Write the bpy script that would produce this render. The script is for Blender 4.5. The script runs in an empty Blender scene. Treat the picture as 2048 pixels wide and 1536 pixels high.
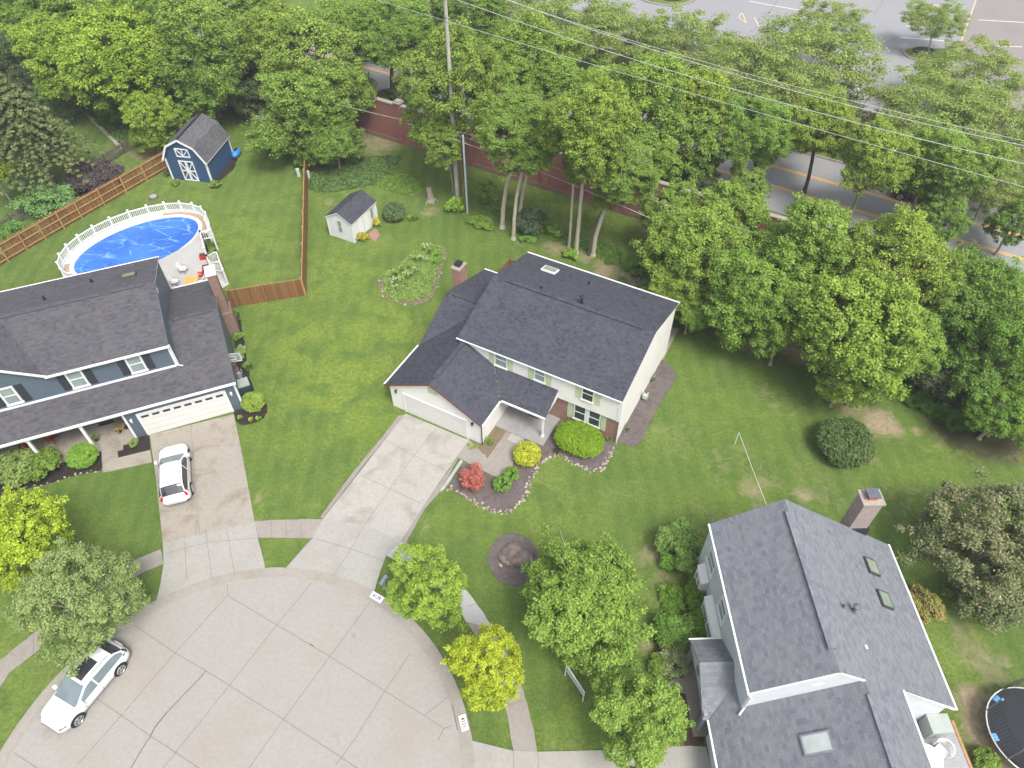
import bpy, math, random
import numpy as np
from mathutils import Vector, Matrix

# ------------------------------------------------------------------ scene, camera, light
S = bpy.context.scene
COL = S.collection
CF, CPITCH, CROLL, CH = 1454.0, 0.8456, -0.0055, 40.0
_cp, _sp = math.cos(CPITCH), math.sin(CPITCH)
_cr, _sr = math.cos(CROLL), math.sin(CROLL)
_R0 = np.array([1, 0, 0.]); AF = np.array([0, _cp, -_sp]); _U0 = np.array([0, _sp, _cp])
AR = _cr*_R0 + _sr*_U0; AU = -_sr*_R0 + _cr*_U0
cam = bpy.data.cameras.new("camera"); camo = bpy.data.objects.new("camera", cam); COL.objects.link(camo)
cam.sensor_width = 36.0; cam.lens = CF/2048*36.0; cam.clip_start = 0.5; cam.clip_end = 2000
camo.matrix_world = Matrix(((AR[0], AU[0], -AF[0], 0), (AR[1], AU[1], -AF[1], 0), (AR[2], AU[2], -AF[2], CH), (0, 0, 0, 1)))
S.camera = camo
S.view_settings.view_transform = 'Standard'; S.view_settings.look = 'None'
S.view_settings.exposure = 1.05; S.view_settings.gamma = 1.0
W = bpy.data.worlds.new("World"); S.world = W; W.use_nodes = True
wn = W.node_tree; wn.nodes.clear()
sky = wn.nodes.new('ShaderNodeTexSky'); sky.sky_type = 'NISHITA'; sky.sun_disc = False
SUN_EL, SUN_ROT = math.radians(58), math.radians(150)
sky.sun_elevation = SUN_EL; sky.sun_rotation = SUN_ROT; sky.air_density = 1.0; sky.dust_density = 4.0; sky.ozone_density = 0.6
bg = wn.nodes.new('ShaderNodeBackground'); bg.inputs[1].default_value = 0.135
hs = wn.nodes.new('ShaderNodeHueSaturation'); hs.inputs['Saturation'].default_value = 0.45
wo = wn.nodes.new('ShaderNodeOutputWorld')
wn.links.new(sky.outputs[0], hs.inputs['Color']); wn.links.new(hs.outputs[0], bg.inputs[0]); wn.links.new(bg.outputs[0], wo.inputs[0])
sl = bpy.data.lights.new("sun", 'SUN'); sl.energy = 1.6; sl.angle = math.radians(20); sl.color = (1.0, 0.97, 0.92)
slo = bpy.data.objects.new("sun", sl); COL.objects.link(slo)
# direction to the sun (right of the camera)
sd = Vector((math.sin(SUN_ROT)*math.cos(SUN_EL), math.cos(SUN_ROT)*math.cos(SUN_EL), math.sin(SUN_EL)))
slo.rotation_euler = sd.to_track_quat('Z', 'Y').to_euler()

# ------------------------------------------------------------------ measuring helpers
def ray(x, y): return (x-1024)/CF*AR - (y-768)/CF*AU + AF
def G(x, y, z=0.0):
    d = ray(x, y); t = (z-CH)/d[2]
    p = d*t; return Vector((p[0], p[1], z))
def depth(p): return float(np.dot(np.array([p[0], p[1], p[2]-CH]), AF))
def mpp(p): return depth(p)/CF
class Frame:
    def __init__(s, x, y, phi):
        s.x, s.y, s.phi = x, y, phi
        s.u = np.array([math.cos(phi), math.sin(phi), 0]); s.v = np.array([-math.sin(phi), math.cos(phi), 0]); s.o = np.array([x, y, 0.])
    def loc(s, P): d = np.array(P)-s.o; return Vector((d@s.u, d@s.v, d[2]))
    def wd(s, a, b, c=0.): return Vector(s.o + a*s.u + b*s.v + np.array([0, 0, c]))
    def g(s, x, y, z=0.): return s.loc(G(x, y, z))

# ------------------------------------------------------------------ materials
MATS = {}
def newmat(name):
    m = bpy.data.materials.new(name); m.use_nodes = True; nt = m.node_tree; nt.nodes.clear()
    o = nt.nodes.new('ShaderNodeOutputMaterial'); b = nt.nodes.new('ShaderNodeBsdfPrincipled')
    nt.links.new(b.outputs[0], o.inputs[0]); MATS[name] = m
    return m, nt, b
def N(nt, t, **k):
    n = nt.nodes.new(t)
    for a, v in k.items():
        if a.startswith('i_'): n.inputs[int(a[2:]) if a[2:].isdigit() else a[2:].replace('_', ' ')].default_value = v
        else: setattr(n, a, v)
    return n
def math_(nt, op, a, b=None, c=None):
    n = nt.nodes.new('ShaderNodeMath'); n.operation = op
    for i, v in enumerate((a, b, c)):
        if v is None: continue
        if isinstance(v, (int, float)): n.inputs[i].default_value = v
        else: nt.links.new(v, n.inputs[i])
    return n.outputs[0]
def mixc(nt, f, a, b, typ='MIX'):
    n = nt.nodes.new('ShaderNodeMix'); n.data_type = 'RGBA'; n.blend_type = typ
    for sck, v in ((n.inputs[0], f), (n.inputs[6], a), (n.inputs[7], b)):
        if isinstance(v, (int, float)): sck.default_value = v
        elif isinstance(v, (tuple, list)): sck.default_value = (*v[:3], 1)
        else: nt.links.new(v, sck)
    return n.outputs[2]
def noise(nt, scale, detail=4, rough=0.55, coord=None, dist=0.0):
    n = nt.nodes.new('ShaderNodeTexNoise'); n.inputs['Scale'].default_value = scale; n.inputs['Detail'].default_value = detail
    n.inputs['Roughness'].default_value = rough; n.inputs['Distortion'].default_value = dist
    if coord is not None: nt.links.new(coord, n.inputs['Vector'])
    return n.outputs[0]
def maprange(nt, v, a, b, c=0., d=1.):
    n = nt.nodes.new('ShaderNodeMapRange'); nt.links.new(v, n.inputs[0])
    for i, x in enumerate((a, b, c, d)): n.inputs[i+1].default_value = x
    return n.outputs[0]
def bump(nt, bsdf, h, strength=0.3, dist=0.02):
    n = nt.nodes.new('ShaderNodeBump'); n.inputs['Strength'].default_value = strength; n.inputs['Distance'].default_value = dist
    nt.links.new(h, n.inputs['Height']); nt.links.new(n.outputs[0], bsdf.inputs['Normal'])
def scaled(nt, coord, sx, sy, sz=1.0, rot=0.0):
    n = nt.nodes.new('ShaderNodeMapping'); n.inputs['Scale'].default_value = (sx, sy, sz); n.inputs['Rotation'].default_value = (0, 0, rot)
    nt.links.new(coord, n.inputs[0]); return n.outputs[0]
def geo(nt): return nt.nodes.new('ShaderNodeNewGeometry').outputs['Position']
def uvc(nt): n = nt.nodes.new('ShaderNodeUVMap'); n.uv_map = 'UVMap'; return n.outputs[0]

def M_plain(name, col, rough=0.6, var=0.12, scale=3.0, metal=0.0, spec=0.4, bumpy=0.0):
    if name in MATS: return MATS[name]
    m, nt, b = newmat(name)
    p = geo(nt); n = noise(nt, scale, 5, 0.6, p)
    c0 = tuple(c*(1-var) for c in col); c1 = tuple(min(1, c*(1+var)) for c in col)
    nt.links.new(mixc(nt, maprange(nt, n, 0.3, 0.7), c0, c1), b.inputs['Base Color'])
    b.inputs['Roughness'].default_value = rough; b.inputs['Metallic'].default_value = metal; b.inputs['Specular IOR Level'].default_value = spec
    if bumpy: bump(nt, b, noise(nt, 40, 3, 0.6, p), bumpy, 0.01)
    return m
def M_concrete(name, c0, c1, stain=(0.3, 0.25, 0.19), st=0.35, stscale=0.35):
    m, nt, b = newmat(name); p = geo(nt)
    n1 = noise(nt, 0.5, 6, 0.6, p); n2 = noise(nt, 22, 4, 0.7, p); n3 = noise(nt, stscale, 5, 0.62, p, 0.6)
    c = mixc(nt, maprange(nt, n1, 0.3, 0.7), c0, c1)
    n4 = noise(nt, 4.5, 6, 0.75, p)
    c = mixc(nt, maprange(nt, n2, 0.25, 0.75), c, tuple(x*0.78 for x in c1), 'MIX')
    n = nt.nodes[-1]
    c2 = mixc(nt, maprange(nt, n2, 0.3, 0.7, 0.0, 0.55), c, tuple(x*1.08 for x in c0))
    c2 = mixc(nt, maprange(nt, n4, 0.42, 0.60, 0.0, 0.45), c2, tuple(x*0.80 for x in c1))
    c3 = mixc(nt, maprange(nt, n3, 0.5, 0.72, 0.0, st), c2, stain)
    nt.links.new(c3, b.inputs['Base Color']); b.inputs['Roughness'].default_value = 0.9; b.inputs['Specular IOR Level'].default_value = 0.2
    bump(nt, b, n2, 0.25, 0.008)
    return m
M_concrete('street_concrete', (0.335, 0.320, 0.295), (0.290, 0.278, 0.256), (0.270, 0.228, 0.195), 0.55, 0.3)
M_concrete('drive_concrete', (0.395, 0.380, 0.348), (0.325, 0.312, 0.285), (0.205, 0.188, 0.160), 0.75, 0.55)
M_concrete('stained_concrete', (0.339, 0.316, 0.273), (0.285, 0.255, 0.212), (0.164, 0.121, 0.079), 0.75, 0.6)
M_concrete('walk_concrete', (0.306, 0.285, 0.257), (0.264, 0.239, 0.211), (0.202, 0.159, 0.122), 0.5, 0.5)
M_concrete('new_concrete', (0.397, 0.404, 0.397), (0.358, 0.364, 0.358), (0.298, 0.298, 0.285), 0.3, 0.6)
M_concrete('apron_concrete', (0.355, 0.345, 0.318), (0.305, 0.296, 0.270), (0.24, 0.218, 0.185), 0.55, 0.5)
M_concrete('curb_concrete', (0.325, 0.300, 0.265), (0.275, 0.255, 0.225), (0.205, 0.175, 0.135), 0.6, 0.5)
M_concrete('strip_concrete', (0.289, 0.259, 0.238), (0.246, 0.221, 0.200), (0.187, 0.162, 0.136), 0.5, 0.6)
M_concrete('porch_concrete', (0.313, 0.313, 0.306), (0.272, 0.272, 0.265), (0.190, 0.184, 0.170), 0.5, 0.8)
M_concrete('road_asphalt', (0.30, 0.30, 0.305), (0.265, 0.265, 0.275), (0.22, 0.22, 0.225), 0.5, 0.3)
M_concrete('lot_asphalt', (0.284, 0.284, 0.294), (0.253, 0.253, 0.264), (0.214, 0.214, 0.221), 0.4, 0.12)
M_concrete('lot_brown', (0.260, 0.239, 0.228), (0.231, 0.209, 0.199), (0.180, 0.167, 0.162), 0.5, 0.2)
M_concrete('mulch_dark', (0.045, 0.036, 0.032), (0.02, 0.017, 0.016), (0.07, 0.055, 0.045), 0.4, 2.5)
M_concrete('mulch_grey', (0.19, 0.16, 0.155), (0.085, 0.070, 0.066), (0.065, 0.052, 0.05), 0.6, 2.0)
M_concrete('mulch_red', (0.10, 0.06, 0.04), (0.06, 0.036, 0.027), (0.12, 0.08, 0.06), 0.5, 2.0)
M_concrete('soil', (0.22, 0.165, 0.11), (0.15, 0.12, 0.08), (0.09, 0.12, 0.04), 0.8, 1.2)
M_concrete('pool_gravel', (0.42, 0.32, 0.23), (0.33, 0.25, 0.18), (0.25, 0.19, 0.14), 0.5, 3.0)

def M_lawn():
    m, nt, b = newmat('lawn'); p = geo(nt)
    big = noise(nt, 0.05, 5, 0.55, p, 0.4); mid = noise(nt, 0.45, 6, 0.65, p, 0.5); fine = noise(nt, 3.2, 6, 0.78, p); vf = noise(nt, 7.5, 5, 0.8, p)
    sep = N(nt, 'ShaderNodeSeparateXYZ'); nt.links.new(p, sep.inputs[0])
    # mower stripes, nearly along +Y
    sx = math_(nt, 'MULTIPLY_ADD', sep.outputs[1], 0.03, math_(nt, 'MULTIPLY_ADD', mid, 1.1, sep.outputs[0]))
    st = math_(nt, 'SINE', math_(nt, 'MULTIPLY', sx, 5.4))
    dryn = noise(nt, 0.16, 6, 0.7, p, 1.2)
    c = mixc(nt, maprange(nt, big, 0.44, 0.57), (0.088, 0.145, 0.032), (0.145, 0.205, 0.042))
    c = mixc(nt, maprange(nt, dryn, 0.55, 0.68, 0.0, 0.45), c, (0.205, 0.235, 0.085))
    at = N(nt, 'ShaderNodeAttribute', attribute_name='yellow_grass')
    c = mixc(nt, math_(nt, 'MULTIPLY', at.outputs['Fac'], 0.8), c, (0.215, 0.280, 0.038))  # patches of yellower grass
    c = mixc(nt, maprange(nt, mid, 0.44, 0.60, 0.0, 0.85), c, (0.074, 0.130, 0.030))
    c = mixc(nt, maprange(nt, st, -0.9, 0.9, 0.0, 0.20), c, (0.22, 0.26, 0.07))
    c = mixc(nt, maprange(nt, fine, 0.40, 0.60, 0.0, 0.60), c, (0.062, 0.108, 0.022))
    c = mixc(nt, maprange(nt, vf, 0.50, 0.68, 0.0, 0.50), c, (0.24, 0.30, 0.08))
    dn = noise(nt, 1.3, 6, 0.7, p, 0.8); da = N(nt, 'ShaderNodeAttribute', attribute_name='dirt')
    df = math_(nt, 'ADD', da.outputs['Fac'], math_(nt, 'MULTIPLY_ADD', dn, 1.1, -0.62))
    df2 = maprange(nt, df, 0.28, 0.75)
    straw = mixc(nt, maprange(nt, fine, 0.35, 0.65), (0.24, 0.19, 0.12), (0.37, 0.30, 0.20))
    c = mixc(nt, df2, c, straw)
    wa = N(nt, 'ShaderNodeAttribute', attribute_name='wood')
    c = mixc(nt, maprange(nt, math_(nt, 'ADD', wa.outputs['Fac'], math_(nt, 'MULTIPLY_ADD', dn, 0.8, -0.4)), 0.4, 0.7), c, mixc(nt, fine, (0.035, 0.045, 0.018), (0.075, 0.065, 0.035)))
    nt.links.new(c, b.inputs['Base Color']); b.inputs['Roughness'].default_value = 0.95; b.inputs['Specular IOR Level'].default_value = 0.1
    h = math_(nt, 'ADD', fine, math_(nt, 'MULTIPLY', vf, 0.6)); bump(nt, b, h, 0.9, 0.09)
M_lawn()

def M_leaf(name, dark, light, trans=0.25, tip=None):
    m, nt, b = newmat(name)
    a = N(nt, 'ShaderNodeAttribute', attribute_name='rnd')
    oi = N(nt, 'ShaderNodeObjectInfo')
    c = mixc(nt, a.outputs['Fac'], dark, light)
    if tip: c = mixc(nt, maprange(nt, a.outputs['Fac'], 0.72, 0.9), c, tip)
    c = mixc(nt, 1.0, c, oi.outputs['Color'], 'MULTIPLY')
    nt.links.new(c, b.inputs['Base Color']); b.inputs['Roughness'].default_value = 0.65; b.inputs['Specular IOR Level'].default_value = 0.2
    t = N(nt, 'ShaderNodeBsdfTranslucent'); nt.links.new(mixc(nt, 0.5, c, (0.25, 0.4, 0.03)), t.inputs[0])
    ms = N(nt, 'ShaderNodeMixShader'); ms.inputs[0].default_value = trans
    out = [n for n in nt.nodes if n.type == 'OUTPUT_MATERIAL'][0]
    nt.links.new(b.outputs[0], ms.inputs[1]); nt.links.new(t.outputs[0], ms.inputs[2]); nt.links.new(ms.outputs[0], out.inputs[0])
    return m
M_leaf('leaf_green', (0.082, 0.145, 0.026), (0.318, 0.462, 0.082), 0.30)
M_leaf('leaf_lime', (0.19, 0.28, 0.05), (0.46, 0.60, 0.10), 0.35)
M_leaf('leaf_pale', (0.170, 0.240, 0.068), (0.37, 0.475, 0.135), 0.35)
M_leaf('leaf_dark', (0.050, 0.075, 0.034), (0.125, 0.170, 0.066), 0.15)
M_leaf('leaf_grey', (0.140, 0.220, 0.065), (0.340, 0.470, 0.150), 0.25)
M_leaf('leaf_conifer', (0.080, 0.105, 0.040), (0.195, 0.230, 0.080), 0.1)
M_leaf('leaf_purple', (0.060, 0.048, 0.052), (0.14, 0.11, 0.115), 0.1)
M_leaf('leaf_red', (0.26, 0.12, 0.07), (0.60, 0.16, 0.14), 0.2, (0.75, 0.10, 0.18))
M_leaf('leaf_orange', (0.17, 0.24, 0.05), (0.46, 0.30, 0.12), 0.2)
M_leaf('leaf_yellowedge', (0.17, 0.27, 0.03), (0.66, 0.62, 0.05), 0.25, (0.78, 0.70, 0.06))
M_leaf('leaf_brownish', (0.100, 0.115, 0.060), (0.28, 0.27, 0.150), 0.1)
M_leaf('leaf_olive', (0.075, 0.110, 0.040), (0.23, 0.29, 0.105), 0.15, (0.33, 0.30, 0.17))
M_leaf('flower_yellow', (0.65, 0.5, 0.0), (0.85, 0.68, 0.02), 0.1)
M_leaf('flower_white', (0.75, 0.62, 0.52), (0.85, 0.82, 0.75), 0.1)
M_leaf('leaf_hedge', (0.13, 0.24, 0.015), (0.26, 0.40, 0.03), 0.2)

def M_bark(name, c0, c1):
    m, nt, b = newmat(name); tc = N(nt, 'ShaderNodeTexCoord'); p = geo(nt)
    n = noise(nt, 3.5, 6, 0.7, scaled(nt, p, 3, 3, 0.5))
    nt.links.new(mixc(nt, maprange(nt, n, 0.35, 0.65), c0, c1), b.inputs['Base Color']); b.inputs['Roughness'].default_value = 0.95
    bump(nt, b, n, 0.5, 0.03); return m
M_bark('bark', (0.20, 0.17, 0.13), (0.34, 0.30, 0.24)); M_bark('bark_dark', (0.05, 0.042, 0.035), (0.11, 0.095, 0.08)); M_bark('pole_wood', (0.27, 0.25, 0.23), (0.46, 0.43, 0.40))
M_bark('bark_pale', (0.33, 0.30, 0.22), (0.47, 0.43, 0.34))

def M_shingle(name, c0, c1, c2, tabw=0.30, row=0.14, streak=None):
    m, nt, b = newmat(name); uv = uvc(nt)
    br = N(nt, 'ShaderNodeTexBrick'); nt.links.new(uv, br.inputs['Vector'])
    br.inputs['Scale'].default_value = 1.0; br.inputs['Brick Width'].default_value = tabw; br.inputs['Row Height'].default_value = row
    br.inputs['Mortar Size'].default_value = 0.006; br.inputs['Mortar Smooth'].default_value = 0.3; br.offset = 0.5
    br.inputs['Color1'].default_value = (*c0, 1); br.inputs['Color2'].default_value = (*c1, 1); br.inputs['Mortar'].default_value = (*[x*0.35 for x in c0], 1)
    n = noise(nt, 0.6, 5, 0.6, geo(nt)); g = noise(nt, 30, 3, 0.7, geo(nt))
    # tab-level mottling: noise snapped to tabs gives grouped light and dark tabs
    v = N(nt, 'ShaderNodeTexWhiteNoise'); v.noise_dimensions = '2D'
    vm = N(nt, 'ShaderNodeVectorMath', operation='SNAP'); nt.links.new(uv, vm.inputs[0]); vm.inputs[1].default_value = (tabw*1.0, row, 1); nt.links.new(vm.outputs[0], v.inputs['Vector'])
    c = mixc(nt, maprange(nt, v.outputs['Value'], 0.0, 1.0, 0.0, 0.55), br.outputs['Color'], c2)
    c = mixc(nt, maprange(nt, n, 0.35, 0.7, 0.0, 0.25), c, streak or c2)
    c = mixc(nt, maprange(nt, g, 0.3, 0.7, 0.0, 0.15), c, tuple(x*0.5 for x in c0))
    nt.links.new(c, b.inputs['Base Color']); b.inputs['Roughness'].default_value = 0.92; b.inputs['Specular IOR Level'].default_value = 0.15
    bump(nt, b, br.outputs['Fac'], -0.4, 0.01)
M_shingle('roof_charcoal', (0.056, 0.058, 0.074), (0.034, 0.036, 0.048), (0.088, 0.092, 0.110), 0.22, 0.14)
M_shingle('roof_brown', (0.082, 0.080, 0.092), (0.052, 0.052, 0.062), (0.122, 0.117, 0.126), 0.28, 0.14, (0.11, 0.105, 0.10))
M_shingle('roof_grey', (0.170, 0.180, 0.205), (0.118, 0.126, 0.150), (0.225, 0.234, 0.250), 0.27, 0.17, (0.20, 0.21, 0.20))
M_shingle('roof_shed', (0.10, 0.10, 0.11), (0.06, 0.062, 0.075), (0.15, 0.15, 0.15), 0.3, 0.15)

def M_siding(name, col, pitch=0.11, vertical=False, bs=0.5, var=0.06):
    m, nt, b = newmat(name); uv = uvc(nt); sep = N(nt, 'ShaderNodeSeparateXYZ'); nt.links.new(uv, sep.inputs[0])
    f = math_(nt, 'FRACT', math_(nt, 'DIVIDE', sep.outputs[0 if vertical else 1], pitch))
    n = noise(nt, 1.2, 5, 0.6, geo(nt))
    c = mixc(nt, maprange(nt, n, 0.3, 0.7), tuple(x*(1-var) for x in col), tuple(x*(1+var) for x in col))
    c = mixc(nt, maprange(nt, f, 0.86, 0.98, 0.0, 0.35), c, tuple(x*0.5 for x in col))  # dark line at laps and grooves: their shade put into the colour
    nt.links.new(c, b.inputs['Base Color']); b.inputs['Roughness'].default_value = 0.6
    bump(nt, b, math_(nt, 'SUBTRACT', 1.0, f), bs, 0.012)
M_siding('siding_white', (0.70, 0.685, 0.65)); M_siding('siding_blue', (0.085, 0.115, 0.145), 0.13)
M_siding('siding_offwhite', (0.56, 0.58, 0.61), 0.13); M_siding('shed_blue', (0.030, 0.070, 0.155), 0.15)
M_siding('shed_white', (0.62, 0.62, 0.63), 0.28, True, 0.3); M_siding('garage_panel', (0.60, 0.59, 0.57), 0.5, False, 0.6, 0.03)
M_siding('decking', (0.37, 0.36, 0.34), 0.15, False, 0.5); M_siding('decking_grey', (0.27, 0.28, 0.29), 0.15, True, 0.5, 0.15)
M_siding('shutter_green', (0.42, 0.50, 0.30), 0.06, False, 0.6); M_siding('shutter_black', (0.025, 0.028, 0.038), 0.06, False, 0.6)

def M_brick(name, c0, c1, mort, bw=0.21, rh=0.075, ms=0.012):
    m, nt, b = newmat(name); uv = uvc(nt)
    br = N(nt, 'ShaderNodeTexBrick'); nt.links.new(uv, br.inputs['Vector']); br.inputs['Scale'].default_value = 1.0
    br.inputs['Brick Width'].default_value = bw; br.inputs['Row Height'].default_value = rh; br.inputs['Mortar Size'].default_value = ms
    br.inputs['Color1'].default_value = (*c0, 1); br.inputs['Color2'].default_value = (*c1, 1); br.inputs['Mortar'].default_value = (*mort, 1)
    n = noise(nt, 2.5, 6, 0.7, geo(nt)); c = mixc(nt, maprange(nt, n, 0.35, 0.75, 0.0, 0.5), br.outputs['Color'], tuple(x*0.6 for x in c0))
    n5 = noise(nt, 7, 4, 0.8, geo(nt)); c = mixc(nt, maprange(nt, n5, 0.45, 0.60, 0.0, 0.45), c, tuple(.5*x+.5*y for x, y in zip(c0, mort)))
    nt.links.new(c, b.inputs['Base Color']); b.inputs['Roughness'].default_value = 0.9
    bump(nt, b, br.outputs['Fac'], -0.4, 0.01)
M_brick('brick_red', (0.27, 0.10, 0.065), (0.20, 0.07, 0.05), (0.36, 0.31, 0.27))
M_brick('brick_wall', (0.270, 0.090, 0.070), (0.205, 0.066, 0.054), (0.30, 0.18, 0.15), 0.3, 0.11, 0.012)
M_brick('brick_mixed', (0.20, 0.105, 0.08), (0.11, 0.07, 0.06), (0.30, 0.22, 0.18), 0.21, 0.09, 0.014)
M_brick('brick_speckled', (0.24, 0.15, 0.13), (0.13, 0.10, 0.10), (0.42, 0.38, 0.35), 0.21, 0.09, 0.02)

def M_wood(name, c0, c1, pitch=0.14):
    m, nt, b = newmat(name); uv = uvc(nt)
    v = N(nt, 'ShaderNodeTexWhiteNoise'); v.noise_dimensions = '1D'; sep = N(nt, 'ShaderNodeSeparateXYZ'); nt.links.new(uv, sep.inputs[0])
    nt.links.new(math_(nt, 'FLOOR', math_(nt, 'DIVIDE', sep.outputs[0], pitch)), v.inputs['W'])
    n = noise(nt, 3, 5, 0.6, scaled(nt, uv, 6, 1))
    c = mixc(nt, v.outputs['Value'], c0, c1); c = mixc(nt, maprange(nt, n, 0.35, 0.7, 0.0, 0.45), c, tuple(x*0.5 for x in c0))
    nt.links.new(c, b.inputs['Base Color']); b.inputs['Roughness'].default_value = 0.8
M_wood('fence_wood', (0.155, 0.070, 0.025), (0.28, 0.140, 0.052)); M_wood('fence_grey', (0.10, 0.09, 0.07), (0.16, 0.14, 0.11))
M_wood('fence_new', (0.36, 0.20, 0.085), (0.46, 0.27, 0.12)); M_wood('table_wood', (0.62, 0.33, 0.10), (0.72, 0.42, 0.15), 0.12)

def M_glass(name, col=(0.03, 0.04, 0.045), rough=0.06):
    m, nt, b = newmat(name); n = noise(nt, 1.5, 3, 0.5, geo(nt))
    nt.links.new(mixc(nt, n, col, tuple(min(1, c*1.7+0.01) for c in col)), b.inputs['Base Color'])
    b.inputs['Roughness'].default_value = rough; b.inputs['Specular IOR Level'].default_value = 0.8
M_glass('glass'); M_glass('glass_curtain', (0.16, 0.20, 0.19), 0.12); M_glass('glass_dark', (0.02, 0.022, 0.025), 0.05)
M_glass('glass_sky', (0.15, 0.19, 0.14), 0.12); M_glass('glass_car', (0.10, 0.13, 0.14), 0.05); M_glass('skylight_white', (0.27, 0.30, 0.29), 0.2)
M_plain('white_trim', (0.68, 0.68, 0.68), 0.45, 0.03); M_plain('white_plastic', (0.62, 0.62, 0.61), 0.4, 0.04)
M_plain('black_metal', (0.02, 0.02, 0.022), 0.4); M_plain('grey_metal', (0.30, 0.31, 0.33), 0.4, metal=0.6); M_plain('dark_trim', (0.06, 0.05, 0.05), 0.5)
M_plain('maroon_trim', (0.13, 0.05, 0.05), 0.5); M_plain('rubber', (0.018, 0.018, 0.018), 0.8); M_plain('alloy', (0.55, 0.56, 0.58), 0.3, metal=0.7)
M_plain('red_cushion', (0.42, 0.015, 0.02), 0.8); M_plain('red_lamp', (0.40, 0.01, 0.012), 0.2); M_plain('stone_cap', (0.30, 0.27, 0.23), 0.9, 0.2, 5)
M_plain('terracotta', (0.45, 0.13, 0.05), 0.8); M_plain('rock', (0.22, 0.185, 0.155), 0.95, 0.4, 4, bumpy=0.8); M_plain('rock_pale', (0.34, 0.29, 0.24), 0.95, 0.3, 6, bumpy=0.8)
M_plain('rock_dark', (0.17, 0.135, 0.115), 0.95, 0.35, 3, bumpy=0.8); M_plain('bin_green', (0.035, 0.07, 0.06), 0.5); M_plain('bin_lid', (0.27, 0.31, 0.28), 0.6)
M_plain('box_grey', (0.33, 0.36, 0.33), 0.6, 0.06); M_plain('util_green', (0.42, 0.50, 0.44), 0.6, 0.08); M_plain('line_yellow', (0.75, 0.40, 0.06), 0.7, 0.15)
M_plain('line_cream', (0.55, 0.43, 0.28), 0.7, 0.15); M_plain('line_white', (0.68, 0.66, 0.60), 0.7, 0.15); M_plain('joint', (0.17, 0.15, 0.135), 0.95); M_plain('crack', (0.05, 0.045, 0.045), 0.95)
M_plain('net_black', (0.012, 0.013, 0.018), 0.6); M_plain('pad_blue', (0.12, 0.35, 0.65), 0.5); M_plain('kayak_blue', (0.04, 0.22, 0.55), 0.4)
M_plain('steel_blue', (0.36, 0.44, 0.47), 0.5, 0.1); M_plain('wire', (0.42, 0.42, 0.42), 0.6); M_plain('wire_dark', (0.20, 0.20, 0.20), 0.6); M_plain('mailbox', (0.10, 0.10, 0.12), 0.5)
M_plain('shade_grey', (0.20, 0.23, 0.27), 0.6); M_plain('mat_brown', (0.10, 0.05, 0.035), 0.9); M_plain('cover_grey', (0.30, 0.30, 0.31), 0.8); M_plain('vent_grey', (0.10, 0.105, 0.13), 0.5)
m, nt, b = newmat('paint_white'); b.inputs['Base Color'].default_value = (0.68, 0.68, 0.69, 1); b.inputs['Roughness'].default_value = 0.25; b.inputs['Coat Weight'].default_value = 0.6
m, nt, b = newmat('paint_dark'); b.inputs['Base Color'].default_value = (0.02, 0.022, 0.026, 1); b.inputs['Roughness'].default_value = 0.25; b.inputs['Coat Weight'].default_value = 0.6
def M_cover():
    m, nt, b = newmat('pool_cover'); p = geo(nt)
    v = N(nt, 'ShaderNodeTexVoronoi', feature='DISTANCE_TO_EDGE'); v.inputs['Scale'].default_value = 0.55
    nt.links.new(scaled(nt, p, 0.8, 1.7, 1, 0.9), v.inputs['Vector'])
    w = noise(nt, 1.6, 5, 0.7, p, 1.5)
    ridge = maprange(nt, math_(nt, 'ADD', v.outputs[0], math_(nt, 'MULTIPLY_ADD', w, 0.16, -0.07)), 0.0, 0.06, 1.0, 0.0)
    gate = maprange(nt, noise(nt, 0.9, 3, 0.5, p), 0.42, 0.58)
    r2 = math_(nt, 'MULTIPLY', ridge, gate)
    w2 = noise(nt, 2.6, 4, 0.6, scaled(nt, p, 1.0, 3.0, 1, -0.5), 2.0)
    s2 = maprange(nt, w2, 0.60, 0.68, 0.0, 0.55)
    f = math_(nt, 'MAXIMUM', r2, s2)
    c = mixc(nt, maprange(nt, noise(nt, 0.4, 3, 0.5, p), 0.35, 0.65), (0.022, 0.105, 0.42), (0.042, 0.17, 0.52))
    c = mixc(nt, math_(nt, 'MULTIPLY', f, 0.9), c, (0.20, 0.43, 0.74))
    nt.links.new(c, b.inputs['Base Color']); b.inputs['Roughness'].default_value = 0.3
    bump(nt, b, f, 0.7, 0.05)
M_cover()

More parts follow.
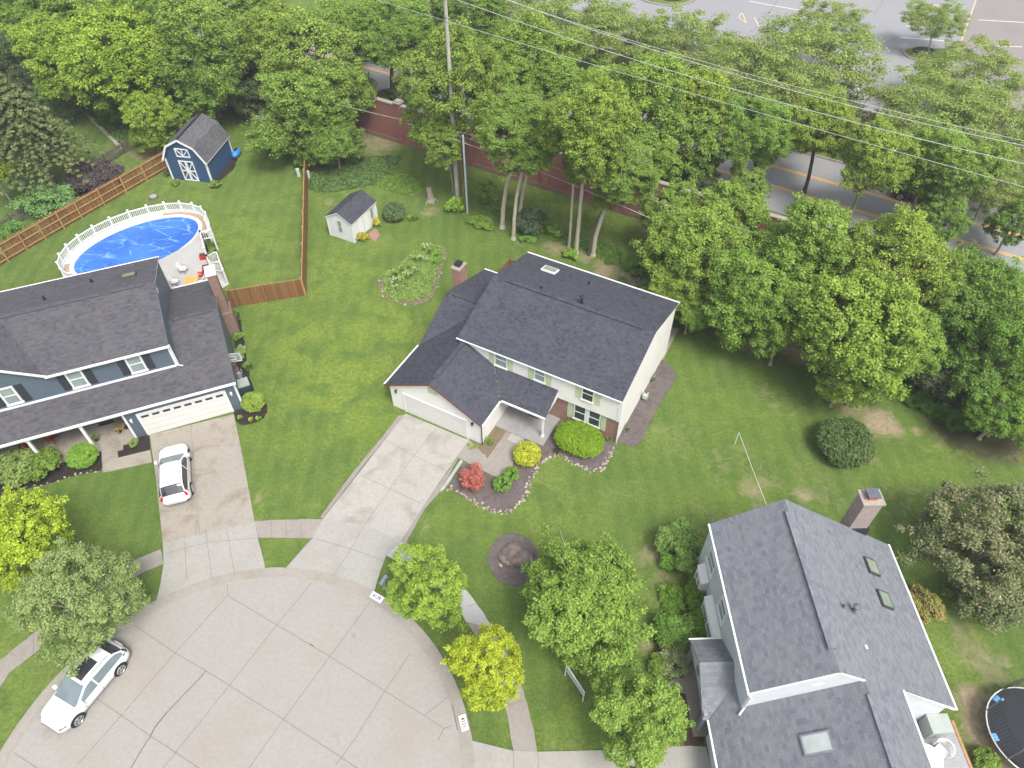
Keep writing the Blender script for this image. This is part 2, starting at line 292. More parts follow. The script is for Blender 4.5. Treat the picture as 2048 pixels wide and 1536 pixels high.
# ------------------------------------------------------------------ mesh builder
class MB:
    def __init__(s): s.v = []; s.f = []; s.m = []; s.mats = []
    def mi(s, mat):
        if mat not in s.mats: s.mats.append(mat)
        return s.mats.index(mat)
    def face(s, pts, mat):
        k = len(s.v); s.v += [tuple(p) for p in pts]; s.f.append(tuple(range(k, k+len(pts)))); s.m.append(s.mi(mat)); return s
    def box(s, a, b, mat, M=None):
        x0, y0, z0 = a; x1, y1, z1 = b
        c = [(x0, y0, z0), (x1, y0, z0), (x1, y1, z0), (x0, y1, z0), (x0, y0, z1), (x1, y0, z1), (x1, y1, z1), (x0, y1, z1)]
        if M is not None: c = [tuple(M @ Vector(p)) for p in c]
        for q in ((0, 3, 2, 1), (4, 5, 6, 7), (0, 1, 5, 4), (1, 2, 6, 5), (2, 3, 7, 6), (3, 0, 4, 7)): s.face([c[i] for i in q], mat)
        return s
    def beam(s, p, q, w, h, mat, up=(0, 0, 1)):
        p = Vector(p); q = Vector(q); d = (q-p); L = d.length
        if L < 1e-6: return s
        d.normalize(); u = Vector(up)
        if abs(d.dot(u)) > 0.98: u = Vector((1, 0, 0))
        sd_ = d.cross(u).normalized(); up_ = sd_.cross(d)
        M = Matrix((( sd_[0], d[0], up_[0], p[0]), (sd_[1], d[1], up_[1], p[1]), (sd_[2], d[2], up_[2], p[2]), (0, 0, 0, 1)))
        return s.box((-w/2, 0, -h/2), (w/2, L, h/2), mat, M)
    def tube(s, pts, rad, mat, n=8, cap=True):
        pts = [Vector(p) for p in pts]; rads = rad if isinstance(rad, (list, tuple)) else [rad]*len(pts)
        k0 = len(s.v); prev = None
        for i, p in enumerate(pts):
            d = (pts[min(i+1, len(pts)-1)] - pts[max(i-1, 0)]).normalized()
            if prev is None: a = d.orthogonal().normalized()
            else: a = (prev - d*prev.dot(d)).normalized()
            prev = a; b_ = d.cross(a)
            for j in range(n):
                t = 2*math.pi*j/n; s.v.append(tuple(p + (a*math.cos(t)+b_*math.sin(t))*rads[i]))
        mi = s.mi(mat)
        for i in range(len(pts)-1):
            for j in range(n):
                a0 = k0+i*n+j; a1 = k0+i*n+(j+1) % n; s.f.append((a0, a1, a1+n, a0+n)); s.m.append(mi)
        if cap:
            s.f.append(tuple(k0+j for j in reversed(range(n)))); s.m.append(mi)
            s.f.append(tuple(k0+(len(pts)-1)*n+j for j in range(n))); s.m.append(mi)
        return s
    def prism(s, poly, z0, z1, mat, side=None, top=True):
        n = len(poly); P = [(p[0], p[1]) for p in poly]
        A = sum(P[i][0]*P[(i+1) % n][1]-P[(i+1) % n][0]*P[i][1] for i in range(n))
        if A < 0: P.reverse()
        if top: s.face([(x, y, z1) for x, y in P], mat)
        for i in range(n):
            a, b_ = P[i], P[(i+1) % n]; s.face([(a[0], a[1], z0), (b_[0], b_[1], z0), (b_[0], b_[1], z1), (a[0], a[1], z1)], side or mat)
        return s
    def slab(s, quad, th, mat, side=None):
        # quad: planar polygon (top face, CCW from above); thickness downward
        q = [Vector(p) for p in quad]; s.face(q, mat); lo = [p-Vector((0, 0, th)) for p in q]
        for i in range(len(q)): j = (i+1) % len(q); s.face([lo[i], lo[j], q[j], q[i]], side or mat)
        s.face(list(reversed(lo)), side or mat); return s
    def build(s, name, parent=None, smooth=False, bevel=0.0):
        me = bpy.data.meshes.new(name); me.from_pydata(s.v, [], s.f)
        for mt in s.mats: me.materials.append(MATS[mt])
        me.polygons.foreach_set('material_index', s.m)
        if smooth: me.polygons.foreach_set('use_smooth', [True]*len(s.f))
        uv = me.uv_layers.new(name='UVMap'); Z = Vector((0, 0, 1)); data = []
        for p in me.polygons:
            nn = p.normal
            t = Z.cross(nn)
            t = Vector((1, 0, 0)) if t.length < 0.05 else t.normalized()
            bb = nn.cross(t)
            for li in p.loop_indices:
                co = me.vertices[me.loops[li].vertex_index].co; data += [co.dot(t), co.dot(bb)]
        uv.data.foreach_set('uv', data); me.update()
        o = bpy.data.objects.new(name, me); COL.objects.link(o)
        if parent is not None: o.parent = parent
        if bevel:
            md = o.modifiers.new('bevel', 'BEVEL'); md.width = bevel; md.segments = 2; md.limit_method = 'ANGLE'
        return o
def tag(o, label, cat, group=None, kind=None):
    if label: o['label'] = label
    if cat: o['category'] = cat
    if group: o['group'] = group
    if kind: o['kind'] = kind
    return o
def thing(name, loc, rz, label, cat, group=None):
    o = bpy.data.objects.new(name, None); o.empty_display_size = 0.3; COL.objects.link(o); o.location = loc; o.rotation_euler = (0, 0, rz)
    return tag(o, label, cat, group)
def struct(name, mb, **k):
    o = mb.build(name, **k); o['kind'] = 'structure'; return o
def copy_tree(o, parent=None):
    c = o.copy(); COL.objects.link(c)
    if parent is not None: c.parent = parent
    for ch in list(o.children): copy_tree(ch, c)
    return c
def PX(lst, z=0.0): return [G(x, y, z) for x, y in lst]

# ------------------------------------------------------------------ ground, streets, paths
CC = Vector((-14.07, 8.6, 0)); RO, RI = 12.18, 11.55
def smooth(poly, n=3, closed=True):
    P = [Vector((p[0], p[1], 0)) for p in poly]; out = []; m = len(P)
    for i in range(m if closed else m-1):
        p0, p1, p2, p3 = P[(i-1) % m if closed else max(i-1, 0)], P[i], P[(i+1) % m], P[(i+2) % m if closed else min(i+2, m-1)]
        for k in range(n):
            t = k/n; out.append(0.5*((2*p1)+(-p0+p2)*t+(2*p0-5*p1+4*p2-p3)*t*t+(-p0+3*p1-3*p2+p3)*t**3))
    if not closed: out.append(P[-1])
    return out
def wobble(poly, amp, seed, step=0.35):
    r = random.Random(seed); out = []; m = len(poly)
    for i in range(m):
        a, b_ = Vector(poly[i][:2]), Vector(poly[(i+1) % m][:2]); k = max(1, int((b_-a).length/step))
        for j in range(k):
            p = a.lerp(b_, j/k); out.append((p.x+r.uniform(-amp, amp), p.y+r.uniform(-amp, amp)))
    return out
def ground_sheet():
    def axis(a, b, lo, hi, st): 
        o = [a + (lo-a)*(i/8)**1 for i in range(8)] + list(np.arange(lo, hi, st)) + [hi + (b-hi)*(i/8) for i in range(0, 9)]
        return np.array(o)
    xs = axis(-500, 500, -70, 75, 0.5); ys = axis(-300, 700, 6, 112, 0.5)
    X, Y = np.meshgrid(xs, ys); n, m = X.shape
    V = np.stack([X.ravel(), Y.ravel(), np.zeros(n*m)], 1)
    idx = np.arange(n*m).reshape(n, m); F = np.stack([idx[:-1, :-1], idx[:-1, 1:], idx[1:, 1:], idx[1:, :-1]], -1).reshape(-1, 4)
    me = bpy.data.meshes.new('lawn_ground'); me.from_pydata(V.tolist(), [], F.tolist())
    def attr(name, blobs):
        a = np.zeros(n*m)
        for (px, py, r, s) in blobs:
            c = G(px, py); d = np.hypot(V[:, 0]-c.x, V[:, 1]-c.y)/r; a = np.maximum(a, s*np.clip(1.35-d, 0, 1))
        at = me.attributes.new(name, 'FLOAT', 'POINT'); at.data.foreach_set('value', a.astype(np.float32))
    attr('dirt', [(760, 285, 3.5, .62), (700, 262, 3.2, .75), (660, 405, 1.2, .5), (860, 425, 1.4, .55), (795, 545, .01, 0), (1110, 495, 1.6, .62), (1170, 512, 1.4, .6), (1215, 540, 2.0, .75), (1265, 560, 1.6, .6), (1060, 480, 1.0, .5), (1340, 470, 2.2, .5), (1300, 455, 2, .6),
        (1510, 685, 1.6, .85), (1595, 705, 1.6, .8), (1700, 815, 1.7, .6), (1760, 845, 1.7, .85), (1790, 858, 1.0, .75), (1835, 862, .6, .7), (1880, 872, .9, .65), (1875, 895, .5, .6), (1500, 972, 1.4, .58), (1540, 960, 1.0, .5), (1605, 992, 1.0, .65), (1515, 1005, .8, .6), (1750, 925, .8, .5),
        (1945, 1305, 2.2, .5), (1990, 1340, 1.8, .5), (1925, 1255, 1.2, .5), (1948, 1405, 1.2, .95), (1962, 1455, 1.2, .95), (1975, 1500, 1.3, .8), (2010, 1500, 2.0, .7), (518, 996, .40, .95), (1292, 1110, 1.0, .6), (1330, 1160, 1.1, .55), (1345, 1190, .9, .6), (2000, 860, 1.4, .7), (2020, 900, 1.6, .6), (1985, 905, 1.2, .5),
        (855, 1058, .32, .9), (812, 1050, .35, .6), (840, 1080, .4, .5), (885, 870, .2, .4), (1290, 1290, .8, .6), (700, 880, .35, .5), (760, 890, .3, .5), (745, 900, .3, .5), (650, 1000, .3, .4), (235, 160, 3, .5), (290, 305, 2.2, .6), (235, 300, 1.4, .5), (1400, 1520, .5, .4), (1110, 1498, .5, .55), (1160, 1495, .5, .5), (620, 470, .3, .4), (1470, 930, 4, .36), (1340, 880, 4, .33), (1560, 800, 4, .36), (1420, 1045, 3, .40), (1640, 970, 4, .36), (1250, 990, 3, .32), (1800, 1000, 4, .35), (1330, 1100, 2.5, .42), (900, 300, 4, .34), (1000, 420, 4, .34), (520, 500, 3, .3),
        (1070, 770, .01, 0), (1725, 235, 3.0, .5), (906, 1245, .3, .9), (1175, 1000, .01, 0), (470, 480, .5, .3), (250, 285, 1.0, .6)])
    attr('yellow_grass', [(690, 780, 6, .9), (620, 700, 5, .8), (740, 640, 5, .75), (520, 900, 4, .35), (880, 640, 3, .6), (700, 560, 5, .5), (180, 1060, 3, .25), (1480, 820, 6, .35), (1500, 1000, 5, .3), (1850, 950, 5, .35), (950, 1060, 4, .25), (420, 480, 4, .25), (1120, 1400, 3, .15)])
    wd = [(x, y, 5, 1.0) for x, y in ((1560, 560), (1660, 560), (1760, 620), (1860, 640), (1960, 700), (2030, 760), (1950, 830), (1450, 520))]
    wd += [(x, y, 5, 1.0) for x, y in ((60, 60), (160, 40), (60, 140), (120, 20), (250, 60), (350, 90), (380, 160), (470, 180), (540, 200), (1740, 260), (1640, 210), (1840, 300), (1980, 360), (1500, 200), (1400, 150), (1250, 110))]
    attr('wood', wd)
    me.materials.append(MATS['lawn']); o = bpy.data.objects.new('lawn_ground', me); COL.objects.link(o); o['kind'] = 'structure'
ground_sheet()

def arcpts(r, a0, a1, n, z): return [(CC.x+r*math.cos(a0+(a1-a0)*i/n), CC.y+r*math.sin(a0+(a1-a0)*i/n), z) for i in range(n+1)]
def ang(px, py): p = G(px, py)-CC; return math.atan2(p.y, p.x)
# street (bulb and the road that leaves it behind the camera)
mb = MB(); mb.face(arcpts(RI, 0, 2*math.pi, 128, 0.012)[:-1], 'street_concrete')
struct('cul_de_sac', mb)
mb = MB(); mb.prism([(-18.5, -120), (-9.6, -120), (-9.6, -3.0), (-18.5, -3.0)], -0.05, 0.008, 'street_concrete'); struct('street', mb)
# rolled kerb ring, lowered where the driveways cross it
low = [(ang(530, 1137), ang(310, 1203)), (ang(752, 1178), ang(572, 1137)), (-1.2, ang(943, 1482))]
def kh(a):
    h = 1.0
    for lo, hi in low:
        d = max(lo-a, a-hi); h = min(h, min(1, max(0, d/0.05)))
    return h
mb = MB(); prof = [(RI, 0.010, 0.010), (RI+0.02, 0.018, 0.018), (RI+0.22, 0.024, 0.026), (RI+0.42, 0.032, 0.075), (RO, 0.038, 0.105), (RO+0.03, -0.02, -0.02)]
K = 220; k0 = 0
for i in range(K+1):
    a = -1.25 + (math.pi+2.5)*i/K; h = kh(a)
    for r, zl, zh in prof: mb.v.append((CC.x+r*math.cos(a), CC.y+r*math.sin(a), zl+(zh-zl)*h))
mi = mb.mi('curb_concrete'); P_ = len(prof)
for i in range(K):
    for j in range(P_-1): mb.f.append((i*P_+j, i*P_+j+1, (i+1)*P_+j+1, (i+1)*P_+j)); mb.m.append(mi)
struct('kerb', mb)

def strips(name, segs, w, z, mat, raw=False):
    mb = MB()
    for s in segs:
        P = s if raw else PX(s)
        for a, b_ in zip(P, P[1:]):
            d = (Vector(b_[:2])-Vector(a[:2])); L = d.length
            if L < 1e-4: continue
            n = Vector((-d.y, d.x))/L*w/2
            mb.face([(a[0]-n.x, a[1]-n.y, z), (b_[0]-n.x, b_[1]-n.y, z), (b_[0]+n.x, b_[1]+n.y, z), (a[0]+n.x, a[1]+n.y, z)], mat)
    return struct(name, mb)
J = [[(270, 1251), (347, 1304), (412, 1342), (459, 1371), (567, 1439), (684, 1516), (720, 1540)], [(455, 1191), (554, 1250), (660, 1313), (770, 1382), (848, 1431), (888, 1457)], [(190, 1395), (243, 1431), (301, 1472), (379, 1523), (400, 1538)], [(29, 1506), (80, 1540)],
     [(455, 1169), (455, 1191), (347, 1310), (243, 1431), (155, 1530)], [(625, 1164), (554, 1250), (459, 1371), (325, 1538)], [(741, 1203), (660, 1313), (567, 1439), (497, 1538)], [(820, 1308), (770, 1382), (711, 1476), (672, 1530)], [(895, 1395), (850, 1430)], [(888, 1457), (876, 1480)], [(888, 1457), (903, 1452)]]
strips('street_joint', J, 0.035, 0.0165, 'joint')
strips('street_crack', [[(412, 1342), (395, 1362), (372, 1385), (335, 1424)], [(301, 1472), (288, 1492), (270, 1523), (262, 1536)], [(905, 1410), (915, 1460)], [(620, 1288), (628, 1293)]], 0.035, 0.020, 'crack')
strips('street_crack', [[(335, 1424), (322, 1440), (312, 1452), (301, 1472)]], 0.045, 0.021, 'crack')
r = random.Random(5); mb = MB()
for (px, py, rr) in ((543, 1218, .09), (550, 1222, .07), (672, 1471, .16), (676, 1482, .11), (296, 1327, .06), (430, 1335, .05), (708, 1272, .16), (500, 1408, .12), (96, 1468, .3), (120, 1472, .2), (562, 1395, .05)):
    c = G(px, py); mb.face([(c.x+rr*(.7+.5*r.random())*math.cos(t*.7), c.y+rr*(.7+.5*r.random())*math.sin(t*.7), 0.0155) for t in range(9)], 'curb_concrete')
struct('street_stain', mb)

def sheet(name, px, z, mat, sm=0, wob=0, seed=1, raw=False, side=None, base=-0.03):
    P = [Vector(p) for p in px] if raw else PX(px)
    if sm: P = smooth(P, sm)
    if not wob and name in ('sidewalk', 'driveway_border'): wob = 0.022
    if wob: P = wobble(P, wob, seed)
    mb = MB(); mb.prism([(p[0], p[1]) for p in P], base, z, mat, side); return struct(name, mb)
def arc_in(a0, a1, r=RO, n=10): return [(CC.x+r*math.cos(a0+(a1-a0)*i/n), CC.y+r*math.sin(a0+(a1-a0)*i/n)) for i in range(n+1)]
# sidewalks: arcs around the bulb
def fitr(px): p = G(*px)-CC; return math.hypot(p.x, p.y)
sw_out = PX([(-70, 1385), (0, 1321), (68, 1267), (160, 1190), (236, 1137), (280, 1116), (322, 1099)]); sw_in = PX([(328, 1128), (290, 1143), (253, 1164), (180, 1218), (68, 1308), (20, 1345), (0, 1376), (-60, 1450)])
sheet('sidewalk', sw_out+sw_in, 0.050, 'walk_concrete', raw=True)
sheet('sidewalk', [(509, 1043), (560, 1040), (604, 1039), (648, 1039), (625, 1077), (570, 1076), (516, 1076)], 0.050, 'walk_concrete')
so = PX([(797, 1082), (826, 1096), (860, 1115), (888, 1136)], 0); so2 = PX([(888, 1136), (915, 1162), (941, 1190), (966, 1225), (985, 1258)])
si = PX([(932, 1244), (921, 1224), (895, 1192), (860, 1160), (830, 1143), (802, 1129), (773, 1111)])
sheet('sidewalk', so+so2[1:]+si, 0.050, 'new_concrete', raw=True)
sheet('sidewalk', [(985, 1258), (1010, 1300), (1035, 1343), (1054, 1408), (1068, 1460), (1075, 1504), (1026, 1502), (1022, 1475), (1011, 1416), (995, 1365), (970, 1305), (950, 1270), (932, 1244)], 0.046, 'walk_concrete')
strips('sidewalk_joint', [[(68, 1267), (68, 1308)], [(274, 1119), (282, 1146)], [(542, 1042), (544, 1076)], [(572, 1040), (574, 1076)], [(604, 1039), (603, 1076)], [(970, 1200), (934, 1215)], [(1054, 1400), (1010, 1415)], [(1035, 1343), (998, 1360)], [(20, 1306), (50, 1322)]], 0.025, 0.0545, 'joint')
# driveways
sheet('driveway', [(300, 871), (468, 829), (484, 905), (510, 1045), (326, 1087), (313, 960)], 0.056, 'stained_concrete')
P = PX([(326, 1087), (510, 1045), (516, 1076), (530, 1130)]) + [Vector((x, y, 0)) for x, y in arc_in(ang(530, 1137), ang(314, 1202), RO-0.01)] + PX([(322, 1165), (328, 1128)])
sheet('driveway_apron', P, 0.054, 'apron_concrete', raw=True)
sheet('driveway', [(811, 828), (930, 878), (940, 880), (929, 893), (870, 978), (801, 1085), (760, 1062), (716, 1048), (646, 1039)], 0.056, 'drive_concrete')
P = PX([(646, 1039), (716, 1048), (760, 1062), (801, 1085), (773, 1111), (762, 1140), (752, 1172)]) + [Vector((x, y, 0)) for x, y in arc_in(ang(752, 1178), ang(572, 1137), RO-0.01)] + PX([(625, 1077)])
sheet('driveway_apron', P, 0.054, 'apron_concrete', raw=True)
P = PX([(1026, 1502), (1075, 1504), (1160, 1502), (1230, 1500), (1380, 1492), (1412, 1494), (1430, 1560), (1430, 1640), (980, 1640)]) + [Vector((x, y, 0)) for x, y in arc_in(ang(968, 1640), ang(943, 1482), RO-0.01, 6)]
sheet('driveway', P, 0.054, 'apron_concrete', raw=True)
strips('driveway_joint', [[(383, 850), (384, 874), (400, 1070), (412, 1060), (424, 1158)], [(326, 1109), (420, 1085), (515, 1077)], [(454, 1058), (470, 1150)], [(370, 1085), (374, 1160)],
    [(873, 858), (828, 912), (728, 1052), (704, 1096), (668, 1150)], [(768, 879), (828, 912), (889, 940)], [(722, 952), (781, 979), (842, 1008)], [(625, 1076), (700, 1098), (773, 1124)], [(1028, 1536), (1026, 1502)], [(1078, 1536), (1075, 1502)]], 0.028, 0.060, 'joint')
sheet('driveway_border', [(797, 832), (811, 830), (728, 930), (646, 1037), (640, 1036), (700, 953), (775, 861)], 0.050, 'strip_concrete')
sheet('driveway_border', [(929, 895), (921, 908), (881, 983), (850, 1018), (811, 1087), (801, 1085), (868, 982)], 0.046, 'strip_concrete')
sheet('driveway_border', [(922, 920), (926, 923), (889, 979), (880, 984), (883, 977)], 0.060, 'new_concrete')
# walkway to the front door
sheet('walkway', [(940, 882), (975, 917), (1003, 879), (1019, 852), (1030, 857), (1054, 868), (1040, 900), (1025, 932), (994, 956), (963, 941), (932, 925), (913, 914), (929, 893)], 0.062, 'walk_concrete')
sheet('walkway', [(1030, 857), (1052, 868), (1033, 889), (1014, 880)], 0.066, 'drive_concrete')
strips('walkway_joint', [[(970, 940), (990, 915), (1010, 895), (1003, 879)], [(990, 915), (1020, 930)], [(1003, 879), (1033, 891)]], 0.02, 0.070, 'joint')
sheet('walkway', [(203, 897), (234, 893), (237, 916), (301, 901), (304, 925), (206, 946)], 0.050, 'stained_concrete')
sheet('walkway', [(1348, 1358), (1370, 1356), (1376, 1389), (1348, 1384), (1330, 1372)], 0.050, 'walk_concrete')
sheet('walkway', [(1340, 655), (1357, 658), (1326, 720), (1312, 716)], 0.060, 'walk_concrete')
# planting beds
sheet('mulch_bed', [(921, 936), (908, 955), (895, 974), (921, 992), (955, 1009), (988, 1023), (1017, 1024), (1040, 1008), (1052, 990), (1063, 954), (1083, 925), (1110, 908), (1128, 914), (1150, 930), (1175, 940), (1200, 941), (1215, 925), (1232, 890), (1200, 870), (1117, 842), (1080, 888), (1054, 868), (1040, 900), (1027, 934), (994, 958), (963, 944), (932, 928)], 0.036, 'mulch_grey', wob=0.05)
sheet('mulch_bed', [(1238, 868), (1236, 888), (1255, 892), (1268, 894), (1281, 884), (1312, 822), (1333, 785), (1352, 757), (1350, 743), (1328, 722), (1316, 716)], 0.032, 'mulch_grey', wob=0.05)
sheet('mulch_bed', [(997, 841), (1019, 852), (1003, 879), (976, 914), (932, 889), (940, 880), (964, 888)], 0.034, 'soil', wob=0.03)
sheet('mulch_bed', [(-40, 930), (60, 912), (113, 913), (201, 895), (206, 940), (156, 950), (98, 967), (64, 975), (-30, 1002)], 0.030, 'mulch_dark', wob=0.04)
sheet('mulch_bed', [(231, 879), (298, 868), (301, 899), (237, 915)], 0.040, 'mulch_dark', wob=0.02)
sheet('mulch_bed', [(468, 826), (492, 800), (530, 806), (534, 824), (522, 840), (500, 848), (478, 848)], 0.030, 'mulch_dark', sm=3, wob=0.04)
sheet('mulch_bed', [(462, 620), (478, 628), (490, 690), (500, 760), (512, 790), (490, 800), (470, 700)], 0.030, 'mulch_dark', wob=0.05)
c = G(1026, 1118); mb = MB(); mb.prism(wobble([(c.x+1.55*math.cos(t*.2618), c.y+1.75*math.sin(t*.2618)) for t in range(24)], .05, 3), -0.03, 0.04, 'mulch_grey'); struct('mulch_bed', mb)
sheet('flower_bed', [(757, 558), (762, 585), (791, 604), (832, 609), (866, 592), (880, 544), (894, 512), (887, 493), (860, 488), (822, 507), (788, 534)], 0.030, 'soil', sm=3, wob=0.06)
sheet('mulch_bed', [(1348, 1384), (1376, 1389), (1388, 1438), (1412, 1470), (1408, 1490), (1372, 1491), (1340, 1440)], 0.036, 'mulch_red', wob=0.04)
sheet('mulch_bed', [(420, 368), (428, 372), (468, 338), (476, 318), (470, 312)], 0.030, 'mulch_dark', wob=0.04)
sheet('paving', [(740, 478), (752, 484), (760, 470), (752, 458), (738, 466)], 0.045, 'brick_red')
sheet('paving', [(1300, 1330), (1345, 1330), (1345, 1300), (1310, 1290)], 0.028, 'mulch_red', wob=0.05)

# main road beyond the brick wall, verge and parking lot
RD = Frame(0, 62.6, -math.atan(0.598))
def rp(u_, v_, z): p = RD.wd(u_, v_); return (p.x, p.y, z)
def rstrip(name, v0, v1, z, mat, u0=-140, u1=160, base=-0.05):
    mb = MB(); mb.prism([rp(u0, v0, 0), rp(u1, v0, 0), rp(u1, v1, 0), rp(u0, v1, 0)], base, z, mat); return struct(name, mb)
rstrip('road', 7.6, 18.8, 0.012, 'road_asphalt')
rstrip('road_kerb', 7.3, 7.6, 0.12, 'walk_concrete'); rstrip('road_kerb', 18.8, 19.1, 0.12, 'walk_concrete'); rstrip('sidewalk', 4.3, 5.9, 0.03, 'walk_concrete')
for v_ in (11.36, 11.62, 14.80, 15.06): rstrip('lane_line', v_-0.06, v_+0.06, 0.017, 'line_yellow', base=0.0125)
rstrip('parking_lot', 30.8, 130, 0.012, 'lot_asphalt'); rstrip('lot_kerb', 30.5, 30.8, 0.13, 'walk_concrete')
q = PX([(1917, 99), (1952, 0)]); d = (q[1]-q[0]).normalized(); a = q[0]-d*22; b_ = q[0]+d*90; R_ = rp(160, 60, 0)
mb = MB(); n_ = Vector((d.y, -d.x, 0)); mb.prism([tuple(a), tuple(a+n_*120), tuple(b_+n_*120), tuple(b_)], 0.0, 0.017, 'lot_brown'); struct('parking_lot', mb)
strips('parking_line', [[(1499, 3), (1607, 22)], [(1614, 0), (1599, 20)], [(1724, 162), (1711, 190)], [(1800, 75), (1890, 82)], [(1812, 52), (1920, 60)], [(1957, 40), (2060, 46)], [(1990, 92), (2045, 94)], [(1830, 8), (1930, 14)], [(1700, 210), (1690, 232)]], 0.14, 0.022, 'line_white')
strips('parking_line', [[(1952, 0), (1917, 99), (1905, 150)], [(1614, 0), (1599, 20)], [(1778, 177), (1756, 230)], [(1484, 25), (1477, 35), (1493, 47), (1484, 25)], [(1508, 35), (1519, 55)]], 0.15, 0.026, 'line_cream')
strips('parking_crack', [[(1767, 0), (1749, 29)], [(1720, 98), (1770, 106), (1811, 112)], [(1556, 0), (1519, 50)], [(1745, 160), (1800, 172)]], 0.08, 0.022, 'joint')
for name, pl in (('island', [(1803, 103), (1808, 99), (1830, 97), (1870, 98), (1900, 99), (1925, 108), (1915, 125), (1880, 127), (1830, 121), (1811, 113)]), ('island', [(1275, -8), (1290, 4), (1320, 11), (1350, 13), (1380, 7), (1395, -5), (1390, -30), (1290, -30)])):
    P = smooth(PX(pl), 3); mb = MB(); mb.prism([(p.x, p.y) for p in P], 0.0, 0.14, 'walk_concrete'); struct('traffic_island', mb)
    cx = sum((p for p in P), Vector())/len(P); Q = [cx+(p-cx)*0.88 for p in P]; mb = MB(); mb.prism([(p.x, p.y) for p in Q], 0.1, 0.16, 'lawn'); struct('traffic_island', mb)
c = G(1850, 107); mb = MB(); mb.face([(c.x+1.6*math.cos(t*.4), c.y+1.6*math.sin(t*.4), 0.165) for t in range(16)], 'mulch_dark'); struct('mulch_bed', mb)
c = G(1344, -3); mb = MB(); mb.face([(c.x+1.8*math.cos(t*.4), c.y+1.5*math.sin(t*.4), 0.165) for t in range(16)], 'mulch_dark'); struct('mulch_bed', mb)

# kerb-side house number plates painted on the kerb
def text_mesh(txt, size, name, parent, mat, ext=0.004):
    cu = bpy.data.curves.new('t', 'FONT'); cu.body = txt; cu.size = size; cu.extrude = ext; cu.align_x = 'CENTER'; cu.align_y = 'CENTER'; cu.offset = 0.006
    to = bpy.data.objects.new('t', cu); me = bpy.data.meshes.new_from_object(to); me.name = name
    me.materials.clear(); me.materials.append(MATS[mat]); o = bpy.data.objects.new(name, me); COL.objects.link(o); o.parent = parent
    bpy.data.objects.remove(to); bpy.data.curves.remove(cu); return o
for (px, py, tx, lab) in ((756, 1193, '4129', 'white kerb number plate below the grey mailbox at the end of the main driveway'), (929, 1446, '4121', 'white kerb number plate on the right side of the turning circle below the yellow tree')):
    p = G(px, py); a = math.atan2(p.y-CC.y, p.x-CC.x); rr = (RI+RO)/2+0.06
    t = thing('house_number_plate', (CC.x+rr*math.cos(a), CC.y+rr*math.sin(a), 0.085), a-math.pi/2, lab, 'number plate', 'number plates on the kerb')
    sl = math.atan2(0.045, 0.26); t.rotation_euler = (sl*0.9, 0, a-math.pi/2)
    mb = MB(); mb.box((-0.40, -0.19, -0.02), (0.40, 0.19, 0.012), 'white_trim'); mb.build('plate', t)
    o = text_mesh(tx, 0.27, 'digits', t, 'black_metal'); o.location = (0, 0, 0.014)

# brick boundary wall with piers
WL = Frame(-15.063, 71.041, math.atan2(55.092-71.041, 12.70+15.063))
t = thing('brick_boundary_wall', (WL.x, WL.y, 0), WL.phi, 'long tall red brick wall with piers and pale stone caps between the back lawn and the road', 'wall')
mb = MB(); mb.box((-62, 0, 0), (90, 0.35, 4.15), 'brick_wall'); mb.build('wall', t)
mb = MB(); mb.box((-62, -0.06, 4.15), (90, 0.41, 4.27), 'stone_cap'); mb.build('coping', t, bevel=0.02)
mb = MB(); mb.box((-62, -0.08, 0), (90, -0.003, 0.45), 'brick_mixed'); mb.build('plinth', t)
pu = WL.loc(G(805, 288)).x
for k in range(-5, 9):
    x = pu+k*8.35; mb = MB(); mb.box((x-0.33, -0.14, 0), (x+0.33, 0.49, 4.45), 'brick_wall'); pr = mb.build('pier', t)
    mb = MB(); mb.box((x-0.42, -0.23, 4.45), (x+0.42, 0.58, 4.58), 'stone_cap'); mb.box((x-0.28, -0.1, 4.58), (x+0.28, 0.45, 4.72), 'stone_cap'); c = mb.build('cap', pr, bevel=0.03)

# ------------------------------------------------------------------ building helpers
def onV(F, x, y, v_):
    d = ray(x, y); C = np.array([0, 0, CH]); t = (v_-(C-F.o)@F.v)/(d@F.v); return F.loc(C+t*d)
def slopebox(name, parent, c, du, dv, dz, n, mat, uax=None, lift=0.0):
    """box lying on a roof slope: c centre on the slope (local), n the slope's normal, du along the eave, dv up the slope"""
    n = Vector(n).normalized(); z = Vector((0, 0, 1)); a = z.cross(n).normalized(); b_ = n.cross(a); c = Vector(c)+n*lift
    M = Matrix(((a.x, b_.x, n.x, c.x), (a.y, b_.y, n.y, c.y), (a.z, b_.z, n.z, c.z), (0, 0, 0, 1)))
    mb = MB(); mb.box((-du/2, -dv/2, -0.05), (du/2, dv/2, dz), mat, M); o = mb.build(name, parent); o['_'] = 0; del o['_']; return o, M
def skylight(parent, c, n, w, h, glass, frame='vent_grey', lab=None):
    fr, M = slopebox('skylight', parent, c, w, h, 0.12, n, frame)
    mb = MB(); mb.box((-w/2+0.09, -h/2+0.09, 0.121), (w/2-0.09, h/2-0.09, 0.135), glass, M); mb.build('pane', fr); return fr
def pipe(parent, c, h, r, mat='black_metal', cap=False):
    c = Vector(c); mb = MB(); mb.tube([c-Vector((0, 0, .1)), c+Vector((0, 0, .12))], [r*2.0, r*1.3], mat, 12); mb.tube([c, c+Vector((0, 0, h))], r, mat, 12)
    if cap: mb.tube([c+Vector((0, 0, h)), c+Vector((0, 0, h+.06)), c+Vector((0, 0, h+.12))], [r*1.9, r*1.9, r*.5], mat, 12)
    return mb.build('vent_pipe', parent)
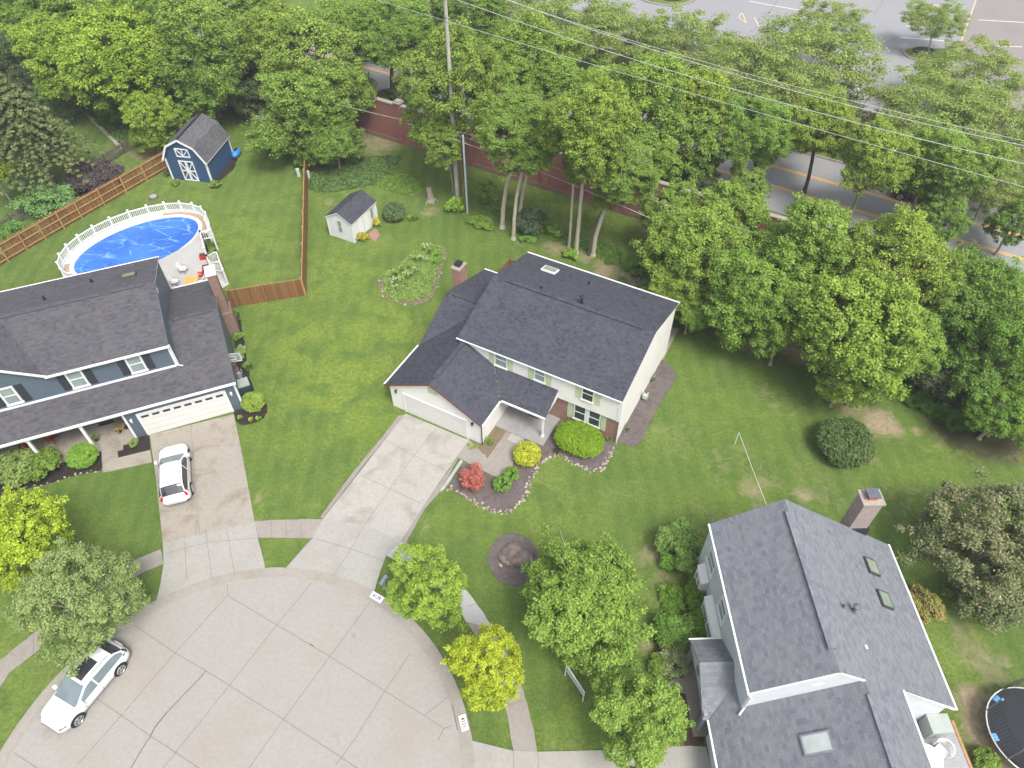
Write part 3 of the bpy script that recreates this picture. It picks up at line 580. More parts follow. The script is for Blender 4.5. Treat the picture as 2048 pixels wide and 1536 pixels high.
def wbox(mb, ax, k, out, a0, a1, z0, z1, d0, d1, mat):
    """box on a wall: ax 'v' wall at v=k running along u, or 'u'; out +-1; d0..d1 distance off the wall"""
    lo, hi = sorted((k+out*d0, k+out*d1))
    if ax == 'v': mb.box((a0, lo, z0), (a1, hi, z1), mat)
    else: mb.box((lo, a0, z0), (hi, a1, z1), mat)
def window(parent, ax, k, out, a0, a1, z0, z1, glass='glass', rail=True, fw=0.08, sashes=1, mull=0.0, frame='white_trim'):
    mb = MB(); w = lambda *a: wbox(mb, ax, k, out, *a, frame)
    w(a0, a0+fw, z0, z1, 0.002, .06); w(a1-fw, a1, z0, z1, 0.002, .06); w(a0+fw, a1-fw, z1-fw, z1, 0.002, .06); w(a0-.04, a1+.04, z0-.06, z0+fw*.6, 0.002, .10)
    sw = (a1-a0-mull)/sashes if sashes > 1 else (a1-a0)
    if sashes == 2: mc = (a0+a1)/2; w(mc-mull/2, mc+mull/2, z0+.05, z1-fw, 0.002, .055)
    if rail:
        zc = (z0+z1)/2
        if sashes == 2:
            w(a0+fw, mc-mull/2, zc-.03, zc+.03, 0.002, .045); w(mc+mull/2, a1-fw, zc-.03, zc+.03, 0.002, .045)
        else: w(a0+fw, a1-fw, zc-.03, zc+.03, 0.002, .045)
    o = mb.build('window', parent)
    g = MB(); wbox(g, ax, k, out, a0+fw*.5, a1-fw*.5, z0+.02, z1-fw*.5, 0.001, .02, glass); g.build('pane', o); return o
def shutter(parent, ax, k, out, a0, a1, z0, z1, mat):
    mb = MB(); wbox(mb, ax, k, out, a0, a1, z0, z1, 0.002, .035, mat); return mb.build('shutter', parent)
def garage_door(parent, a0, a1, z1, k=0.0, lights=0, trim=0.12, arch=False):
    mb = MB(); n = 4; hh = z1/n
    for i in range(n): mb.box((a0, k-.045, i*hh+.012), (a1, k-.012, (i+1)*hh-.006), 'garage_panel')
    o = mb.build('garage_door', parent, bevel=0.008)
    mb = MB(); mb.box((a0-trim, k-.07, 0), (a0-.002, k-.002, z1+.002), 'white_trim'); mb.box((a1+.002, k-.07, 0), (a1+trim, k-.002, z1+.002), 'white_trim'); mb.box((a0-trim, k-.075, z1+.004), (a1+trim, k-.002, z1+trim), 'white_trim'); mb.build('door_frame', o)
    for i in range(lights):
        c = a0+(a1-a0)*(i+.5)/lights; mb = MB(); w = (a1-a0)/lights*.34; mb.box((c-w, k-.052, z1-.36), (c+w, k-.046, z1-.16), 'glass_dark'); mb.build('pane', o)
    return o
def gutter(parent, a, b_, s=0.11, mat='white_trim'):
    mb = MB(); mb.beam(a, b_, s, s, mat); return mb.build('gutter', parent)
def lamp(parent, u_, v_, z, mat='black_metal'):
    mb = MB(); mb.tube([(u_, v_-.0, z+.1), (u_, v_-.16, z+.12)], .03, mat, 8); mb.tube([(u_, v_-.16, z+.14), (u_, v_-.16, z+.05), (u_, v_-.16, z-.13)], [.09, .08, .05], mat, 10); return mb.build('wall_lamp', parent)
RT = 0.07
def roof(parent, polys, mat, name='roof', side='white_trim', lab=None):
    mb = MB()
    for P in polys: mb.slab(P, RT, mat, side)
    o = mb.build(name, parent)
    if lab: o['label'] = lab
    return o

# ------------------------------------------------------------------ main house (white, charcoal roof)
M_ = Frame(6.99, 29.64, -.4986)
H = thing('house', (M_.x, M_.y, 0), M_.phi, 'white two storey house with charcoal roof, green shutters and brick front in the middle', 'house')
zE, zR, vR, vB = 4.73, 6.36, 5.29, 10.58
sm = (zR-zE)/vR
def zm(v_): return zE+sm*(v_ if v_ <= vR else 2*vR-v_)-RT-.01
mb = MB(); ul, ur = -12.2, -0.10
for u_ in (ur, ul):
    P = [(u_, .5, 0), (u_, 10.25, 0), (u_, 10.25, zm(10.25)), (u_, vR, zm(vR)), (u_, .5, zm(.5))]
    mb.face(P if u_ == ur else P[::-1], 'siding_white')
mb.face([(ul, .5, 0), (ur, .5, 0), (ur, .5, 4.7), (ul, .5, 4.7)], 'siding_white'); mb.face([(ur, 10.25, 0), (ul, 10.25, 0), (ul, 10.25, 4.7), (ur, 10.25, 4.7)], 'siding_white')
mb.box((ul, .22, 2.46), (ur+.0, .499, 4.76), 'siding_white')
mb.build('wall', H)
mb = MB(); mb.box((ur-.16, .19, 2.46), (ur+.03, .23, 4.7), 'white_trim'); mb.build('corner_trim', H)
mb = MB(); mb.box((-8.05, .44, 0), (ur-.005, .498, 2.44), 'brick_red'); mb.build('brick_front', H)
e = 0.02
roof(H, [[(-12.28, 0, zE), (0, 0, zE), (0, vR, zR), (-12.28, vR, zR)], [(-12.28, vR, zR), (0, vR, zR), (0, vB, zE), (-12.28, vB, zE)]], 'roof_charcoal')
mb = MB(); mb.box((-11.3, vR-.17, zR-.02), (-.9, vR+.17, zR+.055), 'roof_charcoal'); mb.build('ridge_vent', H)
gutter(H, (-12.3, -.02, zE-.01), (.02, -.02, zE-.01), .07); gutter(H, (-12.3, vB+.06, zE-.04), (.02, vB+.06, zE-.04))
for a0, a1, z0 in ((-9.42, -8.43, 3.3), (-6.38, -5.52, 3.38), (-2.87, -1.98, 3.30)):
    window(H, 'v', .22, -1, a0, a1, z0+.03, 4.68, 'glass_curtain' if a0 < -5 else 'glass_dark'); shutter(H, 'v', .22, -1, a0-.44, a0-.03, z0, 4.68, 'shutter_green'); shutter(H, 'v', .22, -1, a1+.03, a1+.44, z0, 4.68, 'shutter_green')
window(H, 'v', .44, -1, -3.38, -1.40, .80, 2.36, 'glass', sashes=2, mull=.34); shutter(H, 'v', .44, -1, -3.86, -3.43, .68, 2.36, 'shutter_green'); shutter(H, 'v', .44, -1, -1.35, -1.0, .68, 2.36, 'shutter_green')
nB = (0, sm, 1)
def slope_at(F, px, py, f):
    z = 5.0
    for _ in range(30): p = F.loc(G(px, py, z)); z = f(p.x, p.y)
    p = F.loc(G(px, py, z)); return (p.x, p.y, z)
fm = lambda u_, v_: zE+sm*(v_ if v_ <= vR else 2*vR-v_)
skylight(H, slope_at(M_, 1100, 541, fm), nB, 1.15, .85, 'glass_sky', 'white_trim')
pipe(H, slope_at(M_, 1163, 606, fm), .5, .09, cap=True); pipe(H, slope_at(M_, 1083, 577, fm), .22, .05); pipe(H, slope_at(M_, 1178, 568, fm), .25, .05)
mb = MB(); mb.tube([(ur+.05, .3, 0.1), (ur+.05, .3, zE-.1)], .045, 'white_trim', 8); mb.build('downspout', H)
# garage wing
mb = MB(); gl, gr, gf = -15.44, -8.10, -4.05
gz = lambda u_: 2.4+.543*(min(u_+15.65, -7.9-u_))-RT-.01
mb.face([(gl, gf, 0), (gr, gf, 0), (gr, gf, gz(gr)), (-11.775, gf, gz(-11.775)), (gl, gf, gz(gl))], 'siding_white')
mb.face([(gl, 9.3, 0), (gl, gf, 0), (gl, gf, gz(gl)), (gl, .2, gz(gl)), (gl, 4.2, 4.15), (gl, 9.3, 2.42)], 'siding_white'); mb.face([(gr, gf, 0), (gr, .5, 0), (gr, .5, gz(gr)), (gr, gf, gz(gr))], 'siding_white')
mb.face([(ul, 9.3, 0), (gl, 9.3, 0), (gl, 9.3, 2.42), (ul, 9.3, 2.42)], 'siding_white'); mb.build('garage_wall', H)
garage_door(H, -14.25, -9.29, 1.88, gf)
g1 = [(-15.65, -4.3, 2.4), (-11.77, -4.3, 4.5), (-11.77, .35, 4.5), (-12.2, .35, 4.27), (-12.2, 4.14, 4.27), (-15.65, 0, 2.4)]
g2 = [(-11.77, -4.3, 4.5), (-7.9, -4.3, 2.4), (-7.9, -1.75, 2.4), (-9.56, .35, 3.3), (-11.77, .35, 4.5)]
f1 = [(-15.65, 0, 2.4), (-12.2, 4.14, 4.27), (-12.2, 4.2, 4.3), (-15.65, 4.2, 4.3)]
f2 = [(-15.65, 4.2, 4.3), (-12.2, 4.2, 4.3), (-12.2, 9.6, 2.5), (-15.65, 9.6, 2.5)]
roof(H, [g1, [g2[0]]+g2[4:]+g2[1:4][::-1][::-1] if False else list(reversed(g2[:1]+g2[4:]+g2[3:0:-1])) , f1, f2], 'roof_charcoal', 'garage_roof', 'roof_charcoal')
roof(H, [[(-7.94, -1.75, 2.42), (-4.5, -1.75, 2.42), (-4.55, .35, 3.3), (-9.56, .35, 3.3)]], 'roof_charcoal', 'porch_roof', 'roof_charcoal')
mb = MB(); mb.box((-11.93, -3.7, 4.42), (-11.61, .0, 4.53), 'roof_charcoal'); mb.build('ridge_vent', H)
mb = MB(); mb.box((-15.2, 4.06, 4.22), (-12.5, 4.34, 4.33), 'roof_charcoal'); mb.build('ridge_vent', H)
gutter(H, (-15.7, -4.32, 2.36), (-15.7, .0, 2.36)); gutter(H, (-7.85, -4.32, 2.36), (-7.85, -1.85, 2.36)); gutter(H, (-7.8, -1.8, 2.38), (-4.5, -1.8, 2.38)); gutter(H, (-15.65, 9.65, 2.47), (-12.3, 9.65, 2.47))
mb = MB(); mb.beam((-15.68, -4.33, 2.36), (-11.77, -4.33, 4.46), .04, .16, 'maroon_trim'); mb.beam((-11.77, -4.33, 4.46), (-7.88, -4.33, 2.36), .04, .16, 'maroon_trim'); mb.build('rake_trim', H)
mb = MB(); mb.tube([(-8.06, -4.10, 0), (-8.06, -4.10, 2.3)], .04, 'dark_trim', 8); mb.build('downspout', H)
mb = MB(); mb.face([(-4.62, -1.6, 2.3), (-4.62, .34, 2.3), (-4.62, .34, 3.15)], 'siding_white'); mb.box((-8.0, -1.72, 2.18), (-4.62, -1.6, 2.34), 'white_trim'); mb.box((-4.72, -1.6, 2.18), (-4.62, .34, 2.30), 'white_trim'); mb.build('porch_beam', H)
mb = MB(); mb.box((-4.79, -1.66, .12), (-4.66, -1.53, 2.2), 'white_trim'); mb.box((-4.83, -1.70, .12), (-4.62, -1.49, .30), 'white_trim'); mb.build('porch_post', H, bevel=0.01)
mb = MB(); mb.box((-8.09, -2.3, 0), (-4.35, .43, .12), 'porch_concrete'); mb.build('porch_slab', H, bevel=0.01)
lamp(H, -14.85, gf, 1.95); lamp(H, -8.72, gf, 1.95)
mb = MB(); mb.face([(-12.15, gf-.012, 3.2), (-11.4, gf-.012, 3.2), (-11.4, gf-.012, 3.95), (-11.77, gf-.012, 4.15), (-12.15, gf-.012, 3.95)], 'shutter_green'); mb.build('gable_louver', H)
# front door of the house, under the porch
mb = MB(); mb.box((-7.2, .395, .14), (-6.25, .436, 2.1), 'dark_trim'); d_ = mb.build('door', H); mb = MB(); mb.tube([(-6.36, .39, 1.05), (-6.36, .33, 1.05)], .03, 'alloy', 8); mb.build('handle', d_)
# chimney
mb = MB(); mb.box((-16.35, 6.0, 0), (-15.66, 6.95, 4.9), 'brick_red'); ch = mb.build('chimney', H)
mb = MB(); mb.box((-16.41, 5.94, 4.9), (-15.60, 7.01, 5.02), 'stone_cap'); mb.build('cap', ch, bevel=.02); mb = MB(); mb.box((-16.2, 6.25, 5.02), (-15.8, 6.7, 5.2), 'black_metal'); mb.box((-16.26, 6.18, 5.2), (-15.74, 6.77, 5.26), 'black_metal'); mb.build('flue', ch)
# rear deck
p = M_.g(1018, 522, .5); mb = MB(); mb.box((-15.2, 10.3, .35), (-12.4, 13.0, .45), 'decking'); mb.box((-15.2, 12.95, .45), (-12.4, 13.0, 1.3), 'fence_wood'); mb.box((-15.25, 10.3, .45), (-15.2, 13.0, 1.3), 'fence_wood'); mb.box((-12.4, 10.3, .0), (-12.35, 13.0, 1.3), 'fence_wood'); mb.build('rear_deck', H)

# ------------------------------------------------------------------ left house (blue)
L_ = Frame(-19.14, 33.3, .37)
HL = thing('house', (L_.x, L_.y, 0), L_.phi, 'blue grey two storey house with black shutters and a front porch at the left edge', 'house')
ze, zr, D = 3.07, 4.85, 5.83; v0 = -.35; sl_ = (zr-ze)/D
zl = lambda v_: ze+sl_*(v_-v0 if v_-v0 <= D else 2*D-(v_-v0))
mb = MB(); UL = -18.0
mb.face([(0, 0, 0), (0, 11.0, 0), (0, 11.0, zl(11.0)-.11), (0, v0+D, zr-.11), (0, 0, zl(0)-.11)], 'siding_blue')
mb.face([(-7.36, 0, 0), (0, 0, 0), (0, 0, 3.0), (-7.36, 0, 3.0)], 'siding_blue'); mb.face([(-7.36, 2.2, 0), (-7.36, 0, 0), (-7.36, 0, 3.0), (-7.36, 2.2, 3.6)], 'siding_blue')
mb.face([(UL, 2.2, 0), (-7.36, 2.2, 0), (-7.36, 2.2, 3.6), (UL, 2.2, 3.6)], 'siding_blue'); mb.face([(0, 11.0, 0), (UL, 11.0, 0), (UL, 11.0, 3.0), (0, 11.0, 3.0)], 'siding_blue')
mb.build('wall', HL)
mb = MB(); mb.box((-.10, -.03, 0), (.03, .12, 3.0), 'white_trim'); mb.build('corner_trim', HL); mb = MB(); mb.box((-7.40, -.03, 0), (-7.26, .1, 3.0), 'white_trim'); mb.build('corner_trim', HL)
roof(HL, [[(UL, v0, ze), (.15, v0, ze), (.15, v0+D, zr), (UL, v0+D, zr)], [(UL, v0+D, zr), (.15, v0+D, zr), (.15, v0+2*D, ze), (UL, v0+2*D, ze)]], 'roof_brown', 'lower_roof')
mb = MB(); mb.box((-2.9, v0+D-.14, zr-.03), (-.2, v0+D+.14, zr+.045), 'roof_brown'); mb.build('ridge_vent', HL)
gutter(HL, (UL, v0-.06, ze-.05), (.17, v0-.06, ze-.05), .13); gutter(HL, (-3.1, v0+2*D+.06, ze-.05), (.17, v0+2*D+.06, ze-.05))
# upper storey
a, zu, zt, d2 = -3.09, 5.94, 7.49, 4.96; vu = 1.67
mb = MB(); z_ = lambda v_: zu+(zt-zu)/d2*(v_-vu if v_-vu <= d2 else 2*d2-(v_-vu))-.12
mb.face([(a-.1, 1.97, 3), (a-.1, 11.3, 3), (a-.1, 11.3, z_(11.3)), (a-.1, vu+d2, z_(vu+d2)), (a-.1, 1.97, z_(1.97))], 'siding_blue')
mb.face([(UL, 1.97, 3), (a-.1, 1.97, 3), (a-.1, 1.97, 5.9), (UL, 1.97, 5.9)], 'siding_blue'); mb.face([(a-.1, 11.3, 0), (UL, 11.3, 0), (UL, 11.3, 5.9), (a-.1, 11.3, 5.9)], 'siding_blue')
mb.build('upper_wall', HL)
mb = MB(); zb = zl(1.97); mb.box((a-.2, 1.92, zb), (a-.07, 2.05, 5.85), 'white_trim'); mb.box((UL, 1.90, zb-.02), (a-.2, 1.965, zb+.12), 'white_trim'); mb.tube([(a+.0, 1.9, 5.8), (a+.0, 1.9, zb+.05), (a+.25, 1.75, zb+.05)], .045, 'white_trim', 8); mb.build('corner_trim', HL)
uf = [(-10.6, vu, zu), (a, vu, zu), (a, vu+d2, zt), (-12.85, vu+d2, zt)]
roof(HL, [uf, [(UL, vu+d2, zt), (a, vu+d2, zt), (a, vu+2*d2, zu), (UL, vu+2*d2, zu)], [(-12.85, vu, 7.49), (-10.6, vu, zu), (-12.85, vu+d2, zt)], [(-15.1, vu, zu), (-12.85, vu, 7.49), (-12.85, vu+d2, zt)], [(UL, vu, zu), (-15.1, vu, zu), (-12.85, vu+d2, zt), (UL, vu+d2, zt)]], 'roof_brown')
mb = MB(); mb.face([(-15.1, 1.96, zu-.15), (-10.6, 1.96, zu-.15), (-12.85, 1.96, 7.38)], 'siding_blue'); mb.build('gable_wall', HL)
mb = MB(); mb.beam((-10.5, vu-.03, zu-.03), (-12.85, vu-.03, 7.46), .05, .16, 'white_trim'); mb.build('rake_trim', HL); mb = MB(); mb.beam((-15.2, vu-.03, zu-.03), (-12.85, vu-.03, 7.46), .05, .16, 'white_trim'); mb.build('rake_trim', HL)
mb = MB(); mb.box((UL, vu+d2-.16, zt-.03), (a-.7, vu+d2+.16, zt+.05), 'roof_brown'); mb.build('ridge_vent', HL)
gutter(HL, (-10.6, vu-.06, zu-.05), (a+.02, vu-.06, zu-.05), .12); gutter(HL, (UL, vu+2*d2+.06, zu-.05), (a+.02, vu+2*d2+.06, zu-.05), .10)
for a0, a1 in ((-6.0, -5.0), (-9.65, -8.64), (-13.6, -12.65)):
    window(HL, 'v', 1.97, -1, a0, a1, 4.10, 5.62, 'glass_curtain', fw=.11); shutter(HL, 'v', 1.97, -1, a0-.52, a0-.06, 4.08, 5.62, 'shutter_black'); shutter(HL, 'v', 1.97, -1, a1+.06, a1+.52, 4.08, 5.62, 'shutter_black')
garage_door(HL, -6.45, -.85, 2.15, 0, lights=8)
lamp(HL, -6.98, 0, 1.85, 'white_trim'); lamp(HL, -.42, 0, 1.85, 'white_trim')
for u_ in (-.05, a-.15):
    mb = MB(); vc, zc = (v0+D, zr-.75) if u_ > -1 else (vu+d2, zt-.75); mb.face([(u_+.07, vc-.28, zc), (u_+.07, vc, zc-.3), (u_+.07, vc+.28, zc), (u_+.07, vc, zc+.3)], 'white_trim'); mb.build('gable_louver', HL)
fl_ = lambda u_, v_: zu+(zt-zu)/d2*(v_-vu if v_-vu <= d2 else 2*d2-(v_-vu))
nBk = (0, (zt-zu)/d2, 1)
skylight(HL, slope_at(L_, 258, 552, fl_), nBk, 1.0, .75, 'glass_sky', 'dark_trim'); pipe(HL, slope_at(L_, 184, 564, fl_), .28, .07); pipe(HL, slope_at(L_, 90, 600, fl_), .35, .06)
# porch
mb = MB(); mb.box((UL, -.38, 0), (-7.37, 2.2, .14), 'stained_concrete'); mb.build('porch_slab', HL); mb = MB(); mb.box((-9.3, -.75, 0), (-8.2, -.385, .09), 'stained_concrete'); mb.build('step', HL)
for u_ in (-9.85, -13.0, -16.2):
    mb = MB(); mb.box((u_-.09, -.28, .14), (u_+.09, -.10, 2.9), 'white_trim'); mb.box((u_-.13, -.32, .14), (u_+.13, -.06, .42), 'white_trim'); mb.box((u_-.13, -.32, 2.7), (u_+.13, -.06, 2.9), 'white_trim'); mb.build('porch_post', HL, bevel=.01)
mb = MB(); mb.box((UL, -.3, 2.75), (-7.4, -.08, 2.93), 'white_trim'); mb.build('porch_beam', HL)
# tall mixed-brick chimney on the right side wall
mb = MB(); mb.box((.01, 7.6, 0), (.75, 9.1, 2.4), 'brick_mixed'); mb.box((.01, 7.85, 2.4), (.62, 8.85, 6.0), 'brick_mixed'); ch = mb.build('chimney', HL)
mb = MB(); mb.box((-.05, 7.78, 6.0), (.70, 8.92, 6.14), 'white_trim'); mb.build('cap', ch, bevel=.02)

# ------------------------------------------------------------------ right house (grey-white)
R_ = Frame(10.75, 20.55, -1.55)
HR = thing('house', (R_.x, R_.y, 0), R_.phi, 'pale grey house with large light grey shingle roofs and skylights at the bottom right', 'house')
s = .692; z0, vr, zr = 5.2, 3.44, 7.58; vb, zb = 10.88, 2.43
pl = lambda v_: z0+s*v_ if v_ <= vr else zr-s*(v_-vr)
roof(HR, [[(0, vr, zr), (0, 0, z0), (9.0, 0, z0), (9.0, vr, zr)][::1], [(0, vb, zb), (0, vr, zr), (9.0, vr, zr), (9.1, vb, zb)]], 'roof_grey')
mb = MB()
mb.face([(.12, .06, 0), (.12, .06, pl(.06)-.12), (.12, vr, zr-.12), (.12, 10.5, pl(10.5)-.12), (.12, 10.5, 0)], 'siding_offwhite')
mb.face([(8.95, .06, 0), (8.95, 10.5, 0), (8.95, 10.5, pl(10.5)-.12), (8.95, vr, zr-.12), (8.95, .06, pl(.06)-.12)], 'siding_offwhite')
mb.face([(.12, .06, 0), (8.95, .06, 0), (8.95, .06, 5.12), (.12, .06, 5.12)], 'siding_offwhite'); mb.face([(.12, 10.5, 0), (.12, 10.5, 2.6), (8.95, 10.5, 2.6), (8.95, 10.5, 0)], 'siding_offwhite')
mb.build('wall', HR)
vl, zl_ = 4.9, 6.54; zeL = zl_-s*(vl+1.35); vR2 = 7.3
pw = zl_-s*(vl-.3)
roof(HR, [[(9.2, -1.35, zeL), (18, -1.35, zeL), (18, vl, zl_), (8.9, vl, zl_), (8.9, .3, pw), (7.5, .3, pw)], [(8.9, vl, pl(vl)), (18, vl, pl(vl)), (18, vR2, pl(vR2)), (8.9, vR2, pl(vR2))]], 'roof_grey', 'lower_roof')
mb = MB(); mb.box((9.4, -1.1, 0), (17.8, -1.08, zeL), 'siding_offwhite'); mb.build('lower_wall', HR); mb = MB(); mb.box((8.9, 6.98, 0), (17.8, 7.0, pl(7.0)-.12), 'siding_offwhite'); mb.build('lower_wall', HR)
mb = MB(); mb.face([(17.8, -1.1, 0), (17.8, 7.0, 0), (17.8, 7.0, pl(7.0)-.12), (17.8, vl, zl_-.12), (17.8, -1.1, zeL)], 'siding_offwhite'); mb.build('lower_wall', HR)
mb = MB(); mb.box((.75, vr-.2, zr-.08), (7.9, vr+.2, zr+.06), 'roof_grey'); o = mb.build('ridge_vent', HR)
mb = MB(); mb.box((9.6, vl-.14, zl_-.06), (17.8, vl+.14, zl_+.05), 'roof_grey'); mb.build('ridge_vent', HR)
for A, B_ in (((-.02, -.05, z0-.04), (9.02, -.05, z0-.04)), ((-.02, vb+.05, zb-.04), (9.12, vb+.05, zb-.04)), ((9.2, -1.4, zeL-.04), (18, -1.4, zeL-.04)), ((8.9, vR2+.05, pl(vR2)-.04), (18, vR2+.05, pl(vR2)-.04))): gutter(HR, A, B_, .09)
mb = MB(); mb.beam((8.98, .0, z0-.08), (8.98, vr, zr-.08), .05, .14, 'white_trim'); mb.beam((8.98, vr, zr-.08), (8.98, vl, pl(vl)-.08), .05, .14, 'white_trim'); mb.build('rake_trim', HR); mb = MB(); mb.beam((8.98, vR2, pl(vR2)-.08), (9.08, vb, zb-.08), .05, .14, 'white_trim'); mb.build('rake_trim', HR)
mb = MB(); mb.face([(8.965, 2.55, 6.2), (8.965, 2.9, 5.85), (8.965, 3.25, 6.2), (8.965, 2.9, 6.55)], 'white_trim'); mb.build('gable_louver', HR)
mb = MB(); mb.tube([(9.0, -.02, 5.1), (9.05, .12, 4.9), (9.05, .16, 3.5), (9.3, -.1, 3.2)], .05, 'white_trim', 8); mb.build('downspout', HR)
# front porch gable
pr, zp = 6.95, 3.75
roof(HR, [[(5.35, .3, zp-s*1.6), (5.35, -1.65, zp-s*1.6), (pr, -1.65, zp), (pr, .3, zp)], [(pr, .3, zp), (pr, -1.65, zp), (9.2, -1.65, zp-s*2.25), (9.2, -1.35, zp-s*2.25), (7.5, .3, zp-s*.55)]], 'roof_grey', 'porch_roof', 'vent_grey')
mb = MB(); mb.face([(5.5, -1.6, 2.5), (9.1, -1.6, 2.1), (pr, -1.6, zp-.10)], 'siding_offwhite'); mb.build('porch_gable', HR)
mb = MB(); c = Vector((7.05, -1.61, 2.95)); mb.face([(c.x+.28*math.cos(t*.5236), c.y, c.z+.28*math.sin(t*.5236)) for t in range(12)], 'shade_grey'); mb.build('gable_louver', HR)
mb = MB(); mb.box((5.5, -1.6, 2.28), (9.1, -1.4, 2.48), 'shade_grey'); mb.build('porch_beam', HR)
for u_ in (5.75, 9.0): mb = MB(); mb.box((u_-.12, -1.6, .1), (u_+.12, -1.4, 2.3), 'shade_grey'); mb.build('porch_post', HR, bevel=.01)
mb = MB(); mb.box((5.4, -1.75, 0), (9.35, .3, .12), 'walk_concrete'); mb.build('porch_slab', HR); gutter(HR, (5.3, -1.68, zp-s*1.6-.04), (5.3, .25, zp-s*1.6-.04), .08)
# upper windows and first-floor bays on the left wall
for a0, a1 in ((.95, 2.2), (3.75, 4.85)): window(HR, 'v', .06, -1, a0, a1, 3.2, 4.5, 'glass_curtain', fw=.13)
for a0, a1 in ((1.1, 2.0), (3.0, 5.2)):
    mb = MB(); mb.box((a0-.1, -.30, .5), (a1+.1, .058, 2.35), 'siding_offwhite'); mb.slab([(a0-.14, -.34, 2.38), (a1+.14, -.34, 2.38), (a1+.14, .058, 2.6), (a0-.14, .058, 2.6)], .06, 'white_plastic'); bay = mb.build('bay', HR)
    window(bay, 'v', -.30, -1, a0, a1, .8, 2.2, 'glass_curtain', sashes=2, mull=.1)
# roof furniture
nr = (0, s, 1); nl = (0, -s, 1); fr_ = lambda u_, v_: pl(v_)
for q_ in ((1742, 1134), (1768, 1200)):
    skylight(HR, slope_at(R_, *q_, fr_), nr, .95, .95, 'glass_sky', 'dark_trim')
skylight(HR, slope_at(R_, 1635, 1487, lambda u_, v_: zl_-s*(vl-v_)), nl, .9, 1.35, 'skylight_white', 'grey_metal')
pipe(HR, slope_at(R_, 1706, 1222, fr_), .5, .09, 'vent_grey', True); pipe(HR, slope_at(R_, 1686, 1214, fr_), .3, .06, 'vent_grey')
c, _m = slopebox('roof_patch', HR, slope_at(R_, 1732, 1294, fr_), .18, .16, .05, nr, 'white_trim')
mb = MB(); mb.box((-.85, 7.95, 0), (.0, 8.95, 6.75), 'brick_speckled'); ch = mb.build('chimney', HR)
mb = MB(); mb.box((-.93, 7.85, 6.75), (.08, 9.05, 6.86), 'stone_cap'); mb.build('cap', ch, bevel=.02); mb = MB(); mb.box((-.68, 8.2, 6.86), (-.22, 8.66, 7.08), 'terracotta'); mb.box((-.76, 8.1, 7.15), (-.14, 8.76, 7.22), 'vent_grey'); mb.box((-.6, 8.25, 7.08), (-.3, 8.6, 7.15), 'black_metal'); mb.build('flue', ch)
mb = MB(); mb.box((-.1, 7.8, 3.6), (.08, 9.1, 4.35), 'black_metal'); mb.build('chimney_flashing', HR)
# rear deck
mb = MB(); mb.box((9.0, 7.05, .2), (16.5, 11.6, .32), 'decking_grey'); mb.box((9.0, 11.6, .1), (16.5, 11.75, .36), 'fence_new'); mb.build('deck', HR)

# ------------------------------------------------------------------ garden sheds
B_ = Frame(-29.09, 61.89, -.18)
SB = thing('barn_shed', (B_.x, B_.y, 0), B_.phi, 'navy blue gambrel roofed barn shed with white trimmed doors', 'shed')
w, dp = 4.2, 4.85
G5 = [(0.0, 2.35), (-.72, 3.7), (-2.1, 4.42), (-3.48, 3.7), (-4.2, 2.35)]
mb = MB(); fr = [(0, 0, 0)]+[(x, 0, z-.06) for x, z in G5]+[(-w, 0, 0)]; mb.face(fr[::-1], 'shed_blue'); mb.face([(x, dp, z) for x, _, z in fr], 'shed_blue')
mb.face([(0, 0, 0), (0, dp, 0), (0, dp, 2.35), (0, 0, 2.35)], 'shed_blue'); mb.face([(-w, dp, 0), (-w, 0, 0), (-w, 0, 2.35), (-w, dp, 2.35)], 'shed_blue'); mb.build('wall', SB)
def off(i, k=.0): return G5[i]
E5 = [(.16, 2.20), (-.70, 3.75), (-2.1, 4.50), (-3.5, 3.75), (-4.36, 2.20)]
mb = MB()
for i in range(4):
    (x0, z0_), (x1, z1_) = E5[i], E5[i+1]; mb.slab([(x0, -.2, z0_), (x0, dp+.15, z0_), (x1, dp+.15, z1_), (x1, -.2, z1_)], .07, 'roof_shed', 'white_trim')
mb.build('roof', SB)
mb = MB()
for i in range(4): (x0, z0_), (x1, z1_) = E5[i], E5[i+1]; mb.beam((x0, -.22, z0_-.08), (x1, -.22, z1_-.08), .04, .18, 'white_trim')
for x in (-.06, -w+.06): mb.box((x-.08, -.04, 0), (x+.08, -.002, 2.3), 'white_trim')
mb.box((.002, dp-.1, 0), (.04, dp+.03, 2.2), 'white_trim'); mb.box((.002, -.04, 0), (.04, .08, 2.2), 'white_trim'); mb.build('trim', SB)
def barn_leaf(x0, x1, za, zb_, name, par):
    mb = MB(); t = .1; k0, k1 = -.06, -.004
    mb.box((x0, k0, za), (x0+t, k1, zb_), 'white_trim'); mb.box((x1-t, k0, za), (x1, k1, zb_), 'white_trim'); mb.box((x0+t, k0, za), (x1-t, k1, za+t), 'white_trim'); mb.box((x0+t, k0, zb_-t), (x1-t, k1, zb_), 'white_trim')
    return mb, t, k0
for x0, x1, flip in ((-2.86, -2.12, 0), (-2.10, -1.36, 1)):
    mb, t, k = barn_leaf(x0, x1, .06, 2.2, '', None); zc = 1.13; mb.box((x0+t, -.058, zc-.05), (x1-t, -.004, zc+.05), 'white_trim')
    xo, xi = (x0+t, x1-t) if not flip else (x1-t, x0+t)
    mb.beam((xo, -.03, 2.08), (xi, -.03, zc+.06), .08, .05, 'white_trim', (0, 1, 0)); mb.beam((xo, -.03, .18), (xi, -.03, zc-.06), .08, .05, 'white_trim', (0, 1, 0)); mb.build('door', SB)
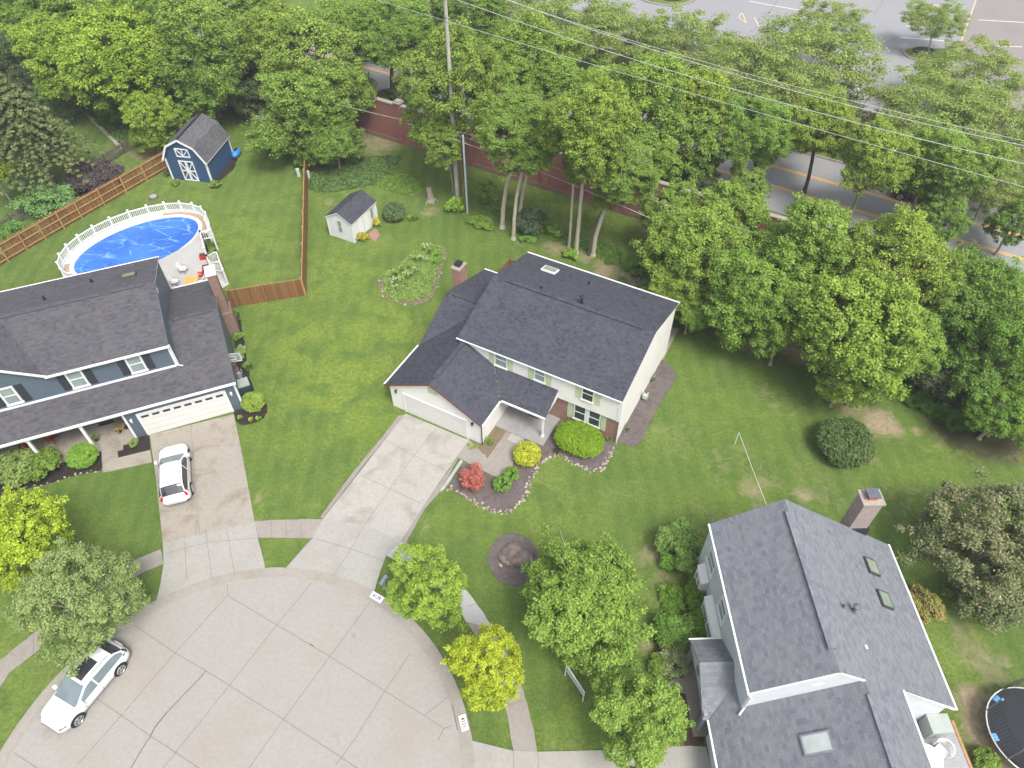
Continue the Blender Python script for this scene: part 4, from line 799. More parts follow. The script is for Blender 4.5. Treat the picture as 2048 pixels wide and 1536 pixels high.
mb, t, k = barn_leaf(-2.8, -1.4, 2.6, 3.5, '', None); mb.beam((-2.7, -.03, 3.4), (-2.1, -.03, 2.7), .07, .05, 'white_trim', (0, 1, 0)); mb.beam((-1.5, -.03, 3.4), (-2.1, -.03, 2.7), .07, .05, 'white_trim', (0, 1, 0)); mb.box((-2.14, -.055, 2.7), (-2.06, -.004, 3.4), 'white_trim'); mb.build('loft_door', SB)
mb = MB(); mb.box((-2.18, -.1, 4.46), (-2.02, dp+.1, 4.55), 'black_metal'); mb.build('ridge_vent', SB)

S_ = Frame(-13.89, 52.3, -.463)
SW = thing('garden_shed', (S_.x, S_.y, 0), S_.phi, 'small white garden shed with dark roof standing on the lawn', 'shed')
w, dp, e_ = 2.6, 3.7, 2.05; ap = 2.85
mb = MB(); mb.face([(-w, 0, 0), (0, 0, 0), (0, 0, e_), (-w/2, 0, ap-.1), (-w, 0, e_)], 'shed_white'); mb.face([(0, dp, 0), (-w, dp, 0), (-w, dp, e_), (-w/2, dp, ap-.1), (0, dp, e_)], 'shed_white')
mb.face([(0, 0, 0), (0, dp, 0), (0, dp, e_), (0, 0, e_)], 'shed_white'); mb.face([(-w, dp, 0), (-w, 0, 0), (-w, 0, e_), (-w, dp, e_)], 'shed_white'); mb.build('wall', SW)
roof(SW, [[(-w/2, -.12, ap), (.12, -.12, e_+.0), (.12, dp+.12, e_), (-w/2, dp+.12, ap)], [(-w-.12, dp+.12, e_), (-w-.12, -.12, e_), (-w/2, -.12, ap), (-w/2, dp+.12, ap)]], 'roof_charcoal')
mb = MB(); mb.box((-w/2-.22, -.03, .75), (-w/2+.22, -.004, 2.0), 'shutter_green'); window_ = mb.build('window', SW); mb = MB(); mb.box((-w/2-.16, -.036, .82), (-w/2+.16, -.031, 1.35), 'glass_curtain'); mb.box((-w/2-.16, -.036, 1.42), (-w/2+.16, -.031, 1.93), 'glass_curtain'); mb.build('pane', window_)
mb = MB(); mb.box((.004, .9, .08), (.05, 2.35, 1.9), 'white_trim'); dd = mb.build('door', SW, bevel=.01); mb = MB(); mb.box((.05, 1.6, .15), (.056, 1.62, 1.85), 'dark_trim'); mb.build('handle', dd)
mb = MB(); mb.box((.004, 2.75, .7), (.03, 3.2, 1.85), 'shutter_green'); w_ = mb.build('window', SW); mb = MB(); mb.box((.03, 2.82, .77), (.035, 3.13, 1.78), 'glass_curtain'); mb.build('pane', w_)
mb = MB()
for x, y in ((0, 0), (-w, 0), (0, dp)): mb.box((x-.06, y-.04 if y == 0 else y-.06, 0), (x+.04, y+.06 if y == 0 else y+.04, e_-.02), 'white_trim')
mb.build('corner_trim', SW)

# ------------------------------------------------------------------ pool, deck and its furniture
PC = Frame(-32.11, 50.51, .69); pa, pb = 5.32, 3.19
def ell(k, t, z): return (( pa+k)*math.cos(t), (pb+k)*math.sin(t), z)
T = thing('swimming_pool', (PC.x, PC.y, 0), PC.phi, 'oval above ground pool under a wrinkled bright blue cover beside the blue house', 'pool')
NS = 72; ts = [2*math.pi*i/NS for i in range(NS)]
mb = MB(); mb.face([ell(0, t, 1.16) for t in ts], 'pool_cover'); mb.build('cover', T)
def ring(name, prof, mat, par, a0=0, a1=2*math.pi, sm=True):
    mb = MB(); n = len(prof); K = int(NS*(a1-a0)/(2*math.pi)); mi = mb.mi(mat)
    for i in range(K+1):
        for k, z in prof: mb.v.append(ell(k, a0+(a1-a0)*i/K, z))
    for i in range(K):
        for j in range(n-1): mb.f.append((i*n+j, (i+1)*n+j, (i+1)*n+j+1, i*n+j+1)); mb.m.append(mi)
    return mb.build(name, par)
ring('rim', [(-.02, 1.1), (-.02, 1.22), (.30, 1.22), (.30, 0)], 'white_trim', T)
ring('walkway_ring', [(.30, 1.19), (.78, 1.19)], 'white_plastic', T, .95, 2.75); ring('gravel_ledge', [(.30, 1.17), (.78, 1.17)], 'pool_gravel', T, -.55, .95); ring('gravel_ledge', [(.30, 1.17), (.78, 1.17)], 'pool_gravel', T, 2.75, 3.75); ring('wall', [(.78, 1.1), (.78, 1.24), (.95, 1.24), (.98, 0)], 'white_plastic', T, -.55, 3.75)
ta = [-.42+.262*i for i in range(16)]
for i, t in enumerate(ta):
    p = ell(.88, t, 0); mb = MB(); mb.box((p[0]-.06, p[1]-.06, 1.2), (p[0]+.06, p[1]+.06, 2.18), 'white_trim'); mb.box((p[0]-.09, p[1]-.09, 2.18), (p[0]+.09, p[1]+.09, 2.26), 'white_trim'); mb.build('railing_post', T)
    if i+1 < len(ta):
        q = ell(.88, ta[i+1], 0); a, b_ = Vector(p), Vector(q); mb = MB()
        mb.beam(a+Vector((0, 0, 2.05)), b_+Vector((0, 0, 2.05)), .07, .09, 'white_trim'); mb.beam(a+Vector((0, 0, 1.38)), b_+Vector((0, 0, 1.38)), .05, .09, 'white_trim')
        n = int((b_-a).length/.15)
        for k in range(1, n): c = a.lerp(b_, k/n); mb.box((c.x-.022, c.y-.022, 1.4), (c.x+.022, c.y+.022, 2.05), 'white_trim')
        mb.build('railing', T)
DZ = 1.22
P = PX([(296, 535), (318, 520), (340, 509), (372, 492), (386, 480), (398, 462), (402, 463), (411, 498), (424, 540), (432, 575), (420, 600), (330, 620), (300, 600)], DZ)
T = thing('pool_deck', (P[7].x, P[7].y, 0), 0, 'raised grey pool deck with white railings and steps behind the blue house', 'deck'); o0 = Vector((P[7].x, P[7].y, 0))
mb = MB(); mb.prism([tuple((p-o0)[:2]) for p in P], 0.9, DZ+.01, 'decking', 'white_trim'); mb.build('platform', T)
def rail(par, a, b_, z0, z1, zb0=None, zb1=None, gap=.16):
    """white baluster panel from a to b; top heights z0,z1, bottom heights"""
    a, b_ = Vector(a)-o0, Vector(b_)-o0; a.z = b_.z = 0; zb0 = z0-.75 if zb0 is None else zb0; zb1 = z1-.75 if zb1 is None else zb1
    mb = MB(); V = lambda p, z: Vector((p.x, p.y, z)); mb.beam(V(a, z0), V(b_, z1), .08, .08, 'white_trim'); mb.beam(V(a, zb0), V(b_, zb1), .06, .08, 'white_trim')
    n = max(2, int((b_-a).length/gap))
    for k in range(1, n): c = a.lerp(b_, k/n); mb.box((c.x-.022, c.y-.022, zb0+(zb1-zb0)*k/n), (c.x+.022, c.y+.022, z0+(z1-z0)*k/n), 'white_trim')
    mb.build('railing', par)
    for p, zt in ((a, z0), (b_, z1)): m2 = MB(); m2.box((p.x-.06, p.y-.06, 0), (p.x+.06, p.y+.06, zt+.1), 'white_trim'); m2.box((p.x-.08, p.y-.08, zt+.1), (p.x+.08, p.y+.08, zt+.16), 'white_trim'); m2.build('railing_post', par)
zt = 2.1; r1, r2, r3, r4 = (G(400, 464, zt), G(408, 498, zt), G(413, 513, zt), G(424, 540, zt))
rail(T, r1, r2, zt, zt); rail(T, r3, r4, zt, zt); rail(T, G(400, 464, zt), G(421, 460, zt), zt, zt)
s1, s2 = G(432, 503, 1.5), G(446, 541, 1.5); rail(T, s1, s2, 1.5, 1.5, .55, .55); rail(T, r3, s1, zt, 1.5, 1.3, .5); rail(T, G(419, 525, zt), G(439, 524, 1.5), zt, 1.5, 1.3, .5)
mb = MB()
for k in range(4):
    A = r2.lerp(r3, 0)-o0; a = (r3-o0).lerp(s1-o0, .15+.2*k); b_ = (r4-o0).lerp(s2-o0, .15+.2*k); c = (r4-o0).lerp(s2-o0, .15+.2*(k+1)); d_ = (r3-o0).lerp(s1-o0, .15+.2*(k+1)); mb.prism([a[:2], b_[:2], c[:2], d_[:2]], 0, 1.0-.25*k, 'decking', 'white_trim')
mb.build('steps', T)

def chair(px, py, z, rz, label, group, seat, frame, arms=True, scale=1.0, back=.5):
    p = G(px, py, z+.4); t = thing('chair', (p.x, p.y, z), rz, label, 'chair', group); t.scale = (scale,)*3
    mb = MB(); mb.box((-.24, -.24, .40), (.24, .24, .46), seat); mb.build('seat', t, bevel=.015)
    mb = MB(); M = Matrix.Translation((0, .24, .44)) @ Matrix.Rotation(-.25, 4, 'X'); mb.box((-.24, -.025, 0), (.24, .025, back), seat, M); mb.build('backrest', t, bevel=.015)
    for x in (-.25, .25):
        for y in (-.22, .24): m2 = MB(); m2.tube([(x, y, 0), (x, y*.95, .42)], .018, frame, 6); m2.build('leg', t)
        if arms: m2 = MB(); m2.tube([(x*1.05, -.22, .42), (x*1.05, -.24, .62), (x*1.05, 0, .66), (x*1.05, .26, .64)], .018, frame, 6); m2.build('armrest', t)
    return t
t = thing('dining_table', G(382, 560, DZ+.7)[:2]+(DZ,) if False else (G(382, 560, DZ+.7).x, G(382, 560, DZ+.7).y, DZ), .2, 'orange wooden slatted dining table on the grey pool deck', 'table')
mb = MB()
for k in range(7): mb.box((-.55+.158*k, -.5, .70), (-.55+.158*k+.148, .5, .735), 'table_wood')
mb.build('tabletop', t)
for x in (-.48, .48):
    for y in (-.42, .42): mb = MB(); mb.box((x-.03, y-.03, 0), (x+.03, y+.03, .70), 'table_wood'); mb.build('leg', t)
chair(366, 538, DZ, 1.45, 'white deck chair left of the orange table, the one farther from the roof', 'white chairs on the pool deck', 'white_plastic', 'grey_metal')
chair(350, 563, DZ, 1.6, 'white deck chair left of the orange table, close to the lower roof edge', 'white chairs on the pool deck', 'white_plastic', 'grey_metal')
chair(401, 549, DZ, -1.6, 'white deck chair with dark red cushion right of the orange table', 'white chairs on the pool deck', 'red_cushion', 'white_plastic')
chair(401, 565, DZ, -1.6, 'white deck chair right of the orange table, near the brick chimney', 'white chairs on the pool deck', 'white_plastic', 'white_plastic')
for px, py, lab in ((405, 512, 'square red planter against the deck railing, the one nearer the pool'), (411, 535, 'square red planter against the deck railing, beside the white chimney cap')):
    p = G(px, py, DZ+.25); t = thing('planter', (p.x, p.y, DZ), .2, lab, 'planter', 'red planters on the pool deck')
    mb = MB(); mb.box((-.24, -.24, 0), (.24, .24, .38), 'red_cushion'); mb.build('pot', t, bevel=.02); mb = MB(); mb.box((-.2, -.2, .381), (.2, .2, .40), 'mulch_red'); mb.build('soil', t)
# front porch of the blue house
pf = [('red porch chair nearest the second porch post of the blue house', 104, 876, -.5), ('red porch chair beside the left porch post of the blue house', 52, 892, -.2)]
for lab, px, py, rz in pf: chair(px, py, .14, L_.phi+rz+3.14, lab, 'red porch chairs', 'red_cushion', 'black_metal')
p = G(212, 843, .2); t = thing('door_mat', (p.x, p.y, .145), L_.phi, 'striped brown door mat on the porch of the blue house', 'mat')
mb = MB(); mb.box((-.5, -.3, 0), (.5, .3, .02), 'mat_brown'); mb.build('mat', t); mb = MB(); mb.box((-.5, -.36, 0), (.5, -.305, .018), 'decking'); mb.build('border', t)
p = G(1069, 829, .14); t = thing('door_mat', (p.x, p.y, .124), M_.phi, 'small dark door mat on the grey porch slab of the white house', 'mat')
mb = MB(); mb.box((-.42, -.25, 0), (.42, .25, .02), 'dark_trim'); mb.build('mat', t); mb = MB(); mb.box((-.36, -.19, .02), (.36, .19, .024), 'mat_brown'); mb.build('inset', t)

# ------------------------------------------------------------------ fences
def board_fence(pts, h, label, name='wood_fence', bw=.14, gap=.035, wood='fence_wood', railw='fence_new', side=1, post=2.4, rails=(0.3, 1.0, 1.7), taper=False, group=None):
    pts = [Vector((p[0], p[1], 0)) for p in pts]; o = pts[0].copy(); t = thing(name, o, 0, label, 'fence', group); rb = MB(); bb = MB()
    for a, b_ in zip(pts, pts[1:]):
        a, b_ = a-o, b_-o; d = b_-a; L = d.length; d.normalize(); n = Vector((-d.y, d.x, 0))*side; ang_ = math.atan2(d.y, d.x); k = int(L/(bw+gap))
        for i in range(k):
            c = a+d*(i*(bw+gap)+bw/2); M = Matrix.Translation(c-n*(.055 if i % 2 or not gap > .02 else .08)) @ Matrix.Rotation(ang_, 4, 'Z')
            z1 = h+(.03 if i % 3 == 0 else 0)
            bb.box((-bw/2, -.011, .04), (bw/2, .011, z1-.06), wood, M)
            bb.box((-bw*.3, -.011, z1-.06), (bw*.3, .011, z1), railw, M)
        m = max(1, round(L/post))
        for i in range(m+1):
            c = a+d*(L*i/m)+n*.05; M = Matrix.Translation(c) @ Matrix.Rotation(ang_, 4, 'Z'); pb_ = MB(); pb_.box((-.055, -.05, 0), (.055, .06, h+.04), railw, M); pb_.build('post', t)
        for z in rails:
            if z < h: rr = MB(); rr.beam(a+Vector((0, 0, z)), b_+Vector((0, 0, z)), .05, .10, railw); rr.build('rail', t)
    bb.build('boards', t); return t
board_fence(PX([(-60, 572), (17, 523), (92, 479), (164, 437), (253, 386), (294, 362), (338, 337)]), 1.85, 'tall brown board fence with pale rails running behind the blue pool', side=-1)
p0, p1, p2, p3 = G(465, 614), G(612, 590), G(616, 345), G(640, 268)
board_fence([p0, p1], 1.8, 'short run of brown picket fence from the brick chimney to the lawn corner', side=1, gap=.012)
board_fence([p1, p2, p3], 1.8, 'long brown picket fence running back between the two rear lawns', side=1, gap=.012)
board_fence(PX([(-40, 500), (30, 452), (110, 402), (180, 352), (250, 306), (300, 282)]), 1.2, 'weathered low grey picket fence beneath the conifer', 'picket_fence', .08, .06, 'fence_grey', 'fence_grey', 1, 2.4, (.3, .9))
mb = MB(); P = PX([(100, 150), (113, 167), (150, 205), (190, 245), (246, 300)])
for a, b_ in zip(P, P[1:]): mb.beam(a, b_, .35, .25, 'rock_pale')
struct('stone_edging', mb)

# ------------------------------------------------------------------ poles and wires
b = G(916, 405); tp = Vector((b.x+.1, b.y+.1, 21))
t = thing('utility_pole', (b.x, b.y, 0), 0, 'tall weathered wooden utility pole rising above the trees behind the lawn', 'pole')
mb = MB(); mb.tube([(0, 0, 0), (.05, .05, 10), (.1, .1, 21)], [.21, .17, .13], 'pole_wood', 12); mb.build('pole', t)
for z in (16.9, 18.2): mb = MB(); mb.tube([(.1, -.15, z), (.1, -.35, z), (.1, -.38, z+.12)], [.04, .05, .06], 'alloy', 8); mb.build('insulator', t)
mb = MB(); mb.tube([(.2, 0, .2), (.22, .02, 8)], .035, 'rubber', 6); mb.build('conduit', t)
p = G(930, 424); t = thing('wooden_post', (p.x, p.y, 0), 0, 'thin brown wooden post between the utility pole and the blue grey pipe', 'pole'); mb = MB(); mb.tube([(0, 0, 0), (0, 0, 7.6)], [.09, .075], 'fence_wood', 8); mb.build('post', t); mb = MB(); mb.tube([(0, 0, 7.6), (0, 0, 7.68)], [.1, .1], 'grey_metal', 8); mb.build('cap', t)
p = G(935, 427); t = thing('steel_pipe_pole', (p.x, p.y, 0), 0, 'slim blue grey steel pole standing right of the utility pole', 'pole'); mb = MB(); mb.tube([(0, 0, 0), (0, 0, 7.9)], .09, 'steel_blue', 8); mb.build('pole', t); mb = MB(); mb.tube([(-.13, 0, 3.6), (-.13, 0, 7.9)], .035, 'rubber', 6); mb.build('cable', t)
WD = np.array([math.cos(RD.phi), math.sin(RD.phi), 0]); WN = np.array([-WD[1], WD[0], 0])
def on_wireplane(px, py, off=0.0):
    d = ray(px, py); o = np.array([b.x, b.y, 0])+WN*off; C = np.array([0, 0, CH]); t_ = ((o-C)@WN)/(d@WN); return Vector(C+t_*d)
def wire(pts, off, rad, mat, label, name='power_line'):
    P = [on_wireplane(x, y, off) for x, y in pts]; P = [P[0]+(P[0]-P[1])*1.2]+P+[P[-1]+(P[-1]-P[-2])*1.0]
    x = np.array([(np.array(p)-np.array(P[1]))@WD for p in P]); z = np.array([p.z for p in P]); c = np.polyfit(x[1:-1], z[1:-1], 2 if len(P) > 4 else 1)
    X = np.linspace(x.min(), x.max(), 30); o = np.array(P[1])
    mb = MB(); mb.tube([tuple(o*np.array([1, 1, 0])+WD*k+np.array([0, 0, np.polyval(c, k)])) for k in X], rad, mat, 5); ob = mb.build(name); return tag(ob, label, 'cable', 'overhead cables along the road')
wire([(731, 0), (880, 29), (1000, 71), (1250, 147), (1500, 226), (1750, 297), (2048, 367)], 0, .015, 'wire', 'lowest of the overhead power lines, the one crossing the utility pole')
wire([(913, 0), (1000, 30), (1250, 110), (1500, 191), (1750, 255), (2048, 327)], 0.6, .021, 'wire', 'second overhead power line, thick and just above the lowest one')
wire([(1020, 0), (1250, 84), (1500, 156), (1750, 223), (2048, 292)], 1.2, .02, 'wire', 'lower cable of the close topmost pair of power lines')
wire([(1012, 0), (1250, 76), (1500, 149), (1750, 214), (2048, 281)], 1.4, .016, 'wire', 'upper cable of the close topmost pair of power lines')
wire([(690, 212), (760, 230), (832, 245), (905, 262)], -.3, .02, 'wire', 'white service cable crossing in front of the brick wall left of the utility pole', 'service_cable')
wire([(916, 270), (983, 295), (1078, 322), (1219, 373), (1300, 399), (1400, 430)], -.3, .015, 'wire', 'thin upper service cable in front of the brick wall right of the pole', 'service_cable')
wire([(935, 290), (1041, 324), (1096, 349), (1137, 368), (1230, 408), (1300, 437), (1350, 457)], -1.0, .022, 'wire', 'thick lower service cable in front of the brick wall near the trunks', 'service_cable')

# ------------------------------------------------------------------ small yard things
def rock_mesh(seed, mat):
    r = random.Random(seed); mb = MB(); import bmesh
    bm = bmesh.new(); bmesh.ops.create_icosphere(bm, subdivisions=2, radius=1)
    pl_ = [(Vector((r.gauss(0, 1), r.gauss(0, 1), r.gauss(0, 1))).normalized(), r.uniform(.55, .9)) for _ in range(9)]
    for v in bm.verts:
        for n, d in pl_:
            k = v.co.dot(n)
            if k > d: v.co -= n*(k-d)
    me = bpy.data.meshes.new('rock'); bm.to_mesh(me); bm.free(); me.materials.append(MATS[mat]); return me
RK = [rock_mesh(i, m) for i, m in enumerate(['rock', 'rock_pale', 'rock', 'rock_pale', 'rock_dark', 'rock_pale'])]
def rock(x, y, s, k, label, group, z=0.0, sz=.7, name='edging_stone'):
    o = bpy.data.objects.new(name, RK[k]); COL.objects.link(o); o.location = (x, y, z+s*sz*.35); r = random.Random(int(x*991+y*77)); o.scale = (s, s*r.uniform(.6, 1), s*sz); o.rotation_euler = (0, 0, r.uniform(0, 6.3)); return tag(o, label, 'stone', group)
def edging(pxs, step, s, label, group, seed, rows=1, pale=False, jit=.12):
    P = smooth(PX(pxs), 4, False); r = random.Random(seed); acc = 0
    for a, b_ in zip(P, P[1:]):
        L = (b_-a).length; 
        while acc < L:
            for k in range(rows):
                c = a.lerp(b_, acc/L); n = Vector((-(b_-a).y, (b_-a).x, 0)).normalized(); c = c+n*(k-(rows-1)/2)*s*1.3; rock(c.x+r.uniform(-jit, jit), c.y+r.uniform(-jit, jit), s*r.uniform(.6, 1.25), r.choice([0, 1, 3, 5] if pale else [0, 1, 2, 3, 4]), label, group)
            acc += step*r.uniform(.8, 1.2)
        acc -= L
edging([(895, 972), (921, 990), (955, 1007), (988, 1022), (1017, 1023), (1042, 1006), (1053, 985), (1063, 954), (1083, 925), (1110, 910), (1128, 914), (1150, 930), (1175, 939), (1200, 940), (1214, 920), (1228, 895)], .21, .11, 'rough tan stone in the edging around the front mulch bed', 'stones edging the front bed', 1, 2, True)
edging([(62, 975), (100, 967), (156, 950), (205, 940)], .3, .10, 'small grey block edging the dark bed by the blue house porch', 'blocks edging the porch bed', 2)
edging([(757, 558), (764, 587), (791, 604), (832, 609), (866, 590), (878, 560), (882, 530)], .30, .11, 'brown stone edging the iris bed in the rear lawn', 'stones edging the iris bed', 3)
edging([(978, 914), (990, 897), (1005, 876), (1018, 853)], .22, .07, 'small pale stone edging the narrow bed beside the garage', 'stones edging the garage bed', 4, 1, True, .03)
edging([(934, 892), (955, 904), (977, 914)], .22, .07, 'small pale stone edging the narrow bed beside the garage', 'stones edging the garage bed', 5, 1, True, .03)
edging([(1243, 548), (1258, 558), (1285, 556), (1300, 545)], .35, .13, 'pale stone edging the fern bed behind the white house', 'stones edging the fern bed', 6, 1, True, .04)
edging([(975, 438), (990, 445), (1012, 452)], .35, .10, 'stone edging the leafy bed right of the utility pole', 'stones edging the pole bed', 7)
for dx, dy, s_, k, lab in ((-.05, .35, .75, 4, 'flat dark boulder at the back of the rock group in the round mulch bed'), (.45, -.1, .85, 4, 'largest dark boulder on the right of the rock group in the round mulch bed'), (-.15, -.25, .45, 0, 'tan boulder in the middle of the rock group in the round mulch bed'), (-.6, .0, .45, 4, 'small brown boulder on the left of the rock group in the round mulch bed'), (-.75, -.45, .16, 3, 'small pale stone left of the boulders in the round mulch bed'), (.0, .05, .4, 3, 'pale grooved boulder on top of the rock group in the round mulch bed')):
    c = G(1026, 1118); rock(c.x+dx, c.y+dy, s_, k, lab, 'boulders in the round mulch bed', .03, .6, 'boulder')
c = G(907, 1247); rock(c.x, c.y, .2, 0, 'lone brown rock in the verge between the lime and yellow trees', None, 0, .5, 'boulder')
# stump
p = G(862, 402); t = thing('tree_stump', (p.x, p.y, 0), 0, 'tall jagged grey tree stump left of the utility pole', 'stump')
mb = MB(); mb.tube([(0, 0, 0), (-.02, 0, .35), (-.05, 0, .9), (-.08, 0, 1.35)], [.45, .32, .25, .24], 'bark', 12); mb.build('trunk', t)
for k in range(5): a = k*1.3; mb = MB(); mb.tube([(.25*math.cos(a), .25*math.sin(a), .25), (.7*math.cos(a), .7*math.sin(a), -.02)], [.12, .05], 'bark', 6); mb.build('root', t)
mb = MB(); mb.tube([(-.2, 0, 1.3), (-.24, 0, 1.6)], [.09, .02], 'bark', 5); mb.build('snag', t)
# utility pedestals
for px, py, lab in ((598, 352, 'pale green utility pedestal on the left side of the long fence'), (618, 357, 'pale green utility pedestal on the right side of the long fence')):
    p = G(px, py); t = thing('utility_box', (p.x, p.y, 0), .3, lab, 'utility box', 'utility pedestals by the fence'); mb = MB(); mb.box((-.15, -.13, 0), (.15, .13, .72), 'util_green'); mb.build('body', t, bevel=.02); mb = MB(); mb.box((-.17, -.15, .72), (.17, .15, .80), 'util_green'); mb.build('lid', t, bevel=.03)
# gas meter
p = G(1288, 802); t = thing('gas_meter', (p.x, p.y, 0), M_.phi, 'green grey gas meter with pipes beside the right wall of the white house', 'meter')
mb = MB(); mb.box((-.15, -.12, .35), (.15, .12, .7), 'util_green'); mb.build('body', t, bevel=.04); mb = MB(); mb.tube([(-.1, 0, .7), (-.1, 0, .85), (-.32, .1, .85), (-.32, .1, 0)], .03, 'util_green', 8); mb.tube([(.1, 0, .7), (.1, 0, .8), (.15, .2, .8), (.15, .2, 0)], .03, 'util_green', 8); mb.build('pipes', t)
# bins and hoop by the blue house garage
p = G(494, 785); t = thing('wheeled_bin', (p.x, p.y, 0), L_.phi+.1, 'large dark green wheeled bin with pale lid beside the blue garage', 'bin')
mb = MB(); mb.face([(-.3, -.34, .1), (.3, -.34, .1), (.3, .34, .1), (-.3, .34, .1)][::-1], 'bin_green')
bq = [(-.3, -.32), (.3, -.32), (.3, .32), (-.3, .32)]; tq = [(-.38, -.42), (.38, -.42), (.38, .38), (-.38, .38)]
for i in range(4): j = (i+1) % 4; mb.face([(*bq[i], .08), (*bq[j], .08), (*tq[j], 1.05), (*tq[i], 1.05)], 'bin_green')
mb.build('body', t); mb = MB(); mb.box((-.4, -.44, 1.05), (.4, .42, 1.13), 'bin_lid'); mb.build('lid', t, bevel=.03)
for x in (-.34, .34): mb = MB(); mb.tube([(x-.03, .3, .14), (x+.03, .3, .14)], .14, 'rubber', 12); mb.build('wheel', t)
p = G(481, 757); t = thing('yard_waste_bin', (p.x, p.y, 0), 0, 'grey bin stuffed with cut branches against the blue house side wall', 'bin')
mb = MB(); mb.tube([(0, 0, 0), (0, 0, .8)], [.24, .31], 'cover_grey', 14); mb.build('bin', t); r = random.Random(4); mb = MB()
for k in range(16): a = r.uniform(0, 6.3); mb.tube([(0, 0, .5), (.35*math.cos(a)*r.random(), .35*math.sin(a), 1.1+.3*r.random())], .018, 'fence_new', 5)
mb.build('branches', t)
p = G(487, 760); t = thing('basketball_hoop', (p.x, p.y, 0), L_.phi-.2, 'basketball hoop with white rimmed backboard beside the blue house', 'basketball hoop')
mb = MB(); mb.box((-.35, -.3, 0), (.35, .5, .18), 'rubber'); mb.build('base', t, bevel=.04); mb = MB(); mb.tube([(0, .1, .1), (0, .1, 2.4), (0, -.35, 2.75)], .05, 'rubber', 8); mb.build('pole', t)
mb = MB(); mb.box((-.6, -.42, 2.45), (.6, -.38, 3.2), 'glass_curtain'); bb_ = mb.build('backboard', t)
mb = MB()
for a0, a1, z0_, z1_ in ((-.62, .62, 2.42, 2.47), (-.62, .62, 3.18, 3.23), (-.62, -.57, 2.42, 3.23), (.57, .62, 2.42, 3.23), (-.25, .25, 2.95, 2.99), (-.25, .25, 2.6, 2.64), (-.25, -.21, 2.6, 2.99), (.21, .25, 2.6, 2.99)): mb.box((a0, -.44, z0_), (a1, -.425, z1_), 'white_trim')
mb.build('frame', bb_); mb = MB(); mb.tube([(.23*math.cos(k*.6283), -.68+.23*math.sin(k*.6283), 2.6) for k in range(11)], .015, 'terracotta', 5); mb.build('rim', t)
# mailboxes
def mailbox(px, py, rz, mat, label, name='mailbox'):
    p = G(px, py); t = thing(name, (p.x, p.y, 0), rz, label, 'mailbox', 'kerb mailboxes'); mb = MB(); mb.box((-.05, -.05, 0), (.05, .05, 1.0), mat); mb.build('post', t)
    mb = MB(); n = 10; pr_ = [(-.13, 0)]+[(-.13*math.cos(math.pi*k/n), .14+.13*math.sin(math.pi*k/n)) for k in range(n+1)]+[(.13, 0)]
    for (x0, z0_), (x1, z1_) in zip(pr_, pr_[1:]): mb.face([(x0, -.3, 1.0+z0_), (x0, .3, 1.0+z0_), (x1, .3, 1.0+z1_), (x1, -.3, 1.0+z1_)], mat)
    mb.face([(x, -.3, 1.0+z) for x, z in pr_], mat); mb.face([(x, .3, 1.0+z) for x, z in pr_[::-1]], mat); mb.face([(-.13, -.3, 1.0), (.13, -.3, 1.0), (.13, .3, 1.0), (-.13, .3, 1.0)], mat); mb.build('box', t); mb = MB(); mb.box((.135, .0, 1.1), (.15, .05, 1.32), 'red_lamp'); mb.build('flag', t); return t
mailbox(772, 1178, -.5, 'shade_grey', 'dark grey mailbox on a post beside the main driveway apron'); mailbox(262, 1218, .6, 'white_trim', 'white mailbox partly hidden by the grey green street tree')
# net posts on the lawns
def net(px0, px1, h, band, label, zb):
    a, b_ = G(*px0, h), G(*px1, h); t = thing('lawn_net', (a.x, a.y, 0), 0, label, 'net'); d = b_-a; mb = MB(); mb.tube([(0, 0, 0), (0, 0, h)], .03, 'white_trim', 6); mb.build('pole', t); mb = MB(); mb.tube([(d.x, d.y, 0), (d.x, d.y, h)], .03, 'white_trim', 6); mb.build('pole', t)
    mb = MB()
    if band: 
        n = Vector((-d.y, d.x, 0)).normalized()*.02
        for k in range(28):
            f0, f1 = k/28+.004, (k+1)/28-.004; mb.box((0, -.006, 0), (d.length*(f1-f0), .006, .02), 'steel_blue', Matrix.Translation(Vector((d.x*f0, d.y*f0, h-.04))) @ Matrix.Rotation(math.atan2(d.y, d.x), 4, 'Z'))
        mb.beam((0, 0, h-.02), (d.x, d.y, h-.02), .05, .05, 'white_trim'); mb.beam((0, 0, h-zb), (d.x, d.y, h-zb), .04, .04, 'white_trim')
        for k in range(int(d.length/.07)): c = d*(k*.07/d.length); mb.beam((c.x, c.y, h-zb), (c.x, c.y, h-.02), .018, .018, 'steel_blue', (0, 1, 0))
        for j in range(1, 8): mb.beam((0, 0, h-zb*j/8), (d.x, d.y, h-zb*j/8), .018, .018, 'steel_blue')
    else: mb.tube([(0, 0, h), (d.x*.5, d.y*.5, h-.05), (d.x, d.y, h)], .013, 'white_trim', 5)
    mb.build('net' if band else 'rope', t); return t
net((1478, 865), (1534, 1012), 1.3, False, 'thin white pole with a rope stretched across the right lawn to the grey house', 0)
net((1133, 1330), (1169, 1384), 1.5, True, 'pale blue lawn net on white poles between the two green front trees', .6)
